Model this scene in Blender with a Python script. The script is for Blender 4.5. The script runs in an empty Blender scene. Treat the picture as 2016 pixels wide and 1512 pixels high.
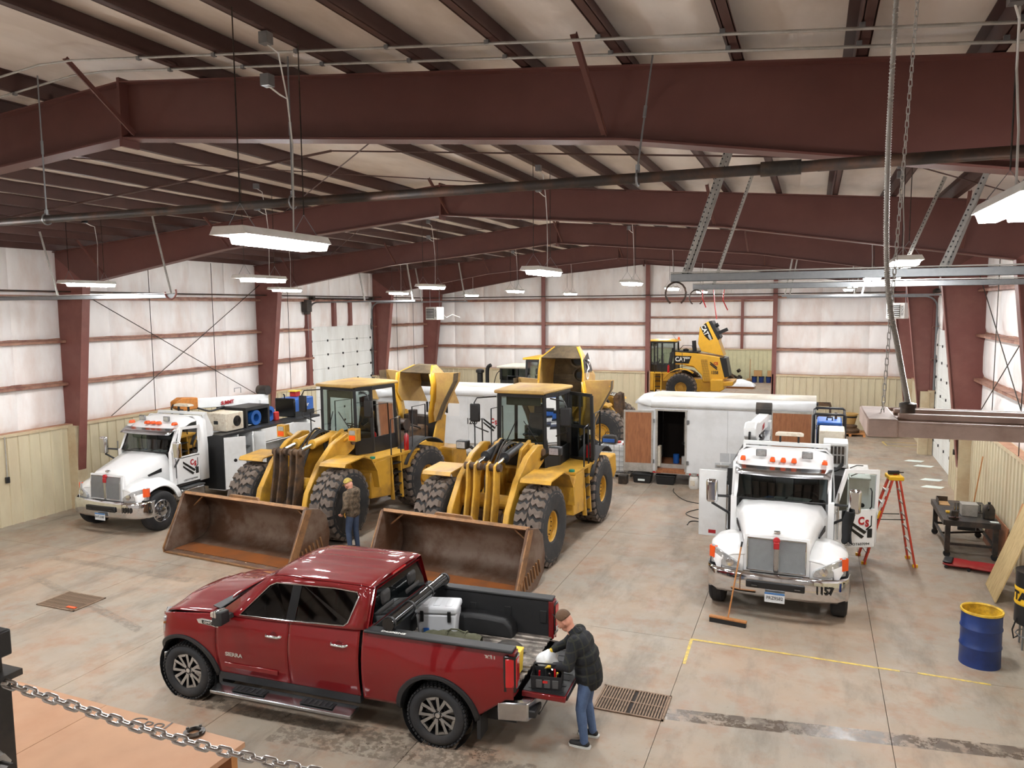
import bpy, bmesh, random
from math import *
from mathutils import Vector, Matrix
random.seed(7)
SC = bpy.context.scene
COL = SC.collection
# ---------------------------------------------------------------- camera
CAMZ = 5.65
FPX, PIT, YAW, ROL = 1514.0, 0.0986760705, 0.372962201, -0.00832802191
cd = bpy.data.cameras.new('camera'); cam = bpy.data.objects.new('camera', cd); COL.objects.link(cam)
cd.sensor_fit = 'HORIZONTAL'; cd.sensor_width = 36.0; cd.lens = 36.0*FPX/2016.0
cd.clip_start = 0.05; cd.clip_end = 300
_f = Vector((-sin(YAW)*cos(PIT), cos(YAW)*cos(PIT), -sin(PIT))); _r = Vector((cos(YAW), sin(YAW), 0)); _u = _r.cross(_f)
_r2 = _r*cos(ROL)+_u*sin(ROL); _u2 = -_r*sin(ROL)+_u*cos(ROL)
cam.matrix_world = Matrix(((_r2.x, _u2.x, -_f.x, 0), (_r2.y, _u2.y, -_f.y, 0), (_r2.z, _u2.z, -_f.z, CAMZ), (0, 0, 0, 1)))
SC.camera = cam
# ---------------------------------------------------------------- world and exposure (the hall is closed; its own fixtures light it)
w = bpy.data.worlds.new('world'); SC.world = w; w.use_nodes = True
w.node_tree.nodes['Background'].inputs[0].default_value = (0.6, 0.65, 0.7, 1)
w.node_tree.nodes['Background'].inputs[1].default_value = 0.05
vs = SC.view_settings
vs.view_transform = 'Standard'; vs.look = 'None'; vs.gamma = 1.0; vs.use_curve_mapping = False
vs.exposure = 1.0
LAMP = 100.0      # radiance of the LED lenses
# ---------------------------------------------------------------- materials
def srgb(c):
    if isinstance(c, str):
        c = [int(c[i:i+2], 16)/255 for i in (0, 2, 4)]
    return tuple(((x/12.92) if x <= .04045 else ((x+.055)/1.055)**2.4) for x in c)+(1,)
MATS = {}
def mat(name, col, rough=.5, metal=0., c2=None, amt=.35, scale=3., lo=.45, hi=.65, var=.06, bump=0., bscale=40., coat=0., emit=0., alpha=1., trans=0., world=False, streak=None, spec=.5):
    """procedural principled material: base colour with fine variation and an optional second colour (dirt, wear, rust) in noise patches"""
    m = bpy.data.materials.new(name); m.use_nodes = True; nt = m.node_tree; N = nt.nodes; L = nt.links
    b = N['Principled BSDF']
    b.inputs['Roughness'].default_value = rough; b.inputs['Metallic'].default_value = metal
    b.inputs['Coat Weight'].default_value = coat; b.inputs['Coat Roughness'].default_value = .04
    b.inputs['Alpha'].default_value = alpha; b.inputs['Transmission Weight'].default_value = trans
    b.inputs['Specular IOR Level'].default_value = spec
    if emit:
        b.inputs['Emission Color'].default_value = srgb(col); b.inputs['Emission Strength'].default_value = emit
    if world:
        g = N.new('ShaderNodeNewGeometry'); src = g.outputs['Position']
    else:
        g = N.new('ShaderNodeTexCoord'); src = g.outputs['Object']
    if streak:
        mp = N.new('ShaderNodeMapping'); L.new(src, mp.inputs[0]); mp.inputs['Scale'].default_value = streak; src2 = mp.outputs[0]
    else:
        src2 = src
    n1 = N.new('ShaderNodeTexNoise'); n1.inputs['Scale'].default_value = scale*3; n1.inputs['Detail'].default_value = 3; L.new(src2, n1.inputs['Vector'])
    c = srgb(col)
    mx = N.new('ShaderNodeMix'); mx.data_type = 'RGBA'
    L.new(n1.outputs['Fac'], mx.inputs[0])
    mx.inputs[6].default_value = tuple(max(0, x*(1-2*var)) for x in c[:3])+(1,)
    mx.inputs[7].default_value = tuple(min(1, x*(1+2*var)) for x in c[:3])+(1,)
    out = mx.outputs[2]
    if c2:
        n2 = N.new('ShaderNodeTexNoise'); n2.inputs['Scale'].default_value = scale; n2.inputs['Detail'].default_value = 6; n2.inputs['Roughness'].default_value = .65; L.new(src2, n2.inputs['Vector'])
        mr = N.new('ShaderNodeMapRange'); mr.inputs[1].default_value = lo; mr.inputs[2].default_value = hi; mr.inputs[4].default_value = amt; L.new(n2.outputs['Fac'], mr.inputs[0])
        m2 = N.new('ShaderNodeMix'); m2.data_type = 'RGBA'; L.new(mr.outputs[0], m2.inputs[0]); L.new(out, m2.inputs[6]); m2.inputs[7].default_value = srgb(c2)
        out = m2.outputs[2]
    L.new(out, b.inputs['Base Color'])
    if bump:
        n3 = N.new('ShaderNodeTexNoise'); n3.inputs['Scale'].default_value = bscale; n3.inputs['Detail'].default_value = 4; L.new(src2, n3.inputs['Vector'])
        bp = N.new('ShaderNodeBump'); bp.inputs['Strength'].default_value = bump; bp.inputs['Distance'].default_value = .02
        L.new(n3.outputs['Fac'], bp.inputs['Height']); L.new(bp.outputs[0], b.inputs['Normal'])
    MATS[name] = m
    return m
# ---------------------------------------------------------------- mesh builder
class MB:
    def __init__(s): s.v = []; s.f = []; s.m = []; s.k = 0; s.T = None
    def add(s, vs_, fs_):
        o = len(s.v)
        for p in vs_:
            p = Vector(p); s.v.append(s.T @ p if s.T else p)
        for f in fs_: s.f.append([i+o for i in f]); s.m.append(s.k)
        return s
    def box(s, x0, x1, y0, y1, z0, z1):
        return s.add([(x, y, z) for x in (x0, x1) for y in (y0, y1) for z in (z0, z1)], [(0, 1, 3, 2), (4, 6, 7, 5), (0, 4, 5, 1), (2, 3, 7, 6), (0, 2, 6, 4), (1, 5, 7, 3)])
    def cbox(s, c, d, rot=None):
        t = s.T; M = Matrix.Translation(c)
        if rot: M = M @ (Matrix.Rotation(rot[2], 4, 'Z') @ Matrix.Rotation(rot[1], 4, 'Y') @ Matrix.Rotation(rot[0], 4, 'X'))
        s.T = (t @ M) if t else M
        s.box(-d[0]/2, d[0]/2, -d[1]/2, d[1]/2, -d[2]/2, d[2]/2); s.T = t; return s
    def bar(s, p, q, w, h, up=(0, 0, 1)):
        """rectangular bar from p to q"""
        p = Vector(p); q = Vector(q); d = (q-p).normalized(); a = d.cross(Vector(up))
        if a.length < 1e-4: a = d.cross(Vector((1, 0, 0)))
        a.normalize(); b = a.cross(d); a *= w/2; b *= h/2
        return s.add([p-a-b, p+a-b, p+a+b, p-a+b, q-a-b, q+a-b, q+a+b, q-a+b], [(3, 2, 1, 0), (4, 5, 6, 7), (0, 1, 5, 4), (1, 2, 6, 5), (2, 3, 7, 6), (3, 0, 4, 7)])
    def prism(s, pts, ax, a, b):
        def P(u, w_, t): return {'x': (t, u, w_), 'y': (u, t, w_), 'z': (u, w_, t)}[ax]
        n = len(pts)
        return s.add([P(u, w_, a) for u, w_ in pts]+[P(u, w_, b) for u, w_ in pts], [list(range(n))[::-1], list(range(n, 2*n))]+[(i, (i+1) % n, n+(i+1) % n, n+i) for i in range(n)])
    def slab(s, pts, t):
        """planar 3-D outline given thickness t along its normal (centred)"""
        pts = [Vector(p) for p in pts]; n = Vector((0, 0, 0))
        for i in range(len(pts)): n += pts[i].cross(pts[(i+1) % len(pts)])
        n = n.normalized()*t/2; k = len(pts)
        return s.add([p-n for p in pts]+[p+n for p in pts], [list(range(k))[::-1], list(range(k, 2*k))]+[(i, (i+1) % k, k+(i+1) % k, k+i) for i in range(k)])
    def face(s, pts): return s.add(pts, [list(range(len(pts)))])
    def loft(s, rings, closed=True, caps=True):
        n = len(rings[0]); vs_ = [p for r in rings for p in r]; fs_ = []
        for i in range(len(rings)-1):
            for j in range(n if closed else n-1):
                k = (j+1) % n; fs_.append((i*n+j, i*n+k, (i+1)*n+k, (i+1)*n+j))
        if caps and closed: fs_ += [list(range(n))[::-1], list(range((len(rings)-1)*n, len(rings)*n))]
        return s.add(vs_, fs_)
    def tube(s, path, r, n=8, closed=False):
        P = [Vector(p) for p in path]; R = r if isinstance(r, (list, tuple)) else [r]*len(P); rings = []; prev = None
        for i, p in enumerate(P):
            if closed: d = P[(i+1) % len(P)]-P[i-1]
            else: d = P[min(i+1, len(P)-1)]-P[max(i-1, 0)]
            d.normalize()
            if prev is None:
                a = d.cross(Vector((0, 0, 1)));
                if a.length < .05: a = d.cross(Vector((1, 0, 0)))
            else: a = prev-d*prev.dot(d)
            a.normalize(); prev = a; b = d.cross(a)
            rings.append([p+(a*cos(2*pi*k/n)+b*sin(2*pi*k/n))*R[i] for k in range(n)])
        if closed: rings.append(rings[0]); return s.loft(rings, True, False)
        return s.loft(rings)
    def cyl(s, p, q, r, r2=None, n=16): return s.tube([p, q], [r, r if r2 is None else r2], n)
    def lathe(s, prof, c=(0, 0, 0), ax='z', n=24, closed=False, caps=True):
        """profile of (radius, height) pairs turned about an axis through c"""
        rings = []
        for r, h in prof:
            ring = []
            for k in range(n):
                a = 2*pi*k/n; u, w_ = r*cos(a), r*sin(a)
                q = {'z': (u, w_, h), 'y': (w_, h, u), 'x': (h, u, w_)}[ax]
                ring.append((c[0]+q[0], c[1]+q[1], c[2]+q[2]))
            rings.append(ring)
        if closed: rings.append(rings[0]); return s.loft(rings, True, False)
        return s.loft(rings, True, caps)
    def grid(s, fn, us, vs_):
        pts = [[fn(u, w_) for w_ in vs_] for u in us]
        return s.loft(pts, False, False)
    def ell(s, c, r, n=12, m=8):
        rings = []
        for i in range(m+1):
            t = -pi/2+pi*i/m; q = max(cos(t), .02)
            rings.append([(c[0]+r[0]*q*cos(2*pi*k/n), c[1]+r[1]*q*sin(2*pi*k/n), c[2]+r[2]*sin(t)) for k in range(n)])
        return s.loft(rings)
    def mesh(s, name, mats, smooth=None, weld=False):
        me = bpy.data.meshes.new(name); me.from_pydata([tuple(p) for p in s.v], [], s.f)
        bm = bmesh.new(); bm.from_mesh(me)
        for f, k in zip(bm.faces, s.m): f.material_index = k
        if weld: bmesh.ops.remove_doubles(bm, verts=bm.verts, dist=1e-4)
        bmesh.ops.recalc_face_normals(bm, faces=bm.faces); bm.to_mesh(me); bm.free()
        for m in (mats if isinstance(mats, (list, tuple)) else [mats]): me.materials.append(MATS[m] if isinstance(m, str) else m)
        if smooth: me.shade_smooth(); me.set_sharp_from_angle(angle=radians(smooth))
        return me
    def build(s, name, mats, parent=None, bevel=0, smooth=None, seg=2, solid=0, weld=False, **kw):
        me = s.mesh(name, mats, smooth or (40 if bevel else None), weld)
        return link(name, me, parent, bevel, seg, solid, **kw)
def link(name, me, parent=None, bevel=0, seg=2, solid=0, **kw):
    o = bpy.data.objects.new(name, me); COL.objects.link(o)
    if parent: o.parent = parent
    if solid:
        q = o.modifiers.new('solid', 'SOLIDIFY'); q.thickness = solid; q.offset = 0
    if bevel:
        q = o.modifiers.new('bevel', 'BEVEL'); q.width = bevel; q.segments = seg; q.limit_method = 'ANGLE'; q.angle_limit = radians(40)
    tag(o, **kw); return o
def tag(o, label=None, cat=None, group=None, kind=None):
    if label: o['label'] = label
    if cat: o['category'] = cat
    if group: o['group'] = group
    if kind: o['kind'] = kind
    return o
def thing(name, label, cat, loc=(0, 0, 0), rz=0, group=None, kind=None):
    o = bpy.data.objects.new(name, None); COL.objects.link(o); o.empty_display_size = .2
    o.location = loc; o.rotation_euler = (0, 0, rz)
    return tag(o, label, cat, group, kind)
def copy_tree(o, parent=None):
    c = o.copy(); COL.objects.link(c); c.parent = parent
    for ch in o.children: copy_tree(ch, c)
    return c
FONT = None
def text(body, size, mtl, parent=None, M=None, name='lettering', depth=.004, sx=1., align='CENTER', shear=0., bold=0.):
    cu = bpy.data.curves.new('t', 'FONT'); cu.body = body; cu.size = size; cu.align_x = align; cu.align_y = 'CENTER'; cu.extrude = depth/2; cu.shear = shear; cu.offset = bold; cu.resolution_u = 3
    t = bpy.data.objects.new('t', cu); COL.objects.link(t); dg = bpy.context.evaluated_depsgraph_get(); dg.update()
    me = bpy.data.meshes.new_from_object(t.evaluated_get(dg)); bpy.data.objects.remove(t); bpy.data.curves.remove(cu)
    me.materials.clear(); me.materials.append(MATS[mtl])
    MM = (M or Matrix()) @ Matrix.Diagonal((sx, 1, 1, 1)); me.transform(MM); me.name = name
    o = bpy.data.objects.new(name, me); COL.objects.link(o)
    if parent: o.parent = parent
    return o
def frame(o, xd, yd):
    """matrix placing flat artwork at o with its x along xd and its y along yd"""
    x = Vector(xd).normalized(); y = Vector(yd); y = (y-x*y.dot(x)).normalized(); z = x.cross(y)
    return Matrix(((x.x, y.x, z.x, o[0]), (x.y, y.y, z.y, o[1]), (x.z, y.z, z.z, o[2]), (0, 0, 0, 1)))
def lerp(a, b, t): return a+(b-a)*t
def interp(tab, x):
    if x <= tab[0][0]: return tab[0][1]
    for (a, b), (c, d) in zip(tab, tab[1:]):
        if x <= c: return lerp(b, d, (x-a)/(c-a)) if c > a else d
    return tab[-1][1]
def rng(a, b, n): return [lerp(a, b, i/n) for i in range(n+1)]
def arc(cx, cy, r, a0, a1, n): return [(cx+r*cos(radians(lerp(a0, a1, i/n))), cy+r*sin(radians(lerp(a0, a1, i/n)))) for i in range(n+1)]
# ---- shared materials
mat('maroon', '77463f', .5, c2='93695c', amt=.25, scale=1.5, var=.05)
mat('rafter_red', '5e362f', .5, c2='6e473d', amt=.25, scale=1.5, var=.05)  # frame maroon darkened to stand in for the weaker light under the roof
mat('purlin_red', '49302b', .55, c2='5e4038', amt=.3, scale=1.5)  # same maroon, darker still: roof shade put into the purlin colour
mat('paper', 'dfe8e4', .6)
mat('maroon_girt', '7a4c41', .55, c2='bd957c', amt=.6, scale=2.5, lo=.35, hi=.6)
mat('insulation', 'f0edeb', .55, c2='c9a48f', amt=.5, scale=.9, lo=.48, hi=.75, bump=.25, bscale=5, world=True, streak=(1, 1, .35))
mat('roof_insulation', 'e6ded6', .5, c2='b9a898', amt=.4, scale=1.2, bump=.35, bscale=5, world=True, streak=(1, .35, 1))
mat('wainscot', 'c9bfa2', .5, c2='a98f70', amt=.3, scale=1.2, world=True, streak=(1, 1, .3))
mat('tan_trim', 'c4b596', .5, c2='a5805e', amt=.4, scale=2)
mat('dusty_sill', 'b98f73', .8, c2='8f5f48', amt=.5)
mat('galv', '8f9294', .42, .85, c2='83868a', amt=.5, scale=8)
mat('galv_dull', 'b5b3ae', .5, .5, c2='8c8880', amt=.5, scale=6)
mat('black', '17181a', .45)
mat('black_gloss', '0d0e10', .15, spec=.6)
mat('black_dirty', '25221f', .6, c2='55483c', amt=.5, scale=3)
mat('rubber', '202124', .8, c2='3c3733', amt=.4, scale=4, bump=.1)
mat('dark_steel', '3b3835', .45, .6, c2='6b5a4b', amt=.5, scale=6)
mat('pipe_black', '3a3532', .5, .4, c2='6b4a38', amt=.6, scale=3)
mat('chrome', 'd8dadd', .08, 1.)
mat('chrome_dull', 'b9bcc0', .22, 1., c2='8b8880', amt=.4)
mat('white_paint', 'e9eaea', .25, coat=.4, var=.02)
mat('white_enamel', 'dededa', .4, c2='b9b2a6', amt=.3, scale=3)
mat('lens', 'ffffff', .3, emit=LAMP)
mat('orange_lens', 'e8571c', .25, coat=.5)
mat('red_lens', 'b01018', .2, coat=.6)
mat('headlamp', 'c9ccce', .1, .6, c2='8c8f90', amt=.5, scale=20)
mat('glass_dark', '0b0e0f', .05, spec=.6, coat=.3)
def glass(name, tint, mixv):
    m = bpy.data.materials.new(name); m.use_nodes = True; N = m.node_tree.nodes; L = m.node_tree.links
    N.remove(N['Principled BSDF']); o = N['Material Output']
    t = N.new('ShaderNodeBsdfTransparent'); t.inputs[0].default_value = tint
    g = N.new('ShaderNodeBsdfGlossy'); g.inputs['Roughness'].default_value = .03
    fr = N.new('ShaderNodeFresnel'); fr.inputs[0].default_value = 1.5
    ad = N.new('ShaderNodeMath'); ad.operation = 'ADD'; ad.inputs[1].default_value = mixv; L.new(fr.outputs[0], ad.inputs[0])
    mx = N.new('ShaderNodeMixShader'); L.new(ad.outputs[0], mx.inputs[0]); L.new(t.outputs[0], mx.inputs[1]); L.new(g.outputs[0], mx.inputs[2]); L.new(mx.outputs[0], o.inputs[0])
    MATS[name] = m
glass('glass', (.62, .70, .68, 1), .03)
glass('glass_tint', (.10, .11, .11, 1), .03)
glass('glass_mid', (.22, .26, .26, 1), .02)
# ================================================================ STRUCTURE
XL, XR, XM, YB, YE, YF = -20.0, 4.4, -7.8, -9.0, 38.2, 60.3
FR_Y = [-1.1, 7.25, 15.75, 24.1, 32.5, 37.75]
SL = .0875
def roofz(x): return 8.38-SL*abs(x-XM)          # top of the rafters
# ---- concrete floor material: dusty slab with tracks, wet band and stains
def floor_mat():
    m = bpy.data.materials.new('concrete'); m.use_nodes = True; N = m.node_tree.nodes; L = m.node_tree.links; b = N['Principled BSDF']
    g = N.new('ShaderNodeNewGeometry'); pos = g.outputs['Position']
    def noise(sc, det=5, ro=.6, vec=None):
        n = N.new('ShaderNodeTexNoise'); n.inputs['Scale'].default_value = sc; n.inputs['Detail'].default_value = det; n.inputs['Roughness'].default_value = ro; L.new(vec or pos, n.inputs['Vector']); return n.outputs['Fac']
    def rngm(x, a, b_, c=0, d=1):
        r = N.new('ShaderNodeMapRange'); r.inputs[1].default_value = a; r.inputs[2].default_value = b_; r.inputs[3].default_value = c; r.inputs[4].default_value = d; L.new(x, r.inputs[0]); return r.outputs[0]
    def mth(op, x, y=None):
        r = N.new('ShaderNodeMath'); r.operation = op
        for i, q in enumerate((x, y)):
            if q is None: continue
            if isinstance(q, (int, float)): r.inputs[i].default_value = q
            else: L.new(q, r.inputs[i])
        return r.outputs[0]
    def mixc(fac, a, c):
        r = N.new('ShaderNodeMix'); r.data_type = 'RGBA'; L.new(fac, r.inputs[0])
        if isinstance(a, str): r.inputs[6].default_value = srgb(a)
        else: L.new(a, r.inputs[6])
        r.inputs[7].default_value = srgb(c); return r.outputs[2]
    c = mixc(rngm(noise(.55, 6), .38, .62), '958c7f', 'a08d7a')
    c = mixc(rngm(noise(1.7, 8, .7), .5, .72, 0, .75), c, '936a51')
    mp = N.new('ShaderNodeMapping'); L.new(pos, mp.inputs[0]); mp.inputs['Scale'].default_value = (1.2, .35, 1); mp.inputs['Rotation'].default_value = (0, 0, .25)
    c = mixc(rngm(noise(1.1, 7, .7, mp.outputs[0]), .50, .68, 0, .75), c, '6f665c')
    c = mixc(rngm(noise(7, 6, .75), .60, .70, 0, .5), c, '70635a')
    c = mixc(rngm(noise(14, 4, .7), .70, .73, 0, .55), c, '57504a')
    sx = N.new('ShaderNodeSeparateXYZ'); L.new(pos, sx.inputs[0]); X, Y = sx.outputs[0], sx.outputs[1]
    # tyre tracks: (slope, intercept, half width, x range, strength, tread)
    wet = None
    for a, k, hw, x0, x1, st in ((.138, 10.53, .16, -1.9, 4.4, .95), (.04, 8.62, .16, -8.3, -3.6, .6), (.10, 8.62, .20, -6.6, -1.4, .55), (-.30, 6.55, .10, -15.5, -11, .5), (-.02, 11.9, .12, -16.5, -12, .4)):
        dist = mth('ABSOLUTE', mth('SUBTRACT', Y, mth('ADD', mth('MULTIPLY', X, a), k)))
        band = mth('MULTIPLY', mth('LESS_THAN', dist, hw), mth('MULTIPLY', mth('GREATER_THAN', X, x0), mth('LESS_THAN', X, x1)))
        br = rngm(noise(5 if st > .9 else 9, 5, .7), .36 if st > .9 else .46, .52, 0, st)
        mk = mth('MULTIPLY', band, br); wet = mk if wet is None else mth('MAXIMUM', wet, mk)
    c = mixc(wet, c, '574c42')
    oil = rngm(noise(.9, 5, .6), .66, .72, 0, .6)
    c = mixc(oil, c, '6b6158')
    L.new(c, b.inputs['Base Color'])
    ro = mth('SUBTRACT', rngm(noise(2.5, 5), .3, .7, .42, .75), mth('MULTIPLY', wet, .38))
    L.new(ro, b.inputs['Roughness'])
    bp = N.new('ShaderNodeBump'); bp.inputs['Strength'].default_value = .12; bp.inputs['Distance'].default_value = .02; L.new(noise(12, 6, .7), bp.inputs['Height']); L.new(bp.outputs[0], b.inputs['Normal'])
    MATS['concrete'] = m
floor_mat()
fl = MB().box(XL-.3, XR+.3, YB, YF+.3, -.4, -.1).build('floor', 'dark_steel', label='dusty tan concrete slab floor with sawn joints', kind='structure')
xs = [XL-.3]+[1.1-2.89*k for k in range(7, -1, -1)]+[XR+.3]
ys = [YB, -4.6, 1.2, 7.0, 12.8, 18.6, 24.4, 30.2, YE, 46, 54, YF+.3]
for i in range(len(xs)-1):
    for j in range(len(ys)-1):
        MB().box(xs[i]+.004, xs[i+1]-.004, ys[j]+.004, ys[j+1]-.004, -.12, 0).build('slab', 'concrete', fl)
# ---- wall builder: local u along the wall, v = outward depth (into the room), z up
def ribbed(mb, u0, u1, z0, z1, P, pitch=.305):
    """one ribbed sheet; P(u, depth, z) -> world"""
    prof = []; u = u0
    while u < u1-1e-3:
        for du, d in ((0, .0), (pitch*.78, .0), (pitch*.82, .032), (pitch*.96, .032)):
            if u+du < u1: prof.append((u+du, d))
        u += pitch
    prof.append((u1, 0))
    mb.loft([[P(u, d, z) for u, d in prof] for z in (z0, z1)], False, False)
GZ = [3.63, 4.84, 6.05]
def wall(name, P, u0, u1, ztop, stations, holes=(), label='', girts=True, wains=True, panel=1.52, wm='wainscot'):
    """insulated wall: backing, pillowed blankets between girts, girts, ribbed tan wainscot with sill"""
    mb = MB(); b = mb
    us = sorted(set([u0, u1]+[q for h in holes for q in h[:2]]))
    def zbot(u):
        for h in holes:
            if h[0]-1e-3 <= u <= h[1]+1e-3: return h[2]
        return 0
    for a, c in zip(us, us[1:]):
        zb = zbot((a+c)/2); zt = [ztop(a), ztop(c)]
        mb.add([P(a, -.06, zb), P(c, -.06, zb), P(c, -.06, zt[1]), P(a, -.06, zt[0]), P(a, -.02, zb), P(c, -.02, zb), P(c, -.02, zt[1]), P(a, -.02, zt[0])], [(0, 1, 2, 3), (4, 5, 6, 7), (0, 1, 5, 4), (2, 3, 7, 6), (1, 2, 6, 5), (3, 0, 4, 7)])
    root = mb.build(name, 'insulation', label=label, kind='structure')
    st = sorted(set([u0, u1]+list(stations)+[q for h in holes for q in h[:2]]))
    zl = [2.44 if wains else 0]+GZ+[99]
    for a, c in zip(st, st[1:]):
        n = max(1, round((c-a)/panel)); zb = zbot((a+c)/2)
        for k in range(n):
            p, q = lerp(a, c, k/n), lerp(a, c, (k+1)/n)
            for z0, z1 in zip(zl, zl[1:]):
                z0 = max(z0, zb); 
                t0, t1 = min(z1, ztop(p)), min(z1, ztop(q))
                if min(t0, t1)-z0 < .15: continue
                def fn(s, t):
                    u = lerp(p, q, s); zz = lerp(z0, lerp(t0, t1, s), t)
                    e = min(1, min(s, 1-s)*7)*min(1, min(t, 1-t)*6)
                    return P(u, .02+.09*(e**.6)+.012*sin(u*9+zz*3)*e, zz)
                MB().grid(fn, [0, .04, .12, .3, .5, .7, .88, .96, 1], [0, .05, .15, .5, .85, .95, 1]).build('insulation_blanket', 'insulation', root, smooth=60)
        if girts:
            for z in GZ:
                if z < zb+.1 or z > min(ztop(a), ztop(c)): continue
                g = MB()
                for d0, d1, za, zc in ((.04, .27, z-.008, z+.008), (.255, .27, z-.07, z+.0), (.04, .055, z, z+.06)):
                    g.add([P(u, d, zz) for u in (a+.02, c-.02) for d in (d0, d1) for zz in (za, zc)], [(0, 1, 3, 2), (4, 6, 7, 5), (0, 4, 5, 1), (2, 3, 7, 6), (0, 2, 6, 4), (1, 5, 7, 3)])
                g.build('girt', 'maroon_girt', root)
        if wains and zb < 1:
            n = max(1, round((c-a)/.915))
            for k in range(n):
                p, q = lerp(a, c, k/n), lerp(a, c, (k+1)/n)
                m2 = MB(); ribbed(m2, p, q, 0, 2.36, lambda u, d, z: P(u, .26+d, z), (q-p)/3); m2.build('wainscot_panel', wm, root, solid=.004)
            m2 = MB(); m2.add([P(u, d, z) for u in (a, c) for d in (0, .31) for z in (2.36, 2.44)], [(0, 1, 3, 2), (4, 6, 7, 5), (0, 4, 5, 1), (2, 3, 7, 6), (0, 2, 6, 4), (1, 5, 7, 3)]); m2.build('sill', 'tan_trim', root)
            m2 = MB(); m2.add([P(u, d, z) for u in (a, c) for d in (.06, .30) for z in (2.441, 2.452)], [(0, 1, 3, 2), (4, 6, 7, 5), (0, 4, 5, 1), (2, 3, 7, 6), (0, 2, 6, 4), (1, 5, 7, 3)]); m2.build('sill_dust', 'dusty_sill', root)
    return root
mid = [y for y in FR_Y]
PL = lambda u, d, z: (XL+d, u, z)
PR = lambda u, d, z: (XR-d, u, z)
PE = lambda u, d, z: (u, YE-d, z)
ev = lambda u: roofz(XL)+.2
DL = (27.4, 32.2, 4.9); DR = (27.25, 32.3, 4.75)
def holes_fix(h): return [(h[0], h[1], h[2])]
wl = wall('wall_left', PL, YB, YE, ev, mid, holes_fix(DL), 'left long wall of white quilted insulation above tan ribbed wainscot')
wr = wall('wall_right', PR, YB, YE, ev, mid, holes_fix(DR), 'right long wall of white quilted insulation above tan ribbed wainscot')
POSTS = [-13.05, -7.62, -1.66]
we = wall('wall_end', PE, XL, XR, lambda u: roofz(u)+.2, POSTS, [(-7.57, -1.7, 5.95)], 'far end wall of white quilted insulation with a big opening into the next bay', panel=1.8)
for x in POSTS:
    q = MB(); zt = roofz(x)
    zb = 2.44 if x < -13 else 0
    q.box(x-.1, x+.1, YE-.32, YE-.3, zb, zt).box(x-.01, x+.01, YE-.3, YE-.02, zb, zt).box(x-.1, x+.1, YE-.03, YE-.01, zb, zt); q.build('post', 'maroon', we)
MB().box(-7.6, -1.66, YE-.3, YE-.02, 5.95, 6.08).build('header', 'maroon', we)
for x in (-7.57, -1.7): MB().box(x-.03, x+.03, YE-.32, YE+.1, 0, 2.46).build('opening_trim', 'tan_trim', we)
# back wall behind the camera
MB().box(XL, XR, YB-.1, YB, 0, 8.6).build('wall_back', 'insulation', label='plain white insulated back wall of the hall', kind='structure')
# ---- next bay seen through the opening
PF = lambda u, d, z: (u, YF-d, z)
wf = wall('wall_far', PF, -17, XR, lambda u: 8.6, [-12.4, -4.95], (), 'far wall of the next bay, pale with greenish wainscot', panel=2.4, wm=mat('wainscot_green', 'c8c5a2', .5, c2='a8a684', amt=.3, scale=1.2, world=True))
for x in (-4.95,): MB().box(x-.1, x+.1, YF-.3, YF-.02, 2.44, 8.6).build('post', 'maroon', wf)
MB().box(-17.2, -17, YE, YF, 0, 8.6).build('wall_far_left', 'insulation', label='left wall of the next bay, plain white insulation', kind='structure')
MB().box(XR, XR+.2, YE, YF, 0, 8.6).build('wall_far_right', 'insulation', label='right wall of the next bay, plain white insulation', kind='structure')
MB().box(-17.2, XR+.2, YE-.02, YF+.2, 8.6, 8.8).build('ceiling_far', 'roof_insulation', label='plain pale roof of the next bay', kind='structure')
# ---- roof: insulation strips bowed between zee purlins
LE = [1.25-.98*k for k in range(9)]+[2.23, 3.21, 4.19]
LE = sorted(LE); PX = LE+[2*XM-x for x in LE]; PX = sorted(PX)
rt = MB()
for a, c in ((XL-.3, XM), (XM, XR+.3)): rt.add([(a, YB, roofz(a)+.34), (c, YB, roofz(c)+.34), (c, YE, roofz(c)+.34), (a, YE, roofz(a)+.34), (a, YB, roofz(a)+.38), (c, YB, roofz(c)+.38), (c, YE, roofz(c)+.38), (a, YE, roofz(a)+.38)], [(0, 1, 2, 3), (4, 5, 6, 7), (0, 1, 5, 4), (2, 3, 7, 6), (1, 2, 6, 5), (3, 0, 4, 7)])
ceil = rt.build('ceiling', 'roof_insulation', label='gabled metal roof with pale insulation between dark red purlins', kind='structure')
for x in PX:
    z = roofz(x)+.012; s = 1 if x > XM else -1; q = MB()
    q.box(x-.008, x+.008, YB, YE, z, z+.2).box(x if s > 0 else x-.09, x+.09 if s > 0 else x, YB, YE, z, z+.008).box(x-.09 if s > 0 else x, x if s > 0 else x+.09, YB, YE, z+.195, z+.203)
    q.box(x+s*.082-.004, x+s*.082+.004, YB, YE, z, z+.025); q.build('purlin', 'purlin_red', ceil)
for a, c in zip(PX, PX[1:]):
    def fn(s, t, a=a, c=c):
        x = lerp(a+.01, c-.01, s); y = lerp(YB, YE, t)
        return (x, y, roofz(x)+.215-.03*sin(pi*s)-.014*sin(pi*s)*sin(y*4.1+a*7)-.008*sin(y*9.7+a*3)*sin(pi*s))
    MB().grid(fn, [0, .15, .35, .5, .65, .85, 1], rng(0, 1, 120)).build('insulation_strip', 'roof_insulation', ceil, smooth=80)
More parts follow.
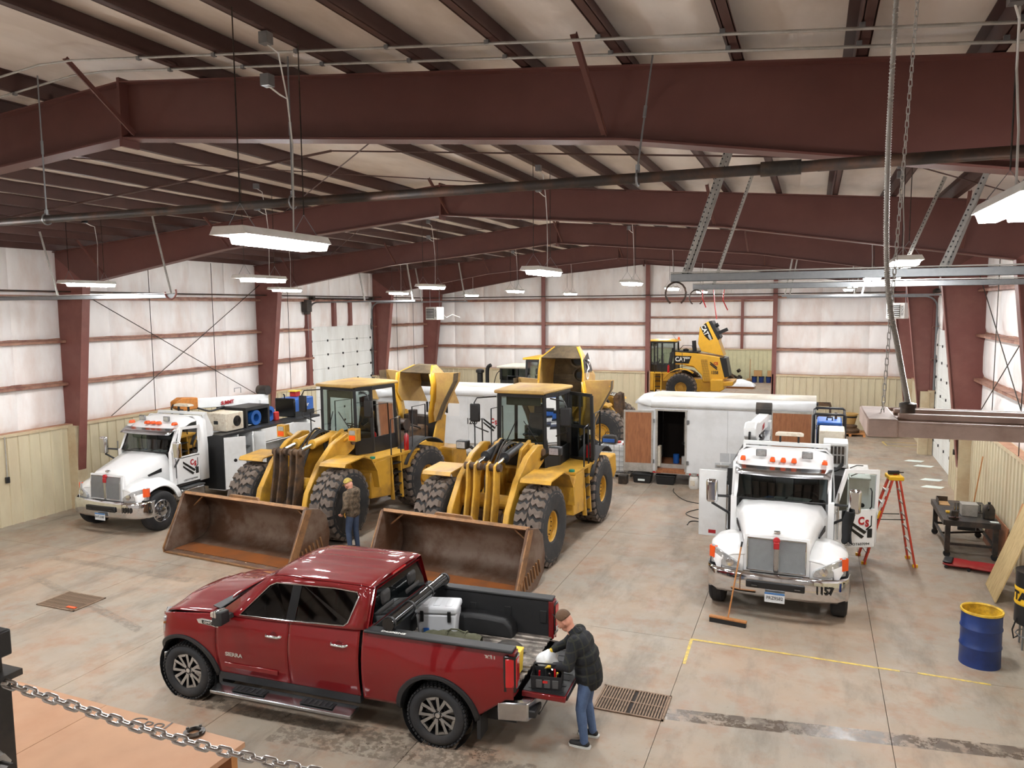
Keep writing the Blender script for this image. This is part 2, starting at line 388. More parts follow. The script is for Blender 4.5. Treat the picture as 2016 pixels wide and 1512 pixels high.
# ---- rigid frames
def col_in(z): return .42+.115*z
NMS = ['behind the camera', 'nearest to the camera, crossing the whole picture', 'second from the camera', 'third from the camera', 'fourth from the camera', 'at the far end wall']
for i, y in enumerate(FR_Y):
    F = thing('steel_frame', 'dark red tapered steel roof frame '+NMS[i], 'steel frame', (0, y, 0), kind='structure', group='rigid frames of the hall')
    for s in (-1, 1):
        X = (lambda d: XR-d) if s > 0 else (lambda d: XL+d)
        c = MB(); zt = 7.25
        def poly(pts, w_):
            c.add([(p[0], -w_/2, p[1]) for p in pts]+[(p[0], w_/2, p[1]) for p in pts], [list(range(len(pts)))[::-1], list(range(len(pts), 2*len(pts)))]+[(k, (k+1) % len(pts), len(pts)+(k+1) % len(pts), len(pts)+k) for k in range(len(pts))])
        zk = 6.42; xk = X(col_in(zk)+.0)
        poly([(X(0), 0), (X(col_in(0)), 0), (xk, zk), (X(0), 7.2)], .016)
        poly([(X(col_in(0)), 0), (xk, zk), (X(col_in(zk)+.02), zk), (X(col_in(0)+.02), 0)], .25)
        poly([(X(0), 0), (X(.02), 0), (X(.02), zt), (X(0), zt)], .25)
        c.build('column', 'maroon', F)
        if i > 0:
            q = MB(); q.prism([(X(.0), -.16), (X(col_in(2.4)*.82), -.16), (X(col_in(2.4)*.82), .16), (X(0), .16)], 'z', 0, 2.40); q.build('column_wrap', 'tan_trim', F)
        r = MB(); c = r
        kx = XM+s*6.12; bk = 7.73-SL*6.12-.0
        top = [(XM, 8.38), (X(0), roofz(XR))]; bot = [(XM, 7.73), (kx, bk), (xk, zk)]
        poly([top[0], top[1], (X(0), 7.2), (xk, zk)]+[bot[1], bot[0]], .016)
        poly([top[0], top[1], (top[1][0], top[1][1]-.018), (top[0][0], top[0][1]-.018)], .25)
        poly([bot[0], bot[1], bot[2], (bot[2][0], bot[2][1]-.02), (bot[1][0], bot[1][1]-.02), (bot[0][0], bot[0][1]-.02)], .25)
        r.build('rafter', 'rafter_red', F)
        for dx, zb in ((.2, None), (5.95, None), (10.2, None)):
            if i == 0 or (s < 0 and dx < 1): continue
            xx = XM+s*dx; zb = interp([(0, 7.73), (6.12, bk), (11.4, zk)], dx)
            for sd in (-1,):
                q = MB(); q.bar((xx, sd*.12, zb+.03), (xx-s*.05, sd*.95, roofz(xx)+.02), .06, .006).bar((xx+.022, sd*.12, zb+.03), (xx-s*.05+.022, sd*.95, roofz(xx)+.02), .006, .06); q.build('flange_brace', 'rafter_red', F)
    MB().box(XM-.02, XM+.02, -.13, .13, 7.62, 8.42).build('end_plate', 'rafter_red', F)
# ---- diagonal rods on the long walls and roof
def rod(p, q, r, m='dark_steel', parent=None, name='brace_rod', **k): return MB().cyl(p, q, r, n=6).build(name, m, parent, **k)
for P, root, bays in ((PL, wl, (2,)), (PR, wr, (1, 2))):
    for k in bays:
        a, c = FR_Y[k], FR_Y[k+1]
        rod(P(a+.2, .32, 6.35), P(c-.6, .32, 2.5), .013, parent=root); rod(P(c-.1, .32, 6.6), P(a+1.3, .32, 2.5), .013, parent=root)
    for k in range(1, 5):
        a, c = FR_Y[k], FR_Y[k+1]
        if P is PL and k == 3: us = (a+1.6,)
        elif P is PR and k == 3: us = ()
        else: us = (lerp(a, c, .36), lerp(a, c, .69))
        for u in us: rod(P(u, .29, 2.45), P(u, .29, 7.3), .011, parent=root, name='sag_rod')
for (x0, y0, x1, y1) in ((-12, 7.4, -3.6, 15.6), (-3.6, 7.4, -12, 15.6), (-16.5, 15.9, -9, 24), (-9, 15.9, -16.5, 24), (-2, 7.4, 3.6, 15.6)):
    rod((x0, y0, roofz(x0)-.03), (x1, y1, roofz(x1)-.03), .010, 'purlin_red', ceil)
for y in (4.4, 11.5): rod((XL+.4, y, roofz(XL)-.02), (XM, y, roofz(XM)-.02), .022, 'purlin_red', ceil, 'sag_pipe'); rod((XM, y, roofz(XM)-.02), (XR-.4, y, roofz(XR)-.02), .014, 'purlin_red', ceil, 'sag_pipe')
# ---- sectional doors
mat('door_white', 'dfe2df', .45, c2='b8b6ad', amt=.4, scale=2, world=True, streak=(1, 1, .2))
def sect_door(name, P, a, c, zt, label, tracklen):
    D = thing(name, label, 'door', kind='structure')
    n = 8
    for k in range(n):
        z0, z1 = zt*k/n, zt*(k+1)/n
        m = MB()
        m.add([P(u, d, z) for u in (a, c) for d in (.03, .08) for z in (z0+.004, z1-.004)], [(0, 1, 3, 2), (4, 6, 7, 5), (0, 4, 5, 1), (2, 3, 7, 6), (0, 2, 6, 4), (1, 5, 7, 3)])
        for j in range(1, 5):
            zz = lerp(z0, z1, j/5)
            m.add([P(u, d, z) for u in (a, c) for d in (.08, .083) for z in (zz-.012, zz+.012)], [(0, 1, 3, 2), (4, 6, 7, 5), (0, 4, 5, 1), (2, 3, 7, 6), (0, 2, 6, 4), (1, 5, 7, 3)])
        m.build('door_panel', 'door_white', D)
        if k:
            for j in range(5):
                u = lerp(a+.06, c-.06, j/4); h = MB(); h.add([P(u+du, d, z0+dz) for du in (-.04, .04) for d in (.08, .11) for dz in (-.045, .045)], [(0, 1, 3, 2), (4, 6, 7, 5), (0, 4, 5, 1), (2, 3, 7, 6), (0, 2, 6, 4), (1, 5, 7, 3)]); h.build('hinge', 'black', D)
    for u in (a-.08, c+.08):
        t = MB(); R = .4; zc = 5.95-R
        path = [P(u, .14, 0), P(u, .14, zc)]+[P(u, .14+R-R*cos(radians(q)), zc+R*sin(radians(q))) for q in (15, 30, 45, 60, 75, 90)]+[P(u, tracklen, 5.97)]
        for p, q in zip(path, path[1:]): t.bar(p, q, .06, .05, (0, 1, 0))
        t.build('track', 'galv', D)
        t = MB()
        t.add([P(u+e, d, z) for e in (-.05, .05) for d in (.02, .1) for z in (0, 5.2)], [(0, 1, 3, 2), (4, 6, 7, 5), (0, 4, 5, 1), (2, 3, 7, 6), (0, 2, 6, 4), (1, 5, 7, 3)]); t.build('jamb_angle', 'galv', D)
        s = 1 if u > a else -1
        t = MB(); t.add([P(u+s*q, d, z) for q in (.06, .3) for d in (.03, .26) for z in (0, 6.0)], [(0, 1, 3, 2), (4, 6, 7, 5), (0, 4, 5, 1), (2, 3, 7, 6), (0, 2, 6, 4), (1, 5, 7, 3)]); t.build('jamb', 'maroon', D)
        for dd in (tracklen*.55, tracklen-.1):
            top = P(u, dd-.3, 0); h = MB(); h.bar(P(u, dd, 6.0), (top[0], top[1], roofz(top[0])), .05, .05); h.build('hanger', 'galv_dull', D)
    m = MB(); m.add([P(u, d, z) for u in (a, c) for d in (.02, .05) for z in (zt, 6.0)], [(0, 1, 3, 2), (4, 6, 7, 5), (0, 4, 5, 1), (2, 3, 7, 6), (0, 2, 6, 4), (1, 5, 7, 3)]); m.build('header_blanket', 'insulation', D)
    for e in (.36, .62):
        u = lerp(a, c, e); m = MB(); m.add([P(u+q, d, z) for q in (-.1, .1) for d in (.05, .2) for z in (zt, 6.1)], [(0, 1, 3, 2), (4, 6, 7, 5), (0, 4, 5, 1), (2, 3, 7, 6), (0, 2, 6, 4), (1, 5, 7, 3)]); m.build('header_post', 'maroon', D)
    sh = MB(); sh.cyl(P(a-.1, .2, 6.12), P(c+.1, .2, 6.12), .035, n=10); sh.cyl(P(a-.02, .2, 6.12), P(a+.13, .2, 6.12), .12, n=12); sh.cyl(P(c-.13, .2, 6.12), P(c+.02, .2, 6.12), .12, n=12); sh.build('spring_shaft', 'dark_steel', D)
    MB().cyl(P(a-.42, .3, 4.4), P(a-.42, .3, 5.6), .01, n=6).build('pull_chain', 'galv', D)
    o = P(a-.45, .28, 5.8); MB().cbox(o, (.28, .34, .5)).cyl((o[0], o[1], o[2]-.35), (o[0], o[1], o[2]-.2), .13, n=12).build('opener', 'black_dirty', D, bevel=.02)
    return D
sect_door('door_1', PL, DL[0], DL[1], DL[2], 'white sectional overhead door in the left wall with black hinges', 5.2)
sect_door('door_2', PR, DR[0], DR[1], DR[2], 'white sectional overhead door in the right wall with black hinges', 5.4)
# raised door tracks reaching into the hall from doors beside the camera
for nm, yy, xa, xb, hs, lab in (('door_track', 9.05, -1.55, XR-.3, (-1.42, 1.2), 'galvanised overhead door track nearest the camera at right'), ('door_track', 13.6, -1.95, XR-.3, (-1.62, 1.2), 'galvanised overhead door track just behind the nearest one at right'), ('door_track', 13.4, -19.7, -13.3, (-13.45, -17), 'galvanised overhead door track with curled end high at far left')):
    T = thing(nm, lab, 'door track')
    m = MB(); zz = 5.98; m.box(xa, xb, yy-.03, yy-.025, zz-.045, zz+.045).box(xa, xb, yy-.03, yy+.03, zz+.04, zz+.045).box(xa, xb, yy-.03, yy+.02, zz-.045, zz-.04); m.build('rail', 'galv', T)
    m = MB(); m.bar((xa, yy, zz+.06), (xb, yy, zz+.06), .1, .012); m.build('stiffener', 'galv_dull', T)
    for hx in hs:
        for dy in ((0, .28) if yy < 13 else (0,)):
            top = (hx+(.62 if xa > -10 else -.45), yy+dy, roofz(hx)+.0)
            h = MB(); h.bar((hx+dy*.2, yy+.03, zz), top, .055, .006, (0, 1, 0)).bar((hx+dy*.2, yy+.03, zz), top, .006, .055, (0, 1, 0)); hh = h.build('hanger', 'galv_dull', T)
            if xa > -10:
                p0 = Vector((hx+dy*.2, yy+.03, zz)); d = Vector(top)-p0; hm = MB().cyl((0, -.004, 0), (0, .001, 0), .009, n=8).mesh('punch_hole', 'black')
                for j in range(1, int(d.length/.055)):
                    q = link('punch_hole', hm, hh); q.location = p0+d.normalized()*(.055*j)+Vector((-.012, -.032, 0))
    if xa > -10:
        lp = MB(); lp.tube([(xa+.06+.13*sin(t)*.9, yy-.02, zz-.05-.13+.13*cos(t)) for t in rng(-2.6, 2.6, 14)], .012, 6); lp.build('stop_spring', 'pipe_black', T)
    else:
        lp = MB(); lp.tube([(xb-.12+.16*cos(t), yy-.03, zz+.09+.16*sin(t)) for t in rng(pi, 2.1*pi, 10)], .022, 8); lp.build('bumper_hook', 'maroon', T)
for k, (x, dz) in enumerate(((-1.78, .3), (-1.6, .5), (-1.42, .35))): MB().tube([(x, 13.55, 5.93), (x+.03*sin(k*2), 13.55, 5.93-dz*.5), (x+.06, 13.55, 5.93-dz)], .010, 5).build('red_strap', 'red_lens', label='red strap hanging from the second door track, %s of three' % ('left', 'middle', 'right')[k], cat='strap', group='red straps on the door track')
# ================================================================ SERVICES: lights, pipes, conduits, heaters
def tape(x, y, z): pass
LX = [-15.2, -10.3, -4.45, 1.2]; LY = [-1.3, 5.7, 12.75, 19.9, 26.6, 33.4]
def make_light():
    t = thing('high_bay_light', 'x', 'light')
    m = MB(); m.prism([(-.19, 0), (.19, 0), (.15, .07), (-.15, .07)], 'x', -.62, .62); m.build('housing', 'white_enamel', t, bevel=.004)
    for a, c in ((-.165, -.012), (.012, .165)):
        m = MB(); e = (c-a)*.16; m.prism([(a+e, -.06), (c-e, -.06), (c, .001), (a, .001)], 'x', -.40, .60); m.build('lens', 'lens', t)
    for x in (-.45, .45):
        h = MB(); h.tube([(x, -.14, .07), (x, 0, .27), (x, .14, .07)], .004, 5); h.build('hanger_wire', 'galv', t)
    return t
proto = None
COLN = ['leftmost', 'second from left', 'second from right', 'rightmost']
ROWN = ['row above the camera', 'nearest row', 'second row', 'third row', 'fourth row', 'farthest row']
for j, y in enumerate(LY):
    for i, x in enumerate(LX):
        if j == 0 and i > 2: continue
        if proto is None: proto = make_light(); o = proto
        else: o = copy_tree(proto)
        z = 6.27
        o.location = (x+random.uniform(-.1, .1), y+random.uniform(-.1, .1), z); x, yy = o.location[0], o.location[1]
        o.rotation_euler = (0, 0, pi/2+random.uniform(-.03, .03))
        tag(o, 'lit LED high bay fixture, %s, %s of its row' % (ROWN[j], COLN[i]), 'light', 'hanging LED high bay lights')
        zr = min(roofz(x), roofz(x))
        for q in (-.45, .45): MB().cyl((q, 0, .27), (q, 0, zr-z+.02), .006, n=5).build('hanging_chain', 'dark_steel', o)
        m = MB(); m.tube([(.28, 0, .07), (.3, 0, .5), (.34, .02, .9), (.3, .03, 1.3), (.22, .05, zr-z-.14), (.12, .1, zr-z-.08)], .008, 6); m.build('power_cord', 'white_enamel', o, smooth=60)
        MB().box(.06, .15, .05, .14, zr-z-.09, zr-z+.01).build('junction_box', 'galv', o)
for x, y in ((-10, 55), (-4.5, 44), (-4.5, 55), (0.5, 55), (-10, 44), (-14, 50)):  # unseen fixtures, added and placed to brighten the far wall
    o = copy_tree(proto); o.location = (x, y, 6.6); o.rotation_euler = (0, 0, pi/2); tag(o, 'lit LED fixture in the next bay beyond the opening', 'light', 'LED lights in the next bay')
    for ch in list(o.children):
        if ch.name.split('.')[0] in ('hanging_chain', 'power_cord', 'junction_box'): bpy.data.objects.remove(ch)
    for q in (-.45, .45): MB().cyl((q, 0, .27), (q, 0, 2.02), .006, n=5).build('hanging_chain', 'dark_steel', o)
# fixture hung low in front of the camera at right, seen from above
t = thing('hanging_fixture', 'dusty pale fixture housing hung on a chain in the right foreground', 'light', (.2, 3.21, 5.23), 0.012)
m = MB(); m.box(0, 1.4, -.19, .19, -.05, 0).box(0, 1.4, -.19, -.175, 0, .006).box(0, 1.4, .175, .19, 0, .012); m.build('housing', 'dust_pink' if 'dust_pink' in MATS else mat('dust_pink', 'c9b3a8', .6, c2='94796a', amt=.5, scale=6), t, bevel=.004)
MB().box(.10, 1.4, -.1, -.07, .001, .022).box(.1, 1.4, .06, .09, .001, .02).build('channel', 'dust_pink', t, bevel=.003)
MB().box(-.012, 0.09, -.195, .195, -.052, .013).build('end_cap', 'dust_pink', t, bevel=.006)
MB().lathe([(.026, 0), (.026, .035), (.03, .036), (.03, .05), (.016, .055)], (.14, -.0, .0), n=14).build('cord_grip', 'dark_steel', t, smooth=40)
def coil(path, R, r, turns, n=5):
    out = []; P = [Vector(p) for p in path]; seg = len(P)-1; N = int(turns*8)
    for i in range(N+1):
        s = i/N*seg; k = min(int(s), seg-1); p = P[k].lerp(P[k+1], s-k); a = 2*pi*i/8
        out.append(p+Vector((cos(a)*R, sin(a)*R, 0)))
    return out
def bez(pts, n=10):
    """Catmull-Rom through pts"""
    P = [Vector(p) for p in pts]; P = [2*P[0]-P[1]]+P+[2*P[-1]-P[-2]]; o = []
    for i in range(1, len(P)-2):
        for k in range(n):
            t_ = k/n; a, b_, c, d = P[i-1:i+3]
            o.append(.5*((2*b_)+(c-a)*t_+(2*a-5*b_+4*c-d)*t_*t_+(3*b_-a-3*c+d)*t_**3))
    o.append(P[-2]); return o
fx = bez([(.14, 0, .05), (.10, 0, .25), (.055, .0, .5), (.04, 0, .9), (.045, 0, 1.4), (.07, 0, 2.45)], 8)
m = MB(); m.tube(fx, .0085, 8); m.tube(coil(fx, .0085, .003, 230), .0028, 4); m.build('flexible_conduit', 'galv_dull', t, smooth=60)
lm = MB(); lm.tube([(.006*cos(a)*1., 0, .0135+(.0085 if sin(a) > 0 else -.0085)+.006*sin(a)) for a in rng(0, 2*pi-.5, 11)], .0019, 5, True); lme = lm.mesh('chain_link', 'galv_dull', 60)
P0, P1 = Vector((.055, 0, .0)), Vector((.155, 0, 2.46)); d = (P1-P0); n = int(d.length/.024)
for k in range(n):
    o = link('chain_link', lme, t); o.location = P0+d*(k/n); o.rotation_euler = (0, 0, (k % 2)*pi/2+.4)
# ---- big dark pipe across the hall in front of the first frame
pp = thing('overhead_pipe', 'dark rusty pipe spanning the hall in front of the first beam', 'pipe', (0, 6.5, 6.72))
MB().cyl((-19.5, 0, 0), (.0, 0, 0), .044, n=16).build('pipe_run', 'pipe_black', pp, smooth=40)
MB().cyl((.0, 0, 0), (4.2, 0, 0), .046, n=16).build('pipe_run', 'pipe_black', pp, smooth=40)
MB().cyl((-.42, 0, 0), (-.12, 0, 0), .058, n=16).build('coupling', 'dark_steel', pp, smooth=40)
for px, top in ((-8.33, -8.33), (-4.88, -4.88), (-1.40, -1.34)):
    h = MB(); h.tube([(px-.0+.056*cos(a), 0, .056*sin(a)) for a in rng(-.2, 2*pi-.2, 12)], .008, 6); 
    h2 = MB(); h2.tube([(px, -.062*cos(a), .062*sin(a)) for a in rng(-pi/2-.9, pi/2+.9, 10)], .009, 6).tube([(px, .062*cos(a), .062*sin(a)) for a in rng(-pi/2-.9, pi/2+.9, 10)], .009, 6); h2.cyl((px, 0, .05), (px, 0, .11), .02, n=8); h2.build('pipe_ring', 'galv', pp)
    MB().cyl((px, 0, .1), (top, .3 if px > -2 else 0, roofz(top)-6.72), .0085, n=8).build('hanger_rod', 'galv', pp)
    MB().cyl((lerp(px, top, .42), .12 if px > -2 else 0, lerp(.1, roofz(top)-6.72, .42)), (lerp(px, top, .52), .15 if px > -2 else 0, lerp(.1, roofz(top)-6.72, .52)), .015, n=8).build('turnbuckle', 'galv', pp)
# ---- conduits clipped under the purlins
for y, lab in ((6.3, 'upper of two thin pale conduits clipped under the purlins'), (6.72, 'lower of two thin pale conduits clipped under the purlins')):
    c = MB(); c.tube([(XL+.5, y, roofz(XL)-.02), (XM-.25, y, roofz(XM)-.02), (XM+.25, y, roofz(XM)-.03), (XR-.4, y, roofz(XR)-.02)], .013, 8); root = c.build('conduit', 'galv_dull', smooth=60, label=lab, cat='conduit')
    for x in PX:
        if -10 < x < 3.5: MB().box(x-.02, x+.02, y-.02, y+.02, roofz(x)-.035, roofz(x)+.0).build('clip', 'galv', root)
MB().tube([(XL+.55, 2.0, 6.22), (XL+.55, 20, 6.2), (XL+.55, YE-.5, 6.22), (XL+1.2, YE-.45, 6.22), (XR-.5, YE-.45, 6.2)], .022, 8).build('gas_pipe', 'pipe_black', smooth=60, label='thin dark gas pipe running along the left and end walls', cat='pipe')
# ---- unit heaters near the far corners
for x, y, rz, lab in ((-17.35, 34, -.15, 'left'), (3.1, 34, -.35, 'right')):
    h = thing('unit_heater', 'white louvred unit heater hanging near the far %s corner' % lab, 'heater', (x, y, 5.1), rz)
    MB().box(-.34, .34, -.3, .3, 0, .62).build('cabinet', 'white_enamel', h, bevel=.02)
    MB().box(-.30, .16, -.31, -.295, .06, .56).build('outlet', 'black_dirty', h)
    for k in range(7):
        MB().cbox((-.07, -.32, .09+.075*k), (.44, .07, .01), (.5, 0, 0)).build('louvre', 'white_enamel', h)
    for q in (-.28, .28): MB().cyl((q, 0, .6), (q, 0, roofz(x)-4.85), .008, n=6).build('hanger_rod', 'galv', h)
    MB().tube([(.2, .3, .3), (.35, .5, .1), (.5, .8, .25), (.6, 1.3, .1)], .02, 6).build('gas_hose', 'white_enamel', h, smooth=60)
    text('REZNOR', .12, 'black', h, frame((.25, -.303, .32), (0, 0, 1), (-1, 0, 0)), sx=.8)
# ================================================================ RED PICKUP
mat('red_paint', '6c0208', .5, 0., coat=1., var=.02, spec=.15)
mat('cloth_dark', '1c1c1e', .8)
mat('cloth_grey', '4a4a4a', .8)
mat('rust_amber', '8a5a30', .3)
mat('red_dark', '5a0c12', .3, coat=.5)
mat('bed_liner', '1c1d1f', .6, bump=.15, bscale=120)
mat('bed_wear', '4a4540', .45, .4, c2='a59c92', amt=.8, scale=4, lo=.4, hi=.6)
mat('seat_dark', '2a2827', .8)
mat('plastic_black', '1b1c1e', .55)
def wheel_tire(R, w, rr, n=48, lugs=0, name='tire', m=('rubber',)):
    """tyre of radius R, width w, rim radius rr; axle along y"""
    h = w/2
    prof = [(rr, -h*.82), (rr+.02, -h*.95), (lerp(rr, R, .45), -h*1.02), (R-.045, -h*.97), (R-.012, -h*.8), (R, -h*.5), (R, h*.5), (R-.012, h*.8), (R-.045, h*.97), (lerp(rr, R, .45), h*1.02), (rr+.02, h*.95), (rr, h*.82)]
    t = MB(); t.lathe(prof, ax='y', n=n, closed=True)
    return t
def tread_blocks(t, R, w, n, rows, hgt):
    for k in range(n):
        for r in range(rows):
            a = 2*pi*(k+.5*(r % 2))/n; y = lerp(-w*.40, w*.40, r/(rows-1)); q = t.T
            t.T = (q or Matrix()) @ Matrix.Rotation(a, 4, 'Y')
            t.cbox((0, y, R+hgt/2-.004), (2*pi*R/n*.62, w/rows*.72, hgt+.008)); t.T = q
def rim_sierra(par, s):
    """six double spokes, bright faces with dark pockets; s = outward sign"""
    b = MB(); b.lathe([(.255, -.09), (.262, .085*1), (.27, .1), (.25, .1), (.235, .06), (.235, -.09)], ax='y', n=40, closed=True); b.T = None
    b.build('barrel', 'black_gloss', par, smooth=40)
    m = MB()
    for k in range(6):
        for e in (-1, 1):
            m.T = Matrix.Rotation(2*pi*k/6+.26, 4, 'Y')
            m.add([(e*.012, s*.075, .05), (e*.045, s*.075, .05), (e*.095, s*.102, .245), (e*.05, s*.102, .25), (e*.012, s*.045, .05), (e*.045, s*.045, .05), (e*.095, s*.06, .245), (e*.05, s*.06, .25)], [(0, 1, 2, 3), (4, 5, 6, 7), (0, 1, 5, 4), (1, 2, 6, 5), (2, 3, 7, 6), (3, 0, 4, 7)])
        m.add([(-.05, s*.102, .25), (.05, s*.102, .25), (.036, s*.102, .215), (-.036, s*.102, .215), (-.05, s*.06, .25), (.05, s*.06, .25), (.036, s*.06, .215), (-.036, s*.06, .215)], [(0, 1, 2, 3), (4, 5, 6, 7), (0, 1, 5, 4), (1, 2, 6, 5), (2, 3, 7, 6), (3, 0, 4, 7)])
    m.T = None; m.build('spokes', 'chrome_dull', par)
    MB().lathe([(.0, s*.03), (.085, s*.03), (.08, s*.07), (.0, s*.075)], ax='y', n=20).build('hub', 'black_gloss', par, smooth=40)
    MB().lathe([(.0, s*.075), (.036, s*.075), (.033, s*.088), (.0, s*.09)], ax='y', n=18).build('cap', 'chrome', par, smooth=40)
    for k in range(6): MB().cyl((.06*cos(k*pi/3), s*.05, .06*sin(k*pi/3)), (.06*cos(k*pi/3), s*.085, .06*sin(k*pi/3)), .009, n=6).build('lug_nut', 'chrome', par)
def pickup():
    T = thing('pickup_truck', 'dark red crew cab pickup truck with its tailgate down', 'pickup truck', (-4.42, 9.41, 0), radians(-177.7))
    WB, RW = 3.99, .415
    # lower and upper outline of the side in x
    def zlow(x):
        z = .47
        for c, r in ((0, .50), (WB, .50)):
            if abs(x-c) < r+.05: z = max(z, .40+sqrt(max(0, (r+.05)**2-(x-c)**2))*1.03) if abs(x-c) < r+.05 else z
        if x > WB+.5: z = lerp(.50, .62, (x-WB-.5)/.2)
        if x < -.55: z = lerp(.50, .80, min(1, (-.55-x)/.4))
        return z
    def ztop(x): return interp([(-1.06, 1.42), (1.05, 1.42), (1.1, 1.40), (3.2, 1.345), (3.55, 1.335), (4.2, 1.28), (4.5, 1.20), (4.6, 1.12)], x)
    def ys(x, z):
        y = 1.0-.05*((z-.95)/.45)**2
        if z > 1.05: y -= .03*((z-1.05)/.35)
        for c in (0, WB):
            d = abs(x-c)
            if d < .75: y += .035*(1-(d/.75)**2)*max(0, 1-abs(z-.9)/.45)
        if x > 4.15: y -= .30*((x-4.15)/.45)**2.2
        if x < -.8: y -= .03*((-.8-x)/.26)**2
        return y
    def side(name, x0, x1, s, m='red_paint', nx=None, zl=zlow, zt=ztop, off=0):
        q = MB(); n = nx or max(4, int((x1-x0)/.035))
        q.grid(lambda x, t: (x, s*(ys(x, lerp(zl(x), zt(x), t))+off), lerp(zl(x), zt(x), t)), rng(x0, x1, n), [0, .04, .15, .3, .45, .6, .75, .88, .96, 1])
        return q.build(name, m, T, smooth=50, solid=.012)
    for s in (1, -1):
        side('fender', 3.42, 4.6, s); d1 = side('front_door', 2.225, 3.412, s, nx=24); d2 = side('rear_door', 1.12, 2.215, s, nx=24); side('bed_side', -1.05, 1.075, s)
        # wheel arch mouldings
        for c in (0, WB):
            a = MB(); pts = [(c+.55*cos(radians(t)), .40+.565*sin(radians(t))) for t in rng(4, 176, 24)]
            a.loft([[(x+dx*(x-c)/.55, s*(ys(x, z)+o), z+dx*.6) for dx, o in ((-.05, -.04), (-.02, .028), (.035, .03), (.05, .0))] for x, z in pts], False, False)
            a.build('arch_moulding', 'plastic_black', T, smooth=50, solid=.006)
            MB().lathe([(.50, .62), (.50, .97)], (c, 0, .44), 'y', 28, caps=False).build('wheel_well', 'plastic_black', T, smooth=50) if s > 0 else MB().lathe([(.50, -.97), (.50, -.62)], (c, 0, .44), 'y', 28, caps=False).build('wheel_well', 'plastic_black', T, smooth=50)
            f = MB(); f.box(c-.62, c-.56, s*.70, s*.96, .22, .55) if c else f.box(c-.60, c-.55, s*.70, s*.96, .20, .5); f.build('mud_flap', 'plastic_black', T)
        # greenhouse side: ring of body colour round one dark glass opening
        def g(x, z): return (x, s*(.955-.235*(max(0, z-1.36)/.56)**1.25), z)
        inn = [(3.02, 1.385), (2.62, 1.80), (2.52, 1.84), (1.6, 1.865), (1.24, 1.85), (1.20, 1.80), (1.30, 1.48), (1.36, 1.435), (2.2, 1.40)]
        out = [(3.42, 1.345), (2.66, 1.90), (2.5, 1.925), (1.6, 1.95), (1.06, 1.94), (1.03, 1.9), (1.03, 1.42), (1.2, 1.40), (2.2, 1.37)]
        b = MB(); n = len(inn)
        b.add([g(*p) for p in inn]+[g(*p) for p in out], [(i, (i+1) % n, n+(i+1) % n, n+i) for i in range(n)]); b.build('cab_side', 'red_paint', T, smooth=30, solid=.02)
        # windows either side of the B pillar
        for nm, pts in (('front_window', [(3.03, 1.38), (2.62, 1.80), (2.52, 1.84), (2.26, 1.85), (2.27, 1.395)]), ('rear_window', [(2.13, 1.40), (2.12, 1.853), (1.6, 1.865), (1.24, 1.85), (1.20, 1.80), (1.30, 1.48), (1.36, 1.435)])):
            q = MB(); q.face([(p[0], p[1]-s*.012, p[2]) for p in (g(*p) for p in pts)]); q.build(nm, 'glass_tint', T)
        q = MB(); q.face([g(*p) for p in [(2.27, 1.39), (2.26, 1.86), (2.12, 1.86), (2.13, 1.39)]]); q.build('pillar_trim', 'black_gloss', T)
        q = MB(); q.tube([Vector(g(*p))+Vector((0, s*.012, 0)) for p in inn], .011, 6, True); q.build('window_chrome', 'chrome', T, smooth=60)
        # mirror
        q = MB(); q.loft([[(x, s*y, z) for y, z in pts] for x, pts in ((3.13, [(1.03, 1.30), (1.22, 1.30), (1.23, 1.50), (1.04, 1.48)]), (3.24, [(1.03, 1.29), (1.23, 1.28), (1.24, 1.51), (1.03, 1.49)]), (3.31, [(1.06, 1.33), (1.2, 1.33), (1.2, 1.46), (1.06, 1.45)]))]); mo = q.build('mirror', 'plastic_black', T, bevel=.02)
        q = MB(); q.loft([[(x, s*y, z) for y, z in pts] for x, pts in ((3.2, [(1.02, 1.42), (1.245, 1.41), (1.25, 1.52), (1.03, 1.50)]), (3.325, [(1.05, 1.40), (1.21, 1.40), (1.21, 1.475), (1.05, 1.465)]))]); q.build('mirror_cap', 'chrome', mo, bevel=.015)
        MB().bar((3.16, s*.95, 1.37), (3.2, s*1.06, 1.36), .07, .06).build('mirror_arm', 'plastic_black', mo)
        # handles
        for x, z, dd in ((2.46, 1.16, d1), (1.42, 1.18, d2)):
            yy = ys(x, z)
            q = MB(); q.tube([(x-.12, s*(yy-.005), z), (x-.09, s*(yy+.04), z), (x+.09, s*(yy+.04), z), (x+.12, s*(yy-.005), z)], .02, 8); q.build('door_handle', 'chrome', dd, smooth=60)
            MB().lathe([(.0, s*(yy+.004)), (.055, s*(yy+.004)), (.06, s*(yy-.01))], (x, 0, z), 'y', 16).build('handle_cup', 'red_dark', dd, smooth=40)
        # chrome fender badge, steps, taillight
        q = MB(); q.prism([(3.38, 1.16), (3.72, 1.18), (3.75, 1.24), (3.66, 1.265), (3.4, 1.255)], 'y', s*(ys(3.55, 1.2)-.005), s*(ys(3.55, 1.2)+.012)); ba = q.build('fender_vent', 'chrome', T)
        q = MB(); q.prism([(3.44, 1.18), (3.65, 1.19), (3.66, 1.24), (3.46, 1.24)], 'y', s*(ys(3.55, 1.2)+.01), s*(ys(3.55, 1.2)+.018)); q.build('badge_field', 'black_gloss', ba)
        q = MB(); q.prism([(1.0, .33), (1.24, .31), (1.25, .36), (1.12, .39), (1.0, .38)], 'x', 1.12, 3.36)
        q.T = None; q.v = [Vector((p.x, s*p.y, p.z)) for p in q.v]; st = q.build('side_step', 'chrome_dull', T, bevel=.012)
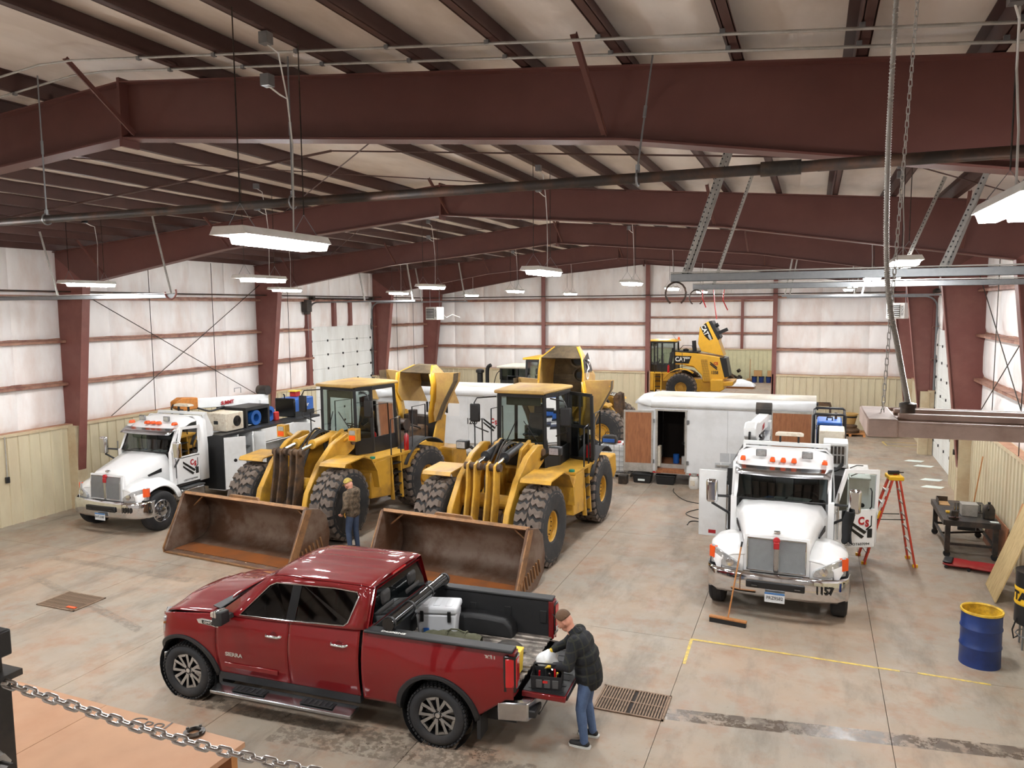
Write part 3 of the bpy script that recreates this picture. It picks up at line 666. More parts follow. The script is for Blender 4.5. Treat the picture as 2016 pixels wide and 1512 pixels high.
        for a_, b_ in ((1.42, 1.92), (2.5, 3.02)):
            q = MB(); q.box(a_, b_, s*1.07 if s > 0 else s*1.2, s*1.2 if s > 0 else s*1.07, .385, .40); q.build('step_pad', 'plastic_black', st)
            for k in range(6): MB().box(lerp(a_+.04, b_-.06, k/5), lerp(a_+.04, b_-.06, k/5)+.03, min(s*1.08, s*1.19), max(s*1.08, s*1.19), .40, .407).build('tread', 'rubber', st)
        MB().box(1.12, 3.4, min(s*.72, s*.97), max(s*.72, s*.97), .40, .50).build('rocker', 'plastic_black', T)
        q = MB(); q.loft([[(x, s*y, z) for x, y in ((-1.075, .80), (-1.085, .97), (-.93, 1.0), (-.92, .985))] for z in (.90, 1.0, 1.25, 1.36)]); tl = q.build('tail_light', 'black_gloss', T, bevel=.02)
        q = MB(); q.loft([[(x, s*y, z) for x, y in ((-1.084, .83), (-1.094, .965), (-.955, 1.004), (-.95, .985))] for z in (.96, 1.05, 1.24, 1.33)]); q.build('lens', 'red_lens', tl, bevel=.02)
        MB().box(-1.09, -1.08, min(s*.84, s*.95), max(s*.84, s*.95), .95, 1.02).build('reverse_lens', 'headlamp', tl)
        # door moulding
        q = MB(); q.box(2.4, 3.3, min(s*.985, s*1.0), max(s*.985, s*1.0), .60, .67); q.build('rocker_highlight', 'red_paint', T, bevel=.01)
        # wheels
        for c, nm in ((0, 'wheel'), (WB, 'wheel')):
            W = bpy.data.objects.new('wheel', None); COL.objects.link(W); W.parent = T; W.location = (c, s*.87, RW)
            t = wheel_tire(RW-.012, .275, .262, 48); tread_blocks(t, RW-.012, .27, 46, 5, .012); t.build('tire', 'rubber', W, smooth=40)
            rim_sierra(W, s)
    # hood with raised centre
    def hood(u, t):
        x = lerp(3.5, 4.56, u); hw = interp([(3.5, .93), (4.2, .88), (4.56, .76)], x); y = lerp(-hw, hw, t); e = abs(y)/hw
        z = ztop(x)+.005+.07*(1-e**2)+(.025 if e < .62 else 0)*min(1, (1-u)*6)-(.10*max(0, u-.85)/.15)**1
        return (x, y, z)
    MB().grid(hood, rng(0, 1, 20), [0, .04, .1, .18, .19, .3, .42, .5, .58, .7, .81, .82, .9, .96, 1]).build('hood', 'red_paint', T, smooth=50, solid=.02)
    MB().grid(lambda u, t: (lerp(3.40, 3.56, u), lerp(-.86, .86, t), lerp(1.38, 1.415, u)), [0, 1], rng(0, 1, 6)).build('cowl', 'plastic_black', T, solid=.01)
    # windscreen, roof, rear glass
    MB().grid(lambda u, t: (lerp(3.45, 2.60, u)+.09*(1-(2*t-1)**2)*(1-.4*u), lerp(-.86, .86, t)*lerp(1, .80, u), lerp(1.38, 1.935, u)), rng(0, 1, 6), rng(0, 1, 12)).build('windscreen', 'glass_tint', T, smooth=60)
    def roof(u, t):
        x = lerp(2.66, 1.02, u); hw = lerp(.70, .735, min(1, u*3)); y = lerp(-hw, hw, t); e = abs(2*t-1)
        rib = .008 if any(abs(abs(y)-c) < .035 for c in (.18, .5)) else 0
        z = 1.99-.05*e**3-.045*max(0, (.16-u)/.16)**1.5-.03*max(0, (u-.9)/.1)**2-rib*(1 if .12 < u < .93 else 0)
        return (x, y, z)
    MB().grid(roof, rng(0, 1, 24), rng(0, 1, 36)).build('roof', 'red_paint', T, smooth=40, solid=.02)
    MB().grid(lambda u, t: (lerp(.99, 1.05, u), lerp(-.80, .80, t)*lerp(1, .86, u), lerp(1.44, 1.90, u)), rng(0, 1, 3), rng(0, 1, 6)).build('rear_glass', 'glass_dark', T, smooth=60)
    q = MB(); q.loft([[(x, y, z) for y, z in ((-.96, .5), (.96, .5), (.94, 1.42), (.8, 1.45), (-.8, 1.45), (-.94, 1.42))] for x in (1.0, 1.06)]); q.build('cab_back', 'red_paint', T)
    q = MB(); q.loft([[(x, y, z) for y, z in ((-.94, 1.4), (-.70, 1.93), (.70, 1.93), (.94, 1.4), (.83, 1.44), (.66, 1.88), (-.66, 1.88), (-.83, 1.44))] for x in (1.0, 1.06)], caps=False); q.build('cab_back_frame', 'red_paint', T)
    MB().box(1.0, 1.05, -.2, .2, 1.925, 1.95).build('brake_light', 'red_lens', T)
    # floor pan, seats
    MB().box(-1.0, 4.4, -.72, .72, .36, .52).build('chassis', 'plastic_black', T)
    for y in (.4, -.4):
        for x in (2.35, 1.4):
            q = MB(); q.box(x-.25, x+.25, y-.26, y+.26, .8, 1.0); q.cbox((x-.27, y, 1.25), (.16, .5, .7), (0, -.2, 0)); q.cbox((x-.36, y, 1.68), (.1, .26, .2)); q.build('seat', 'seat_dark', T, bevel=.05)
    MB().box(2.95, 3.4, -.75, .75, 1.0, 1.33).build('dashboard', 'seat_dark', T, bevel=.05)
    MB().tube([(2.86+.06*sin(a), .4+.19*cos(a), 1.28+.18*sin(a)) for a in rng(0, 2*pi-.4, 15)], .016, 6, True).build('steering_wheel', 'black', T, smooth=60)
    # front end
    q = MB(); q.box(4.42, 4.60, -.68, .68, .62, 1.17); q.build('grille', 'chrome_dull', T, bevel=.03)
    for k in range(5): MB().box(4.59, 4.62, -.6, .6, .70+.09*k, .74+.09*k).build('grille_bar', 'black_gloss', T)
    for s in (1, -1):
        q = MB(); q.loft([[(x, s*y, z) for x, y in ((4.35, .995), (4.60, .66), (4.52, .60), (4.3, .9))] for z in (.96, 1.05, 1.2)]); hl = q.build('headlamp', 'headlamp', T, bevel=.02)
        q = MB(); q.loft([[(x+.005, s*(y+.004), z) for x, y in ((4.34, 1.0), (4.46, .86), (4.4, .84), (4.3, .94))] for z in (1.10, 1.13)]); q.build('indicator', 'rust_amber', hl)
        q = MB(); q.loft([[(x, s*y, z) for x, y in ((4.38, .99), (4.68, .55), (4.68, 0), (4.45, 0), (4.3, .92))] for z in (.44, .52, .66)]); q.build('front_bumper', 'chrome_dull', T, bevel=.02)
        q = MB(); q.loft([[(x, s*y, z) for x, y in ((4.40, .97), (4.62, .5), (4.62, 0), (4.4, 0), (4.3, .9))] for z in (.30, .45)]); q.build('valance', 'plastic_black', T, bevel=.02)
    # bed
    bx0, bx1, bw, zf = -1.03, .98, .82, .86
    q = MB(); pts = []
    k = 0; y = -bw
    while y < bw-.01:
        pts += [(y, zf), (y+.06, zf), (y+.075, zf+.018), (y+.115, zf+.018)]; y += .13
    pts.append((bw, zf)); q.loft([[(x, y, z) for y, z in pts] for x in (bx0, bx1)], False, False); q.build('bed_floor', 'bed_wear', T, solid=.01)
    MB().box(bx1, bx1+.03, -bw, bw, zf-.05, 1.41).build('bed_front', 'bed_liner', T)
    for s in (1, -1):
        q = MB(); q.box(bx0, bx1, min(s*bw, s*(bw+.03)), max(s*bw, s*(bw+.03)), zf-.05, 1.40); q.build('bed_wall', 'bed_liner', T)
        q = MB(); q.box(bx0-.01, bx1+.06, min(s*(bw-.02), s*.985), max(s*(bw-.02), s*.985), 1.395, 1.435); r = q.build('bed_rail_cap', 'plastic_black', T, bevel=.015)
        for x in (-.9, -.35, .2, .7): MB().box(x-.05, x+.05, min(s*.80, s*.82), max(s*.80, s*.82), 1.06, 1.25).build('liner_panel', 'plastic_black', T, bevel=.012)
        q = MB(); hp = [(-.52, zf)]+[(-.52+.04, zf+.18)]+[(lerp(-.38, .38, t), zf+.27+.02*sin(pi*t)) for t in rng(0, 1, 6)]+[(.48, zf+.18), (.52, zf)]
        q.prism(hp, 'y', min(s*.55, s*.83), max(s*.55, s*.83)); q.build('wheel_housing', 'bed_liner', T, bevel=.04)
        MB().box(bx0-.03, bx0+.05, min(s*.80, s*.96), max(s*.80, s*.96), .84, 1.40).build('bed_corner_post', 'red_paint', T, bevel=.01)
    q = MB(); q.cyl((.70, -.90, 1.53), (.70, .93, 1.53), .085, n=20); rl = q.build('rolled_cover', 'black_gloss', T, smooth=40)
    for y in (-.86, -.3, .3, .88): MB().lathe([(.088, y-.02), (.091, y-.02), (.091, y+.02), (.088, y+.02)], (.70, 0, 1.53), 'y', 20).build('strap', 'plastic_black', rl, smooth=40)
    text('DESIGNS', .06, 'white_enamel', T, frame((.62, .935, 1.437), (-1, 0, 0), (0, -1, 0)), sx=1.5, bold=.002)
    # tailgate lowered
    q = MB(); q.box(-1.66, -1.09, -.78, .78, .765, .835); tg = q.build('tailgate', 'red_paint', T, bevel=.012)
    MB().box(-1.645, -1.10, -.75, .75, .835, .842).build('tailgate_liner', 'bed_liner', tg)
    for k in range(9): MB().box(-1.6, -1.15, -.68+.165*k, -.64+.165*k, .842, .848).build('liner_rib', 'bed_liner', tg)
    MB().cyl((-1.04, -.80, 1.22), (-1.48, -.765, .85), .008, n=6).build('tailgate_cable', 'dark_steel', tg)
    MB().box(-1.67, -1.655, -.72, .72, .77, .83).build('gate_edge', 'plastic_black', tg)
    # rear bumper
    for s in (1, -1):
        q = MB(); q.loft([[(x, s*y, z) for x, y in ((-1.28, 0), (-1.30, .62), (-1.22, .93), (-.84, 1.0), (-.84, .93), (-1.1, .85), (-1.13, 0))] for z in (.52, .60, .76)]); bpz = q.build('rear_bumper', 'chrome_dull', T, bevel=.02)
        q = MB(); q.box(-1.31, -1.16, min(s*.62, s*.90), max(s*.62, s*.90), .56, .66); q.build('bumper_step', 'plastic_black', bpz, bevel=.02)
    MB().box(-1.24, -1.05, -.5, .5, .4, .55).build('hitch', 'plastic_black', T)
    # plates of lettering
    yv = ys(3.0, .83)
    text('SIERRA', .075, 'chrome', T, frame((3.12, .998+.005, .80), (-1, 0, 0), (0, 0, 1)), sx=1.25, depth=.012, bold=.003)
    text('GMC', .045, 'chrome', T, frame((3.555, ys(3.55, 1.2)+.022, 1.215), (-1, 0, 0), (0, 0, 1)), sx=1.4, bold=.002)
    text('X31', .07, 'chrome', T, frame((-.74, ys(-.74, 1.3)+.004, 1.30), (-1, 0, 0), (0, 0, 1)), sx=1.3, depth=.01, bold=.003)
    q = MB(); q.tube([(.94+.085*cos(a)*(1 if abs(cos(a)) < .8 else .95), ys(.94, .95)+.001, .95+.085*sin(a)) for a in rng(0, 2*pi-.3, 20)], .0035, 4, True); q.build('fuel_door', 'red_dark', T)
    return T
PICK = pickup()
PM = Matrix.Translation((-4.42, 9.41, 0)) @ Matrix.Rotation(radians(-177.7), 4, 'Z')
def on_pick(x, y, z): return PM @ Vector((x, y, z))
# ---- cargo
mat('cooler_white', 'c9ccd0', .4, var=.02); mat('olive', '4a4a36', .85, c2='33351f', amt=.5, bump=.3, bscale=25); mat('blue_strap', '1f5fb0', .5); mat('yellow_plastic', 'e8c33a', .4)
mat('bag_white', 'e4e8ec', .35, bump=.5, bscale=14)
c = thing('cooler', 'grey and white hard cooler standing in the pickup bed', 'cooler', on_pick(.58, -.40, .885), radians(-177.7+12))
MB().loft([[(x*k, y*k, z) for x, y in ((-.30, -.21), (.30, -.21), (.30, .21), (-.30, .21))] for k, z in ((.9, 0), (1, .36))]).build('body', 'cooler_white', c, bevel=.03)
l = MB().box(-.315, .315, -.225, .225, .365, .47).build('lid', 'cooler_white', c, bevel=.035)
for x in (-.18, 0, .18): MB().box(x-.05, x+.05, -.15, .15, .468, .476).build('lid_rib', 'cooler_white', l, bevel=.006)
for x in (-.2, .2): MB().box(x-.025, x+.025, .215, .24, .26, .42).build('latch', 'black', c, bevel=.006)
for x in (.12,): MB().tube([(.31, -.12, .3), (.38, -.12, .24), (.38, .12, .24), (.31, .12, .3)], .012, 6).build('handle', 'black', c)
MB().box(.1, .18, .212, .225, .02, .16).build('blue_tag', 'blue_strap', c)
b = MB(); b.grid(lambda u, t: (lerp(-.42, .42, u), .17*cos(t)*(1-abs(2*u-1)**4*.35), .135+.14*sin(t)*(1-abs(2*u-1)**4*.35)+.012*sin(u*23+t*3)), rng(0, 1, 20), rng(0, 2*pi, 20)); dz = b.build('duffel_bag', 'olive', smooth=60, label='olive green duffel bag lying in the pickup bed', cat='bag'); dz.location = on_pick(.16, .10, .885); dz.rotation_euler = (0, 0, radians(-170))
for x in (-.2, .05): MB().tube([(x, .178*cos(t), .135+.148*sin(t)) for t in rng(0, pi, 10)], .012, 5).build('strap', 'olive', dz)
MB().tube([(-.2, .02, .285), (-.1, .03, .33), (.0, .03, .33), (.05, .02, .285)], .012, 6).build('handle', 'olive', dz)
b = MB(); b.ell((0, 0, .07), (.2, .13, .085), 14, 8); db = b.build('dark_pouch', 'black_dirty', smooth=60, label='small black pouch on the pickup bed floor by the bag', cat='pouch'); db.location = on_pick(-.62, -.12, .885)
c = thing('yellow_case', 'yellow plastic case standing at the rear corner of the bed', 'case', on_pick(-.90, .42, .885), radians(-177.7))
MB().loft([[(x*k, y*k, z) for x, y in ((-.07, -.11), (.07, -.11), (.07, .11), (-.07, .11))] for k, z in ((.85, 0), (1, .28))]).build('body', 'yellow_plastic', c, bevel=.015); MB().box(-.075, .075, -.115, .115, .28, .31).build('lid', 'yellow_plastic', c, bevel=.01)
# tool bag on the tailgate
c = thing('tool_bag', 'open dark grey tool bag full of tools on the lowered tailgate', 'tool bag', on_pick(-1.36, .54, .8495), radians(-177.7-82)); c.scale = (.8, .8, .85)
MB().loft([[(x*k, y*k, z) for x, y in ((-.17, -.24), (.17, -.24), (.17, .24), (-.17, .24))] for k, z in ((.97, 0), (1, .2))], True, False).face([(-.16, -.23, .005), (.16, -.23, .005), (.16, .23, .005), (-.16, .23, .005)]).build('body', 'cloth_dark', c, solid=.012)
for y in (-.15, -.02, .11): MB().box(.165, .185, y-.05, y+.05, .02, .15).build('pocket', 'cloth_grey', c, bevel=.01)
for y in (-.15, -.02, .11): MB().box(-.185, -.165, y-.05, y+.05, .02, .15).build('pocket', 'cloth_grey', c, bevel=.01)
MB().box(-.186, -.182, -.03, .05, .10, .14).build('label_patch', 'red_lens', c)
MB().tube([(0, -.24, .18), (0, -.2, .32), (0, .2, .32), (0, .24, .18)], .014, 6).build('handle', 'black', c)
for k in range(9):
    x, y = random.uniform(-.12, .12), random.uniform(-.18, .18); m = random.choice(['chrome_dull', 'yellow_plastic', 'chrome', 'black', 'red_lens'])
    MB().cyl((x, y, .06), (x+random.uniform(-.05, .05), y+random.uniform(-.05, .05), .24+random.uniform(-.03, .03)), .016, n=8).build('tool', m, c)
b = MB(); b.grid(lambda u, t: (.13*cos(t)*sin(pi*(u*.93+.05))*(1+.25*sin(3*t+u*9)), .12*sin(t)*sin(pi*(u*.93+.05))*(1+.2*cos(4*t-u*7)), .26*u), rng(0, 1, 14), rng(0, 2*pi, 24)); db = b.build('plastic_bag', 'bag_white', smooth=60, label='crumpled white plastic bag held above the tailgate', cat='bag'); db.location = on_pick(-1.27, .17, .8495); db.rotation_euler = (.0, 0, .4); db.scale = (1.1, 1.1, 1.15)
# ================================================================ WHEEL LOADERS
mat('cat_yellow', 'cb9b34', .45, c2='7d6038', amt=.7, scale=1.8, lo=.45, hi=.68, var=.06)
mat('cat_yellow_clean', 'e0ab32', .35, c2='b98a3a', amt=.35, scale=1.5, lo=.5, hi=.75)
mat('yellow_dusty', 'bd9b58', .6, c2='946a48', amt=.6, scale=2, lo=.4, hi=.65)
mat('hood_inner', '6a5a42', .75, c2='3a3228', amt=.7, scale=2.5, lo=.4, hi=.6)
mat('grime', '3a2d24', .75, c2='6e5030', amt=.6, scale=4, lo=.4, hi=.6, bump=.4)
mat('bucket_steel', '5d4230', .55, .25, c2='8d8074', amt=.55, scale=1.1, lo=.45, hi=.62, bump=.15, bscale=14)
mat('bucket_rust', '8a4f22', .5, .15, c2='5e4230', amt=.7, scale=1.2, lo=.42, hi=.62, bump=.15)
mat('bucket_edge', '97704c', .55, .4, c2='5d4a3c', amt=.6, scale=5)
mat('tire_lug', '6e6259', .9, c2='4a423c', amt=.6, scale=5, bump=.2)
mat('tire_dark', '2b2c2e', .85, c2='4b443d', amt=.35, scale=3)
mat('cyl_rod', 'c8ccd0', .12, 1.)
mat('vest_red', 'b5241c', .5); mat('green_cap', '1f7a63', .4)
def wavy_tire(R, w, rr):
    t = MB(); h = w/2; Rb = R-.05
    t.k = 0; t.lathe([(rr, -h*.78), (rr+.03, -h*.9), (lerp(rr, R, .5), -h), (Rb-.06, -h*.97), (Rb, -h*.82), (Rb+.01, 0), (Rb, h*.82), (Rb-.06, h*.97), (lerp(rr, R, .5), h), (rr+.03, h*.9), (rr, h*.78)], ax='y', n=56, closed=True)
    t.k = 1; N = 23; p = 2*pi/N
    for k in range(N):
        for s in (-1, 1):
            a0 = p*(k+(.5 if s > 0 else 0)); st = []
            for y, da, hw in ((.03, .0, .30), (.20, .34, .33), (.38, .06, .31), (.62, .42, .33), (.86, .30, .34), (1.0, .34, .30)):
                yy = s*h*y*.98; r1 = R if y < .9 else R-.045; r1 = r1 if y < .99 else R-.15; r0 = Rb-.02 if y < .95 else Rb-.2
                ring = []
                for aa, r in ((a0+(da-hw)*p, r0), (a0+(da-hw*.92)*p, r1), (a0+(da+hw*.92)*p, r1), (a0+(da+hw)*p, r0)): ring.append((r*sin(aa), yy, r*cos(aa)))
                st.append(ring)
            t.loft(st)
    return t.mesh('tire', ['tire_dark', 'tire_lug'], 35)
TIRE = wavy_tire(.88, .68, .34)
_r = MB(); _r.lathe([(.345, -.26), (.36, .24), (.34, .27), (.315, .25), (.30, .17), (.22, .12), (.16, .12), (.15, .17), (.06, .185), (.0, .185), (.0, -.2), (.3, -.26)], ax='y', n=36, closed=True); RIM = _r.mesh('rim', 'cat_yellow', 35)
_r = MB(); _r.lathe([(.0, 0), (.014, 0), (.014, .025), (.0, .025)], ax='y', n=6); RBOLT = _r.mesh('rim_bolt', 'grime', None)
def big_wheel(par, x, y, rz, s, clean=False):
    W = bpy.data.objects.new('wheel', None); COL.objects.link(W); W.parent = par; W.location = (x, y, .88); W.rotation_euler = (0, random.uniform(0, 6), rz+(0 if s > 0 else pi))
    link('tire', TIRE, W); link('rim', RIM, W)
    for k in range(16):
        b = link('rim_bolt', RBOLT, W); b.location = (.255*sin(k*pi/8), .145, .255*cos(k*pi/8))
    return W
def loader(label, loc, head, art, k=.9, bucket=True, cyl='cat_yellow', name='wheel_loader', lamps='box', number='', far=False, paint='cat_yellow', interior=True, tip=True, cowl=True, W2=1.72, brot=0., bfx=0., door=False, hx=0.):
    T = thing(name, label, 'wheel loader', (loc[0], loc[1], 0), radians(head))
    A = Matrix.Rotation(radians(art), 4, 'Z')
    def F(): m = MB(); m.T = A; return m
    HB = 1.9
    for s in (1, -1):
        p = A @ Vector((HB, s*1.22, 0)); big_wheel(T, p.x, p.y, radians(art), s); big_wheel(T, -HB, s*1.22, 0, s)
    # ---------------- front frame
    F().cyl((HB, -1.0, .88), (HB, 1.0, .88), .22, n=14).box(HB-.28, HB+.28, -.35, .35, .62, 1.15).build('front_axle', 'grime', T, bevel=.03)
    for s in (1, -1):
        m = F(); m.prism([(-.1, .75), (1.9, .7), (2.0, 1.1), (1.35, 1.5), (1.0, 2.35), (.45, 2.5), (.25, 1.6), (-.1, 1.5)], 'y', s*.33, s*.41); m.build('tower_plate', paint, T, bevel=.015)
        m = F(); m.prism([(.42, 2.2), (.55, 2.42), (.85, 2.45), (1.45, 2.27), (2.05, 1.86), (2.55, 1.25), (2.78, .55), (2.72, .35), (2.55, .33), (2.42, .6), (2.1, 1.12), (1.65, 1.5), (1.05, 1.8), (.5, 2.0)], 'y', s*.62, s*.76); m.build('lift_arm', paint, T, bevel=.02)
        F().cyl((.58, s*.56, 2.22), (.58, s*.80, 2.22), .11, n=14).build('pin', 'grime', T); F().cyl((2.62, s*.56, .5), (2.62, s*.80, .5), .1, n=14).build('pin', 'grime', T)
        m = F(); m.cyl((.35, s*.52, 1.05), (1.3, s*.52, 1.3), .085, n=12); m.build('lift_cylinder', cyl, T); F().cyl((1.3, s*.52, 1.3), (1.95, s*.55, 1.42), .045, n=10).build('cylinder_rod', 'cyl_rod', T)
        # front fender
        prof = [(2.2, 1.86), (2.15, 1.93), (1.35, 1.98), (1.0, 1.85), (.72, 1.5), (.62, 1.05)]
        m = F(); m.loft([[(x, s*y, z) for y in (.86, 1.58)] for x, z in prof], False, False); m.build('front_fender', paint, T, solid=.03)
        if lamps == 'box':
            m = F(); m.cyl((.9, s*.45, 2.1), (1.0, s*1.0, 2.42), .04, n=10); m.build('lamp_arm', paint, T)
            m = F(); m.box(.92, 1.12, s*1.1-.13, s*1.1+.13, 2.30, 2.62); lb = m.build('lamp_box', paint, T, bevel=.01)
            F().box(1.115, 1.13, s*1.1-.09, s*1.1+.09, 2.47, 2.58).build('headlight', 'headlamp', lb); F().box(1.115, 1.13, s*1.1-.09, s*1.1+.09, 2.33, 2.45).build('indicator', 'orange_lens', lb)
        else:
            m = F(); m.cyl((.6, s*.5, 1.9), (.8, s*1.05, 2.3), .035, n=10); m.build('lamp_arm', 'black', T)
            m = F(); m.box(.78, .98, s*1.2-.15, s*1.2+.15, 2.25, 2.46); lb = m.build('lamp_box', 'black', T, bevel=.03)
            F().box(.97, .99, s*1.2-.12, s*1.2+.1, 2.28, 2.43).build('headlight', 'headlamp', lb)
        # tilt cylinder pair and levers
        y = s*.24
        m = F(); m.cyl((.7, y, 2.38), (1.62, y, 2.26), .10, n=16).lathe([(.12, .0), (.12, .07)], (1.56, y, 2.265), 'x', 16); m.build('tilt_cylinder', cyl, T, smooth=40)
        F().cyl((1.62, y, 2.26), (2.22, y, 2.16), .05, n=12).build('cylinder_rod', 'cyl_rod', T, smooth=40)
        for e in (-.09, .09):
            m = F(); m.prism([(2.1, 2.1), (2.2, 2.28), (2.38, 2.22), (2.42, 1.7), (2.52, 1.3), (2.62, .85), (2.5, .7), (2.3, .85), (2.15, 1.4), (2.12, 1.8)], 'y', y+e-.025, y+e+.025); m.build('tilt_lever', 'grime' if cyl == paint else paint, T, bevel=.012)
        F().cyl((2.25, y-.2, 2.16), (2.25, y+.2, 2.16), .085, n=14).build('lever_pin', 'grime', T)
        F().bar((2.45, y, .8), (2.78, y, .75), .1, .16).build('tilt_link', 'grime', T, bevel=.02)
    F().cyl((1.95, -.66, 1.32), (1.95, .66, 1.32), .16, n=16).build('cross_tube', paint, T)
    F().box(.4, .62, -.5, .5, 2.28, 2.42).build('tower_top', paint, T, bevel=.02)
    for j, (y0, y1) in enumerate(((-.12, -.1), (-.04, .0), (.04, .06), (.12, .1))):
        F().tube(bez([(.5, y0, 2.1), (.8, y0*1.4, 2.52-.02*j), (1.3, y1, 2.40), (1.75, y1*1.5, 1.95), (1.95, y1, 1.5)], 6), .028, 6).build('hydraulic_hose', 'black_dirty', T, smooth=60)
    F().box(1.2, 2.0, -.3, .3, .75, 1.25).box(1.95, 2.35, -.28, .28, .55, .95).build('front_casting', 'grime', T, bevel=.05)
    # ---------------- bucket
    if bucket:
        AB = A @ Matrix.Translation((1.9+bfx, 0, 0)) @ Matrix.Rotation(radians(brot), 4, 'Z') @ Matrix.Translation((-1.9, 0, 0))
        def F(): m = MB(); m.T = AB; return m
        sec = [(4.15, .035), (3.5, .045), (3.27, .09)]+[(3.27-.40*sin(radians(a)), .52-.43*cos(radians(a))) for a in (20, 45, 70, 90)]+[(2.88, .80), (2.98, 1.02), (3.2, 1.19), (3.55, 1.30)]
        m = F(); m.loft([[(x, y, z) for x, z in sec] for y in (-W2, -W2*.6, 0, W2*.6, W2)], False, False); m.build('bucket_shell', 'bucket_steel', T, smooth=50, solid=.04)
        m = F(); m.box(3.35, 4.0, -W2+.08, W2-.08, .066, .072); m.build('bucket_floor_liner', 'bucket_rust', T)
        m = F(); m.box(3.92, 4.2, -W2-.02, W2+.02, .005, .05); ce = m.build('cutting_edge', 'bucket_edge', T, bevel=.01)
        for q in range(12): F().cyl((4.02, lerp(-W2+.1, W2-.1, q/11), .05), (4.02, lerp(-W2+.1, W2-.1, q/11), .062), .03, n=8).build('edge_bolt', 'bucket_edge', ce)
        for s in (1, -1):
            m = F(); m.prism([(4.18, .01), (4.22, .1), (3.6, 1.33), (3.15, 1.22), (2.92, 1.02), (2.82, .6), (2.88, .25), (3.2, .03)], 'y', s*W2-.03, s*W2+.03); m.build('bucket_side', 'bucket_steel', T, bevel=.01)
            m = F(); m.slab([(4.22, s*(W2+.035), .02), (4.24, s*(W2+.035), .14), (3.6, s*(W2+.035), 1.3), (3.42, s*(W2+.035), 1.26), (4.0, s*(W2+.035), .12)], .03); m.build('side_cutter', 'bucket_edge', T)
            for q in range(8):
                x, z = lerp(3.1, 3.95, q/7), lerp(.30, .08, q/7)
                m = F(); m.bar((x, s*(W2+.045), z), (x+.08, s*(W2+.045), z+.28), .03, .035, (0, 1, 0)); m.build('wear_bar', 'bucket_edge', T)
            m = F(); m.bar((3.35, s*(W2-.05), .95), (3.38, s*(W2-.45), 1.26), .05, .03); m.build('corner_gusset', 'bucket_edge', T)
            m = F(); m.prism([(2.84, .2), (2.88, 1.0), (2.6, .85), (2.5, .5)], 'y', s*.62, s*.76); m.build('bucket_ear', 'grime', T)
        m = F(); m.prism([(-.5, 1.28), (.5, 1.28), (.42, 1.40), (-.42, 1.40)], 'x', 3.48, 3.54); m.build('spill_guard', 'bucket_edge', T)
        m = F(); m.loft([[(x, y, z) for x, z in ((3.55, 1.26), (3.61, 1.30), (3.55, 1.345), (3.45, 1.32))] for y in (-W2, W2)]); m.build('top_lip', 'bucket_edge', T)
    # ---------------- rear frame and machine body
    if door:
        ds = [(-1.30, .82, 1.80), (-1.02, 1.50, 1.80), (-1.02, 1.46, 3.44), (-1.30, .80, 3.46)]
        m = MB()
        for a_, b_ in zip(ds, ds[1:]+ds[:1]): m.bar(a_, b_, .08, .05, (1, 0, 0))
        m.bar((-1.30, .81, 2.62), (-1.02, 1.48, 2.62), .08, .05, (1, 0, 0)); m.bar((-1.18, 1.1, 2.62), (-1.18, 1.1, 3.44), .04, .04, (1, 0, 0)); dd = m.build('open_door', 'black', T); MB().face(ds).build('door_glass', 'glass_mid', dd)
        MB().slab([(-1.29, .84, 1.82), (-1.20, 1.05, 1.82), (-1.20, 1.05, 2.6), (-1.29, .84, 2.6)], .03).build('door_panel', 'black_gloss', dd); MB().slab([(-1.09, 1.35, 2.45), (-1.04, 1.47, 2.45), (-1.04, 1.47, 2.58), (-1.09, 1.35, 2.58)], .05).build('warning_label', 'paper', dd)
    MB().prism([(-4.2, .75), (-3.3, .6), (.3, .65), (.3, 1.35), (-3.9, 1.35), (-4.2, 1.3)], 'y', -.5, .5).build('rear_frame', paint, T, bevel=.03)
    MB().cyl((-HB, -1.0, .88), (-HB, 1.0, .88), .22, n=14).build('rear_axle', 'grime', T)
    MB().cyl((0, 0, .5), (0, 0, 1.5), .2, n=14).build('articulation_hitch', 'grime', T)
    m = MB(); m.prism([(-4.35, .85), (-4.1, .7), (-3.55, .7), (-3.55, 1.4), (-4.25, 1.4)], 'y', -1.2, 1.2); m.build('counterweight', paint, T, bevel=.05)
    # cab
    MB().box(-1.6, .25, -.9, .9, 1.35, 1.75).build('cab_base', paint, T, bevel=.04)
    x0, x1, zb, zt = -1.42, .02, 1.75, 3.52
    fb = [(x1+.02, .62), (x1-.42, .82), (x0, .78)]   # plan outline bottom, half
    ft = [(x1+.04, .60), (x1-.40, .78), (x0+.05, .74)]
    bot = [(x, y) for x, y in fb]+[(x, -y) for x, y in fb[::-1]]; top = [(x, y) for x, y in ft]+[(x, -y) for x, y in ft[::-1]]
    n = len(bot)
    m = MB(); m.loft([[(x, y, zb) for x, y in bot], [(x, y, zb+.42) for x, y in [(lerp(a[0], b_[0], .24), lerp(a[1], b_[1], .24)) for a, b_ in zip(bot, top)]]], True, False); m.build('cab_lower', 'black', T, solid=.03)
    for i in range(n):
        j = (i+1) % n; p = []
        for q, tt in ((i, 0.24), (j, .24), (j, 1), (i, 1)): p.append((lerp(bot[q][0], top[q][0], tt), lerp(bot[q][1], top[q][1], tt), lerp(zb, zt, tt)))
        if i == 5: nm = 'windscreen'
        else: nm = 'window'
        MB().face(p).build(nm, 'glass', T)
        m = MB(); a, b_ = (bot[i][0], bot[i][1], zb), (top[i][0], top[i][1], zt); m.bar(a, b_, .075, .075); m.build('cab_post', 'black', T)
    for zz, B in ((zt, top),):
        m = MB()
        for i in range(n): m.bar((B[i][0], B[i][1], zz), (B[(i+1) % n][0], B[(i+1) % n][1], zz), .08, .1)
        m.build('cab_top_rail', 'black', T)
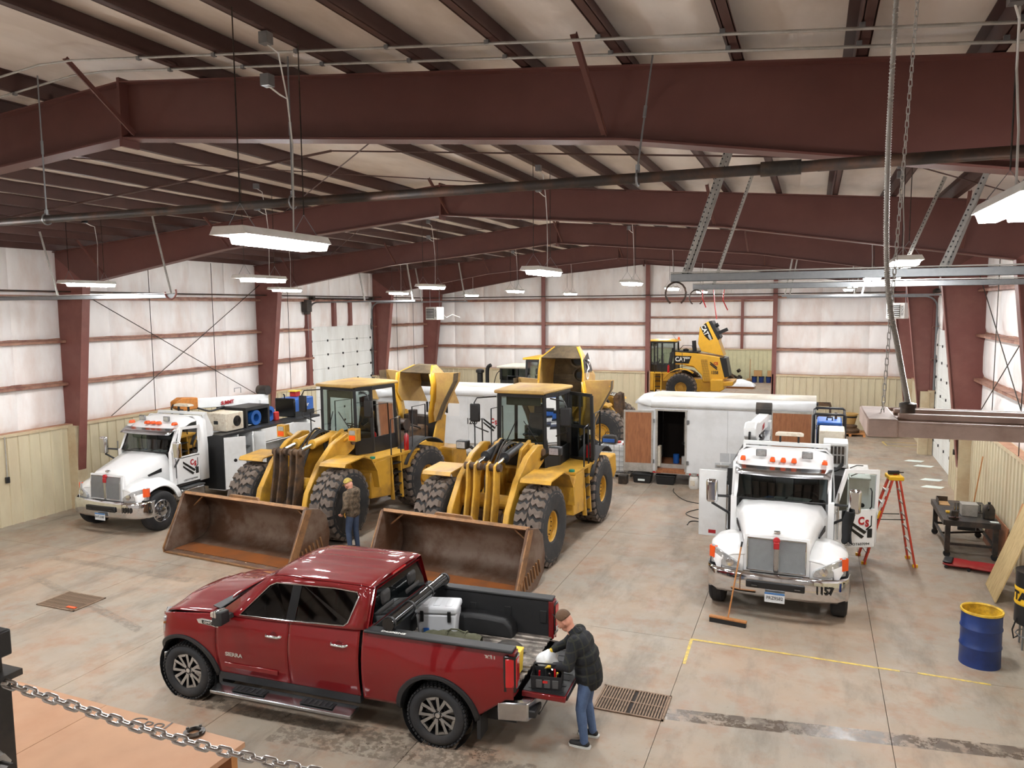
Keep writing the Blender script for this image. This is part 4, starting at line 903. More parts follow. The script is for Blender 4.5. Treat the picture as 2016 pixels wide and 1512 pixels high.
    m = MB(); m.loft([[(x, s_*y, z) for x, y, s_ in ((x1+.22, .66, 1), (x0-.12, .80, 1), (x0-.12, .80, -1), (x1+.22, .66, -1))] for z in (zt+.04, zt+.12)]+[[(x, s_*y, zt+.17) for x, y, s_ in ((x1-.1, .5, 1), (x0+.15, .6, 1), (x0+.15, .6, -1), (x1-.1, .5, -1))]]); rf = m.build('cab_roof', 'yellow_dusty' if not far else 'cat_yellow_clean', T, bevel=.03)
    if interior:
        m = MB(); m.box(-1.05, -.55, -.26, .26, 1.95, 2.2); m.cbox((-1.08, 0, 2.55), (.16, .52, .75), (0, -.18, 0)); m.cbox((-1.17, 0, 3.02), (.11, .3, .28), (0, -.1, 0)); m.build('seat', 'seat_dark', T, bevel=.06)
        m = MB(); m.cyl((-.15, .05, 1.9), (-.4, .05, 2.45), .04, n=8); m.tube([(-.4+.07*cos(a), .05+.2*sin(a), 2.46+.05*cos(a)) for a in rng(0, 2*pi-.4, 14)], .016, 6, True); m.build('steering_wheel', 'black', T)
        MB().box(-.2, .0, -.4, .4, 1.8, 2.28).build('console', 'seat_dark', T, bevel=.05)
        MB().box(-.13, -.03, -.45, .45, 3.25, 3.46).build('sun_visor', 'olive', T, bevel=.02)
    for s in (1, -1):
        # mirror on tube arm
        m = MB(); m.tube([(-.05, s*.72, 3.45), (.18, s*1.15, 3.42), (.2, s*1.22, 3.3), (.2, s*1.22, 2.7), (.05, s*.9, 2.55)], .018, 6); ma = m.build('mirror_arm', 'black', T, smooth=60)
        m = MB(); m.box(.16, .23, s*1.2-.14, s*1.2+.14, 2.82, 3.28); m.build('mirror', 'black', T, bevel=.035)
        # handrails and platform
        m = MB(); m.box(-1.55, .35, min(s*.85, s*1.5), max(s*.85, s*1.5), 1.70, 1.76); m.build('platform', paint, T)
        m = MB()
        m.tube([(-.35, s*1.48, 1.76), (-.35, s*1.48, 2.72), (-.75, s*1.46, 2.76), (-.78, s*1.46, 1.76)], .02, 6); m.build('handrail', 'black', T, smooth=60)
        m = MB(); m.tube([(-1.3, s*1.45, 1.76), (-1.3, s*1.45, 2.95), (-1.95, s*1.4, 2.95), (-1.95, s*1.4, 1.95)], .02, 6); m.build('handrail', 'black', T, smooth=60)
        # side tank with ladder
        m = MB(); m.prism([(-.30, .68), (.50, .75), (.52, 1.35), (.30, 1.72), (-.30, 1.72)], 'y', min(s*.95, s*1.5), max(s*.95, s*1.5)); m.build('side_tank', paint, T, bevel=.03)
        m = MB(); m.bar((-.36, s*1.5, .55), (-.36, s*1.42, 1.75), .05, .1).bar((-.74, s*1.5, .55), (-.74, s*1.42, 1.75), .05, .1); ld = m.build('ladder_rail', paint, T)
        for z in (.60, .92, 1.24, 1.5): MB().box(-.72, -.38, min(s*1.3, s*1.52), max(s*1.3, s*1.52), z, z+.03).build('ladder_step', 'black', T)
        m = MB(); m.box(-1.5, -.85, min(s*.95, s*1.45), max(s*.95, s*1.45), 1.28, 1.72); m.build('side_box', paint, T, bevel=.02)
        # rear fender strip
        pf = [(-HB+1.12*cos(radians(a)), .88+1.12*sin(radians(a))) for a in rng(28, 128, 10)]
        m = MB(); m.loft([[(x, s*y, z) for y in (.98, 1.55)] for x, z in pf], False, False); m.build('rear_fender', 'tire_dark' if not far else 'cat_yellow_clean', T, smooth=60, solid=.035)
        m = MB(); m.cyl((.0, s*.45, 2.3), (.16, s*.1, 2.9), .012, n=6); m.build('wiper', 'black', T)
    MB().lathe([(.07, 0), (.07, .05), (.03, .06)], (.28, 1.38, 1.76), n=14).build('filler_cap', 'green_cap', T, smooth=40)
    m = MB(); m.lathe([(.0, 0), (.065, 0), (.07, .03), (.07, .4), (.03, .45), (.02, .5)], (-1.15, 1.35, 1.76), n=14); ex = m.build('fire_extinguisher', 'red_lens', T, smooth=40); MB().box(-1.2, -1.1, 1.32, 1.38, 2.24, 2.3).build('valve', 'black', ex)
    # engine bay
    if not far:
        m = MB(); m.box(-3.4, -1.7, -.42, .42, 1.3, 2.1); m.build('engine_block', 'grime', T, bevel=.08)
        m = MB()
        m.cyl((-2.3, -.5, 2.25), (-2.3, .45, 2.25), .17, n=14).cyl((-2.9, .2, 2.1), (-2.9, .2, 2.6), .14, n=14); m.build('muffler', 'pipe_black', T, smooth=40)
        for j in range(7):
            y = random.uniform(-.5, .5); MB().tube(bez([(-1.75, y, 1.9+random.random()*.3), (-2.2, y+random.uniform(-.3, .3), 2.3), (-2.8, random.uniform(-.55, .55), 2.1), (-3.3, random.uniform(-.5, .5), 1.9)], 5), .03, 6).build('engine_hose', random.choice(['black_dirty', 'galv_dull', 'grime']), T, smooth=60)
        MB().box(-3.75, -3.45, -.65, .65, 1.35, 2.35).build('radiator', 'black_dirty', T, bevel=.03)
        MB().box(-1.75, -1.6, -.6, .6, 1.75, 2.5).build('bulkhead', 'hood_inner', T)
        for s in (1, -1): MB().prism([(-1.75, 1.3), (-3.8, 1.3), (-3.95, 2.35), (-3.6, 2.5), (-3.3, 1.75), (-1.75, 1.55)], 'y', min(s*.62, s*.68), max(s*.62, s*.68)).build('engine_skirt', paint, T, bevel=.015)
        q = lambda z: 2.4+(z-2.4)*k
        sp = [(-1.04, 3.02), (-.85, 3.5), (-.93, 4.05), (-.94, 4.44), (-1.36, 4.76), (-1.56, 4.79), (-2.06, 3.84), (-2.03, 3.6), (-2.34, 2.75)]
        sp = [(x-HB+hx, q(z)) for x, z in sp]
        for s in (1, -1):
            m = MB(); m.add([(x, s*(.64-.0*z), z) for x, z in sp[:3]]+[(sp[3][0], s*.60, sp[3][1]), (sp[4][0], s*.34, sp[4][1]+.0), (sp[5][0], s*.34, sp[5][1])]+[(x, s*.64, z) for x, z in sp[6:]], [(0, 1, 2, 6, 7, 8), (2, 3, 6), (3, 4, 5, 6)]); m.build('hood_side', 'yellow_dusty', T, solid=.03)
            m = MB(); m.tube([(sp[i][0], s*(.655 if i < 3 else .61 if i == 3 else .34), sp[i][1]) for i in range(5)], .03, 6); m.build('hood_edge', 'cat_yellow_clean', T, smooth=60)
            # flared wheel-arch wing of the hood
            zz = 3.70 if k < .8 else 3.62
            fl_ = [(.66, zz), (1.42, zz+.02), (1.40, zz-.22), (1.20, zz-.60), (1.02, zz-.95), (.84, zz-1.42), (.62, zz-1.50), (.60, zz-1.2), (.70, zz-.75), (.72, zz-.35)]
            m = MB(); m.add([(-2.95+hx-.25*abs(y-.66), s*y, z) for y, z in fl_]+[(-3.05+hx-.25*abs(y-.66), s*y, z) for y, z in fl_], [list(range(10))]+[list(range(10, 20))]+[(i, (i+1) % 10, 10+(i+1) % 10, 10+i) for i in range(10)]); wg = m.build('hood_wing', 'yellow_dusty', T)
            m = MB(); m.loft([[(-2.93+hx-.25*abs(y-.66), s*y, z), (-2.70+hx-.25*abs(y-.66), s*(y-.02), z-.02)] for y, z in fl_[6:]+fl_[:1]], False, False); m.build('wing_flange', 'cat_yellow_clean', wg, solid=.02, smooth=60)
            m = MB(); m.loft([[(-2.93+hx-.25*abs(y-.66), s*y, z), (-2.66+hx-.25*abs(y-.66), s*(y+.03), z)] for y, z in fl_[1:6]], False, False); m.build('wing_rim', 'hood_inner', wg, solid=.02)
            MB().bar((-3.0+hx, s*.70, zz-.16), (-3.14+hx, s*1.36, zz-.15), .03, .03).build('wing_rib', 'cat_yellow_clean', wg)
        ke = 9 if k > .8 else 8
        m = MB(); m.loft([[(x, y, z) for x, z in sp[5:ke]] for y in (-.34, .34)], False, False)
        for s in (1, -1): m.face([(sp[5][0], s*.34, sp[5][1]), (sp[6][0], s*.64, sp[6][1]), (sp[6][0], s*.34, sp[6][1])]); m.loft([[(x, s*.34, z), (x, s*.64, z)] for x, z in sp[6:ke]], False, False)
        m.build('hood_panel', 'hood_inner', T, solid=.03)
        MB().loft([[(x, s*y, z) for s in (-1, 1)] for x, y, z in ((sp[3][0], .6, sp[3][1]), (sp[4][0], .34, sp[4][1]), (sp[5][0], .34, sp[5][1]))], False, False).build('hood_end', 'hood_inner', T, solid=.03)
        for zz_ in ((4.35, 3.85) if k > .8 else (4.1,)):
            xx = interp([(3.6, -2.05), (3.84, -2.06), (4.79, -1.56)], zz_)-HB+.03+hx
            yy = .25 if k > .8 else .3
            MB().lathe([(.14, 0), (.23, 0), (.23, .13), (.18, .13), (.18, .02)], (xx, yy, q(zz_)), 'x', 20, closed=True).build('hood_duct', 'hood_inner', T, smooth=40)
            MB().lathe([(.0, .02), (.15, .02), (.15, .03)], (xx, yy, q(zz_)), 'x', 20).build('duct_opening', 'black', T)
        for z_ in ((3.2, 3.7) if k > .8 else (3.64,)): MB().bar((interp([(2.75, -2.3), (3.84, -2.02)], z_)-HB+.05+hx, -.6, q(z_)), (interp([(2.75, -2.3), (3.84, -2.02)], z_)-HB+.05+hx, .6, q(z_)), .05, .05).build('hood_stiffener', 'hood_inner', T)
        if k > .8:
            dm = MB(); dm.slab([(-1.0-HB, .668, q(4.0)), (-.98-HB, .64, q(4.4)), (-1.5-HB, .60, q(4.6)), (-1.75-HB, .668, q(4.0))], .006); dm.build('decal', 'black_gloss', T)
            text('CAT', .30, 'white_enamel', T, frame((-1.30-HB, .680, q(4.12)), (-.25, 0, 1), (-1, 0, -.25)), sx=1.1, bold=.008)
    elif cowl:
        # closed rear body with the hood tipped up (far machine)
        b = [(.5, 2.96), (-.86, 2.87), (-2.05, 2.71), (-2.45, 2.62), (-2.65, 1.55), (-2.07, 1.22), (-1.17, 1.2), (-1.1, 1.6), (-.6, 2.1), (.0, 2.2), (.5, 2.2)]
        MB().prism([(x-HB, z) for x, z in b], 'y', -.75, .75).build('rear_body', 'cat_yellow_clean', T, bevel=.04)
        MB().box(-HB-.86, -HB+.5, -.7, .7, 2.9, 3.0).build('deck', 'black', T, bevel=.02)
        gr = MB().prism([(-2.1-HB, 2.68), (-2.48-HB, 2.64), (-2.68-HB, 1.56), (-2.4-HB, 1.5)], 'y', -.77, .77).build('rear_grille', 'black', T, bevel=.02)
        q = MB(); q.slab([(-1.03-HB, .757, 2.55), (-1.43-HB, .757, 2.56), (-1.62-HB, .757, 1.28), (-1.2-HB, .757, 1.27)], .008); ms = q.build('vent_panel', 'cat_yellow_clean', T)
        for r_ in range(18):
            for c_ in range(6): MB().cyl((lerp(-1.07, -1.38, c_/5)-HB-.19*r_/17, .76, 2.5-1.18*r_/17), (lerp(-1.07, -1.38, c_/5)-HB-.19*r_/17, .765, 2.5-1.18*r_/17), .022, n=6).build('vent_hole', 'black', ms)
        q = MB(); q.slab([(.48-HB, .757, 2.74), (-.5-HB, .757, 2.72), (-.35-HB, .757, 2.29), (.46-HB, .757, 2.29)], .008); q.build('decal', 'black_gloss', T)
        text('CAT', .36, 'white_enamel', T, frame((.14-HB, .765, 2.52), (-1, 0, 0), (0, 0, 1)), sx=.9, bold=.012); text('980M', .18, 'white_enamel', T, frame((-.24-HB, .765, 2.6), (-1, 0, 0), (0, 0, 1)), sx=.8, bold=.006)
        text(number, .26, 'black', T, frame((-1.84-HB, .757, 1.77), (-1, 0, 0), (0, 0, 1)), sx=.8, bold=.008)
        text('CS', .22, 'vest_red', T, frame((-1.9-HB, .757, 2.30), (-1, 0, 0), (0, 0, 1)), bold=.008)
        for e in (0, .1): MB().slab([(-1.55-HB, .757, 2.36-e), (-1.60-HB, .757, 2.40-e), (-2.0-HB, .757, 2.08-e), (-1.95-HB, .757, 2.03-e)], .004).build('logo_stripe', 'black', T)
        if tip:
            hp = [(-1.04, 3.02), (-.85, 3.45), (-.9, 4.01), (-.94, 4.44), (-1.36, 4.74), (-1.56, 4.79), (-2.06, 3.84), (-2.03, 3.6), (-2.34, 2.75)]
            MB().prism([(x-HB, z) for x, z in hp], 'y', -.7, .7).build('tipped_hood', 'cat_yellow_clean', T, bevel=.03)
            MB().prism([(-1.43-HB, 4.76), (-1.62-HB, 4.82), (-2.12-HB, 3.84), (-2.0-HB, 3.66)], 'y', -.72, .72).build('hood_cap', 'black', T, bevel=.02)
            MB().slab([(-.97-HB, .705, 4.44), (-1.30-HB, .705, 4.68), (-1.72-HB, .705, 3.74), (-1.5-HB, .705, 3.66), (-1.2-HB, .705, 3.95)], .008).build('decal', 'black_gloss', T)
            text('CAT', .36, 'white_enamel', T, frame((-1.22-HB, .712, 4.26), (-.42, 0, -.9), (-.9, 0, .42)), sx=.9, bold=.012); text('980M', .18, 'white_enamel', T, frame((-1.52-HB, .712, 3.84), (-.42, 0, -.9), (-.9, 0, .42)), sx=.8, bold=.006)
            MB().bar((-1.9-HB, 0, 4.05), (-2.46-HB, 0, 4.3), .2, .2).build('exhaust_stack', 'black', T)
            MB().cyl((-1.72-HB, .2, 4.45), (-1.95-HB, .2, 4.58), .12, n=14).build('precleaner', 'black', T)
        MB().bar((-.62-HB, .3, 2.95), (-.56-HB, .3, 3.62), .2, .22).build('deck_stack', 'black', T)
        MB().lathe([(.0, 0), (.16, 0), (.18, .1), (.05, .16)], (-.1-HB, .3, 3.0), n=16).build('deck_cap', 'black', T)
        MB().tube([(.3-HB, .72, 3.0), (.0-HB, .72, 3.35), (-.5-HB, .72, 3.35), (-.6-HB, .72, 3.0)], .02, 6).build('deck_rail', 'black', T)
        MB().prism([(-2.05-HB, 1.0), (-2.9-HB, 1.05), (-2.95-HB, 1.3), (-2.1-HB, 1.25)], 'y', -1.1, 1.1).build('rear_bumper', 'cat_yellow_clean', T, bevel=.03)
        MB().lathe([(.0, 0), (.06, 0), (.06, .12), (.03, .16)], (.3-HB, .5, 3.68), n=12).build('beacon', 'orange_lens', T)
        MB().cyl((.5-HB, .3, 3.68), (.8-HB, .3, 4.1), .008, n=5).build('antenna', 'black', T)
    return T
loader('dusty yellow wheel loader with lowered rusty bucket beside the man in camouflage', (-11.93, 17.62), -100.0, 10.0, k=.63, cyl='cat_yellow', W2=1.86, brot=-5, bfx=.22, hx=-.45)
loader('yellow wheel loader with black tilt cylinders and tall raised hood, behind the pickup', (-6.62, 17.6), -91.9, -.4, k=.90, cyl='black', lamps='black', W2=1.74, brot=-3, door=True)
loader('clean yellow wheel loader with tipped hood in the next bay', (-9.04, 46.9), 180, 0, far=True, number='1358', paint='cat_yellow_clean')
# ================================================================ WHITE SERVICE TRUCKS
mat('body_white', 'e4e6e6', .35, var=.02, c2='c4c4c0', amt=.3, scale=2)
mat('mesh_grille', '8f9294', .35, .8, bump=.9, bscale=160)
mat('blue_welder', '2a5fae', .4, c2='24406e', amt=.3); mat('rust_orange', 'c07a32', .6, c2='7a4a24', amt=.6, scale=6); mat('aged_white', 'd6cdbb', .55, c2='9a7c58', amt=.55, scale=6, lo=.5, hi=.65)
mat('black_panel', '1e1f21', .4, c2='34322f', amt=.4, scale=1.5); mat('plate_white', 'd8dde0', .4); mat('plate_blue', '3a6ea8', .4); mat('cab_glass_in', '14181a', .3); mat('logo_red', 'a81d24', .45); mat('decal_black', '131313', .4)
def logo(par, o, xd, yd, sc=1., dot=True):
    """CS lettering with two slanted stripes and number line, as on the doors"""
    M = frame(o, xd, yd)
    text('C', .24*sc, 'logo_red', par, M @ Matrix.Translation((.08*sc, .06*sc, 0)), sx=.85, bold=.012*sc, name='logo_letter'); text('S', .21*sc, 'logo_red', par, M @ Matrix.Translation((.22*sc, .0, 0)), sx=.85, bold=.012*sc, name='logo_letter')
    def st(pts): m = MB(); m.T = M; m.prism([(x*sc, y*sc) for x, y in pts], 'z', -.001, .003); m.build('logo_stripe', 'decal_black', par)
    st([(-.30, .16), (-.30, .08), (.22, -.26), (.30, -.20), (.30, -.12)][:0] or [(-.30, .16), (-.30, .09), (.16, -.24), (.22, -.19)]); st([(-.30, .02), (-.30, -.04), (.10, -.34), (.16, -.29)]); st([(.20, -.16), (.335, -.06), (.335, .18), (.31, .18), (.31, -.04), (.2, -.12)])
    if dot: text('USDOT607094', .085*sc, 'decal_black', par, M @ Matrix.Translation((.0, -.47*sc, 0)), sx=1.1)
_t = wheel_tire(.51, .28, .29, 48); _t.k = 0
for yy in (-.08, 0, .08): _t.lathe([(.505, yy-.012), (.516, yy-.012), (.516, yy+.012), (.505, yy+.012)], ax='y', n=48, closed=True)
TTIRE = _t.mesh('tire', 'rubber', 40)
_t = MB(); _t.lathe([(.29, -.13), (.295, .12), (.275, .135), (.26, .09), (.24, .05), (.16, .08), (.12, .1), (.11, .17), (.07, .19), (.0, .19), (.0, -.1), (.28, -.13)], ax='y', n=36, closed=True); TRIM = _t.mesh('rim', 'chrome_dull', 35)
_t = MB(); _t.lathe([(0, 0), (.028, 0), (.028, .006), (0, .006)], ax='y', n=10); THOLE = _t.mesh('hand_hole', 'black', None)
_t = MB(); _t.lathe([(0, 0), (.016, 0), (.014, .03), (0, .03)], ax='y', n=6); TNUT = _t.mesh('lug_nut', 'chrome', None)
def truck_wheel(par, x, y, s):
    W = bpy.data.objects.new('wheel', None); COL.objects.link(W); W.parent = par; W.location = (x, y, .512); W.rotation_euler = (0, .3, 0 if s > 0 else pi)
    link('tire', TTIRE, W); link('rim', TRIM, W)
    for k in range(10):
        a = k*pi/5; h = link('hand_hole', THOLE, W); h.location = (.205*sin(a), .068, .205*cos(a)); h = link('lug_nut', TNUT, W); h.location = (.14*sin(a+.3), .09, .14*cos(a+.3))
def service_truck(label, loc, head, num, door_open, plate, K):
    T = thing('service_truck', label, 'truck', (loc[0], loc[1], 0), radians(head))
    for s in (1, -1):
        truck_wheel(T, 0, s*1.07, s)
        for d in (0, -.33*s): truck_wheel(T, -4.7, s*1.02+d, s)
    # frame
    MB().box(-6.8, .6, -.45, .45, .62, .9).build('chassis', 'black_dirty', T)
    # hood: loft of cross sections, narrower at the nose
    def hs(x, hw, zs, zc, zb): return [(x, -hw, zb), (x, -hw, zs), (x, -hw*.86, zs+(zc-zs)*.72), (x, -hw*.45, zc), (x, 0, zc+.012), (x, hw*.45, zc), (x, hw*.86, zs+(zc-zs)*.72), (x, hw, zs), (x, hw, zb)]
    m = MB(); m.loft([hs(.58, .53, 1.42, 1.50, .88), hs(.45, .56, 1.46, 1.57, .88), hs(.1, .63, 1.54, 1.68, 1.0), hs(-.35, .74, 1.62, 1.82, 1.05), hs(-.66, .84, 1.66, 1.90, 1.05)], False, False); m.build('hood', 'white_paint', T, smooth=50, solid=.02)
    # grille
    gl = [(.62, .88), (.60, 1.30), (.575, 1.46)]
    m = MB(); m.loft([[(x+.0, y, z) for y in (-.56, .56)] for x, z in ((.60, .84), (.585, 1.3), (.56, 1.50))], False, False); m.build('grille_surround', 'white_paint', T, solid=.05)
    for a, b_ in ((-.50, -.035), (.035, .50)):
        m = MB(); m.loft([[(x+.035, y, z) for y in ((a+.01 if a < 0 and z > 1.4 else a), b_)] for x, z in gl], False, False); m.build('grille_mesh', 'mesh_grille', T, solid=.01)
        m = MB(); m.tube([(gl[0][0]+.04, a, .88), (gl[0][0]+.04, b_, .88), (gl[1][0]+.04, b_, 1.3), (gl[2][0]+.04, b_, 1.46), (gl[2][0]+.04, a, 1.46), (gl[1][0]+.04, a, 1.3)], .012, 6, True); m.build('grille_trim', 'chrome', T)
    m = MB(); m.prism([(-.035, .86), (.035, .86), (.045, 1.45), (-.045, 1.45)], 'x', .63, .67); m.build('grille_bar', 'chrome_dull', T, bevel=.008)
    m = MB(); m.lathe([(.0, .62), (.06, .62), (.06, .665), (.0, .68)], (0, 0, 1.45), 'x', 20); m.build('hood_emblem', 'logo_red', T, smooth=40)
    MB().box(.64, .685, -.05, .05, 1.30, 1.42).build('emblem_base', 'logo_red', T, bevel=.012)
    MB().box(.50, .58, -.06, .06, 1.55, 1.60).build('hood_ornament', 'chrome', T, bevel=.015)
    # fenders
    for s in (1, -1):
        def fsec(x):
            zt = interp([(-.72, .95), (-.55, 1.12), (-.25, 1.28), (.1, 1.30), (.4, 1.22), (.62, 1.08)], x); yo = interp([(-.72, 1.12), (.1, 1.18), (.45, 1.12), (.62, .96)], x); yi = interp([(-.72, .82), (.62, .54)], x)
            d = x-0; zb = .52+sqrt(max(0, .62**2-d*d)) if abs(d) < .6 else .72
            zb = min(zb, zt-.06)
            return [(x, s*yi, zt+.06), (x, s*lerp(yi, yo, .5), zt+.03), (x, s*lerp(yi, yo, .8), zt-.02), (x, s*yo, zt-.10), (x, s*(yo+.015), min(zb+.02, zt-.12)), (x, s*(yo-.01), min(zb, zt-.14))]
        m = MB(); m.loft([fsec(x) for x in rng(-.72, .62, 26)], False, False); fd = m.build('fender', 'white_paint', T, smooth=60, solid=.02)
        m = MB(); m.loft([[(x, s*y, z) for y, z in ((.56, .80), (.95, .80), (.96, 1.08), (.56, 1.14))] for x in (.5, .62)]); m.build('fender_front', 'white_paint', T, bevel=.03)
        m = MB(); m.loft([[(x, s*y, z) for x, y in ((.70, .62), (.67, .88), (.44, 1.165), (.34, 1.15), (.5, .8), (.58, .62))] for z in (.87, .95)]+[[(x, s*y, z) for x, y, z in ((.67, .66, .99), (.64, .88, 1.12), (.43, 1.165, 1.20), (.36, 1.15, 1.20), (.5, .8, 1.08), (.58, .66, .99))]]); hl = m.build('headlamp', 'headlamp', T, bevel=.015)
        m = MB(); m.loft([[(x, s*y, z) for x, y in ((.50, 1.10), (.41, 1.20), (.34, 1.17), (.42, 1.05))] for z in (.97, 1.18)]); m.build('indicator', 'orange_lens', hl)
        MB().lathe([(0, 0), (.075, 0), (.07, .03), (0, .04)], (.665, s*.80, .98), 'x', 16).build('reflector', 'chrome', hl, smooth=40)
        # mirrors
        m = MB(); m.loft([[(x, s*y, z) for y, z in ((1.18, 1.78), (1.40, 1.78), (1.41, 2.24), (1.19, 2.24))] for x in (-.56, -.42)]); mr = m.build('mirror', 'chrome', T, bevel=.05, seg=3)
        MB().tube([(-.75, s*.92, 1.86), (-.55, s*1.2, 1.90)], .025, 8).build('mirror_arm', 'black', mr); MB().tube([(-.75, s*.92, 1.48), (-.52, s*1.3, 1.76)], .025, 8).build('mirror_arm', 'black', mr)
        # bumper
    bs = [(.28, 1.23), (.52, 1.19), (.70, 1.02), (.78, .6), (.80, 0)]
    out = [(x, y) for x, y in bs]+[(x, -y) for x, y in bs[-2::-1]]
    m = MB(); m.loft([[(x*1.0+dx, y, z) for x, y in out] for z, dx in ((.44, -.04), (.50, .0), (.80, .0), (.86, -.03))], False, False); bp = m.build('bumper', 'chrome', T, smooth=50, solid=.03)
    m = MB(); m.box(.80, .845, -.5, .5, .60, .74); m.build('bumper_opening', 'black', bp, bevel=.03)
    for y in (-.35, .38): MB().tube([(.83, y-.05, .62), (.88, y-.04, .66), (.88, y+.04, .66), (.83, y+.05, .62)], .015, 6).build('tow_hook', 'black_dirty', bp)
    m = MB(); m.box(.85, .857, -.17, .17, .38, .56); pl = m.build('licence_plate', 'plate_white', T); MB().box(.857, .859, -.17, .17, .525, .56).build('plate_band', 'plate_blue', pl)
    text(plate, .085, 'decal_black', pl, frame((.86, 0, .46), (0, 1, 0), (0, 0, 1)), sx=.9)
    yn = .68; text(num, .19, 'decal_black', T, frame((.775, .82, .665), (-.2, 1, 0), (0, 0, 1)), sx=.82, bold=.006)
    # cab shell
    def cs(x, hw, ht, zb, zt): return [(x, -hw, zb), (x, -hw, 1.9), (x, -ht, zt-.12), (x, -ht*.86, zt), (x, ht*.86, zt), (x, ht, zt-.12), (x, hw, 1.9), (x, hw, zb)]
    m = MB(); m.loft([cs(x, .95, .90, .95, z) for x, z in ((-1.62, 2.74), (-1.95, 2.70))], False, False); m.loft([cs(-1.945, .95, .9, .95, 2.70), [(-1.955, 0, 1.5)]*8], False, False); m.build('cab_rear', 'white_paint', T, smooth=40, solid=.03)
    m = MB(); m.grid(lambda u, t: (lerp(-.92, -1.64, u), lerp(-.90, .90, t), interp([(0, 2.46), (.25, 2.60), (.7, 2.72), (1, 2.74)], u)-.12*abs(2*t-1)**5), rng(0, 1, 10), rng(0, 1, 14)); m.build('cab_roof', 'white_paint', T, smooth=50, solid=.03)
    MB().grid(lambda u, t: (lerp(-.66, -.93, u)+.1*(1-(2*t-1)**2), lerp(-.82, .82, t), lerp(1.89, 2.42, u)), rng(0, 1, 4), rng(0, 1, 10)).build('windscreen', 'glass_mid', T, smooth=60)
    m = MB(); m.tube([(-.66+.1*(1-(2*t-1)**2), lerp(-.83, .83, t), 1.885) for t in rng(0, 1, 10)]+[(-.93+.1*(1-(2*t-1)**2), lerp(.83, -.83, t), 2.425) for t in rng(0, 1, 10)], .022, 6, True); m.build('screen_seal', 'black', T, smooth=60)
    m = MB(); m.loft([[(-.90+.12*(1-(2*t-1)**2), lerp(-.90, .90, t), 2.50), (-.66+.12*(1-(2*t-1)**2), lerp(-.87, .87, t), 2.36)] for t in rng(0, 1, 12)], False, False); m.build('sun_visor', 'chrome_dull', T, smooth=60, solid=.012)
    for y in (-.76, -.2, 0, .2, .76):
        MB().loft([[(-.98+x*k_, y+w_*k_, z) for x, w_ in ((-.07, -.05), (.07, -.05), (.07, .05), (-.07, .05))] for k_, z in ((1, 2.575), (1, 2.62), (.7, 2.66))]).build('marker_light', 'orange_lens', T, bevel=.01)
    for y in (-.42, .44):
        wl_ = MB().box(-1.06, -1.0, y-.10, y+.10, 2.66, 2.80).build('work_light', 'galv', T, bevel=.015); MB().box(-1.0, -.99, y-.08, y+.08, 2.68, 2.78).build('lamp_glass', 'headlamp', wl_)
    for s in (1, -1):
        MB().bar((-.68, s*.86, 1.88), (-.95, s*.86, 2.45), .07, .07).build('pillar', 'white_paint', T)
        m = MB(); m.box(-.78, -.64, min(s*.84, s*.95), max(s*.84, s*.95), 1.0, 1.9); m.build('cowl_side', 'white_paint', T)
        m = MB(); m.tube([(-.70, s*1.02, 1.2), (-.70, s*1.02, 2.1)], .016, 6); m.build('grab_handle', 'chrome_dull', T)
        # door
        def dm(fn):
            q = MB()
            if s > 0 and door_open: q.T = Matrix.Translation((-.78, .95, 0)) @ Matrix.Rotation(radians(door_open), 4, 'Z') @ Matrix.Translation((.78, -.95, 0))
            fn(q); return q
        yo, yi = s*.955, s*.905
        y0, y1 = min(yo, yi), max(yo, yi)
        d = dm(lambda q: q.prism([(-.80, 1.0), (-1.62, .98), (-1.64, 1.72), (-.80, 1.72)], 'y', y0, y1)).build('door', 'white_paint', T, bevel=.02)
        ring = [(-.82, 1.72), (-1.60, 1.74), (-1.62, 2.42), (-1.05, 2.46)]; ring2 = [(-.74, 1.68), (-1.66, 1.68), (-1.68, 2.50), (-1.0, 2.53)]
        q = dm(lambda q: q.add([(x, y, z) for y in (y0, y1) for x, z in ring+ring2], [(i, (i+1) % 4, 4+(i+1) % 4, 4+i) for i in range(4)]+[(8+i, 8+(i+1) % 4, 12+(i+1) % 4, 12+i) for i in range(4)]+[(i, (i+1) % 4, 8+(i+1) % 4, 8+i) for i in range(4)]+[(4+i, 4+(i+1) % 4, 12+(i+1) % 4, 12+i) for i in range(4)])); q.build('window_frame', 'white_paint', d)
        q = dm(lambda q: q.face([(x, (yo+yi)/2, z) for x, z in ring])); q.build('door_window', 'glass', d)
        q = dm(lambda q: q.box(-1.56, -1.46, yo-.006 if s < 0 else yo-.01, yo+.012 if s > 0 else yo+.01, 1.18, 1.36)); q.build('door_handle', 'black', d, bevel=.01)
        q = dm(lambda q: q.tube([(-1.5, yo, 1.75), (-1.5, yo+s*.05, 1.80), (-1.5, yo+s*.05, 2.1), (-1.5, yo, 2.15)], .014, 6)); q.build('grab_bar', 'black', d)
        if s > 0:
            base = Matrix.Translation((-.78, .95, 0)) @ Matrix.Rotation(radians(door_open), 4, 'Z') @ Matrix.Translation((.78, -.95, 0)) if door_open else Matrix()
            o = base @ Vector((-1.26, .962, 1.46)); xd = base.to_3x3() @ Vector((-1, 0, 0)); logo(d, o, xd, (0, 0, 1), .85)
    # interior
    MB().box(-1.1, -.7, -.8, .8, 1.5, 1.86).build('dashboard', 'seat_dark', T, bevel=.05)
    for y in (-.42, .42): MB().box(-1.75, -1.35, y-.26, y+.26, 1.3, 1.5).cbox((-1.76, y, 1.85), (.14, .5, .75)).build('seat', 'seat_dark', T, bevel=.05)
    MB().tube([(-1.2+.09*cos(a), .42+.22*sin(a), 1.9+.08*cos(a)) for a in rng(0, 2*pi-.4, 14)], .018, 6, True).build('steering_wheel', 'black', T)
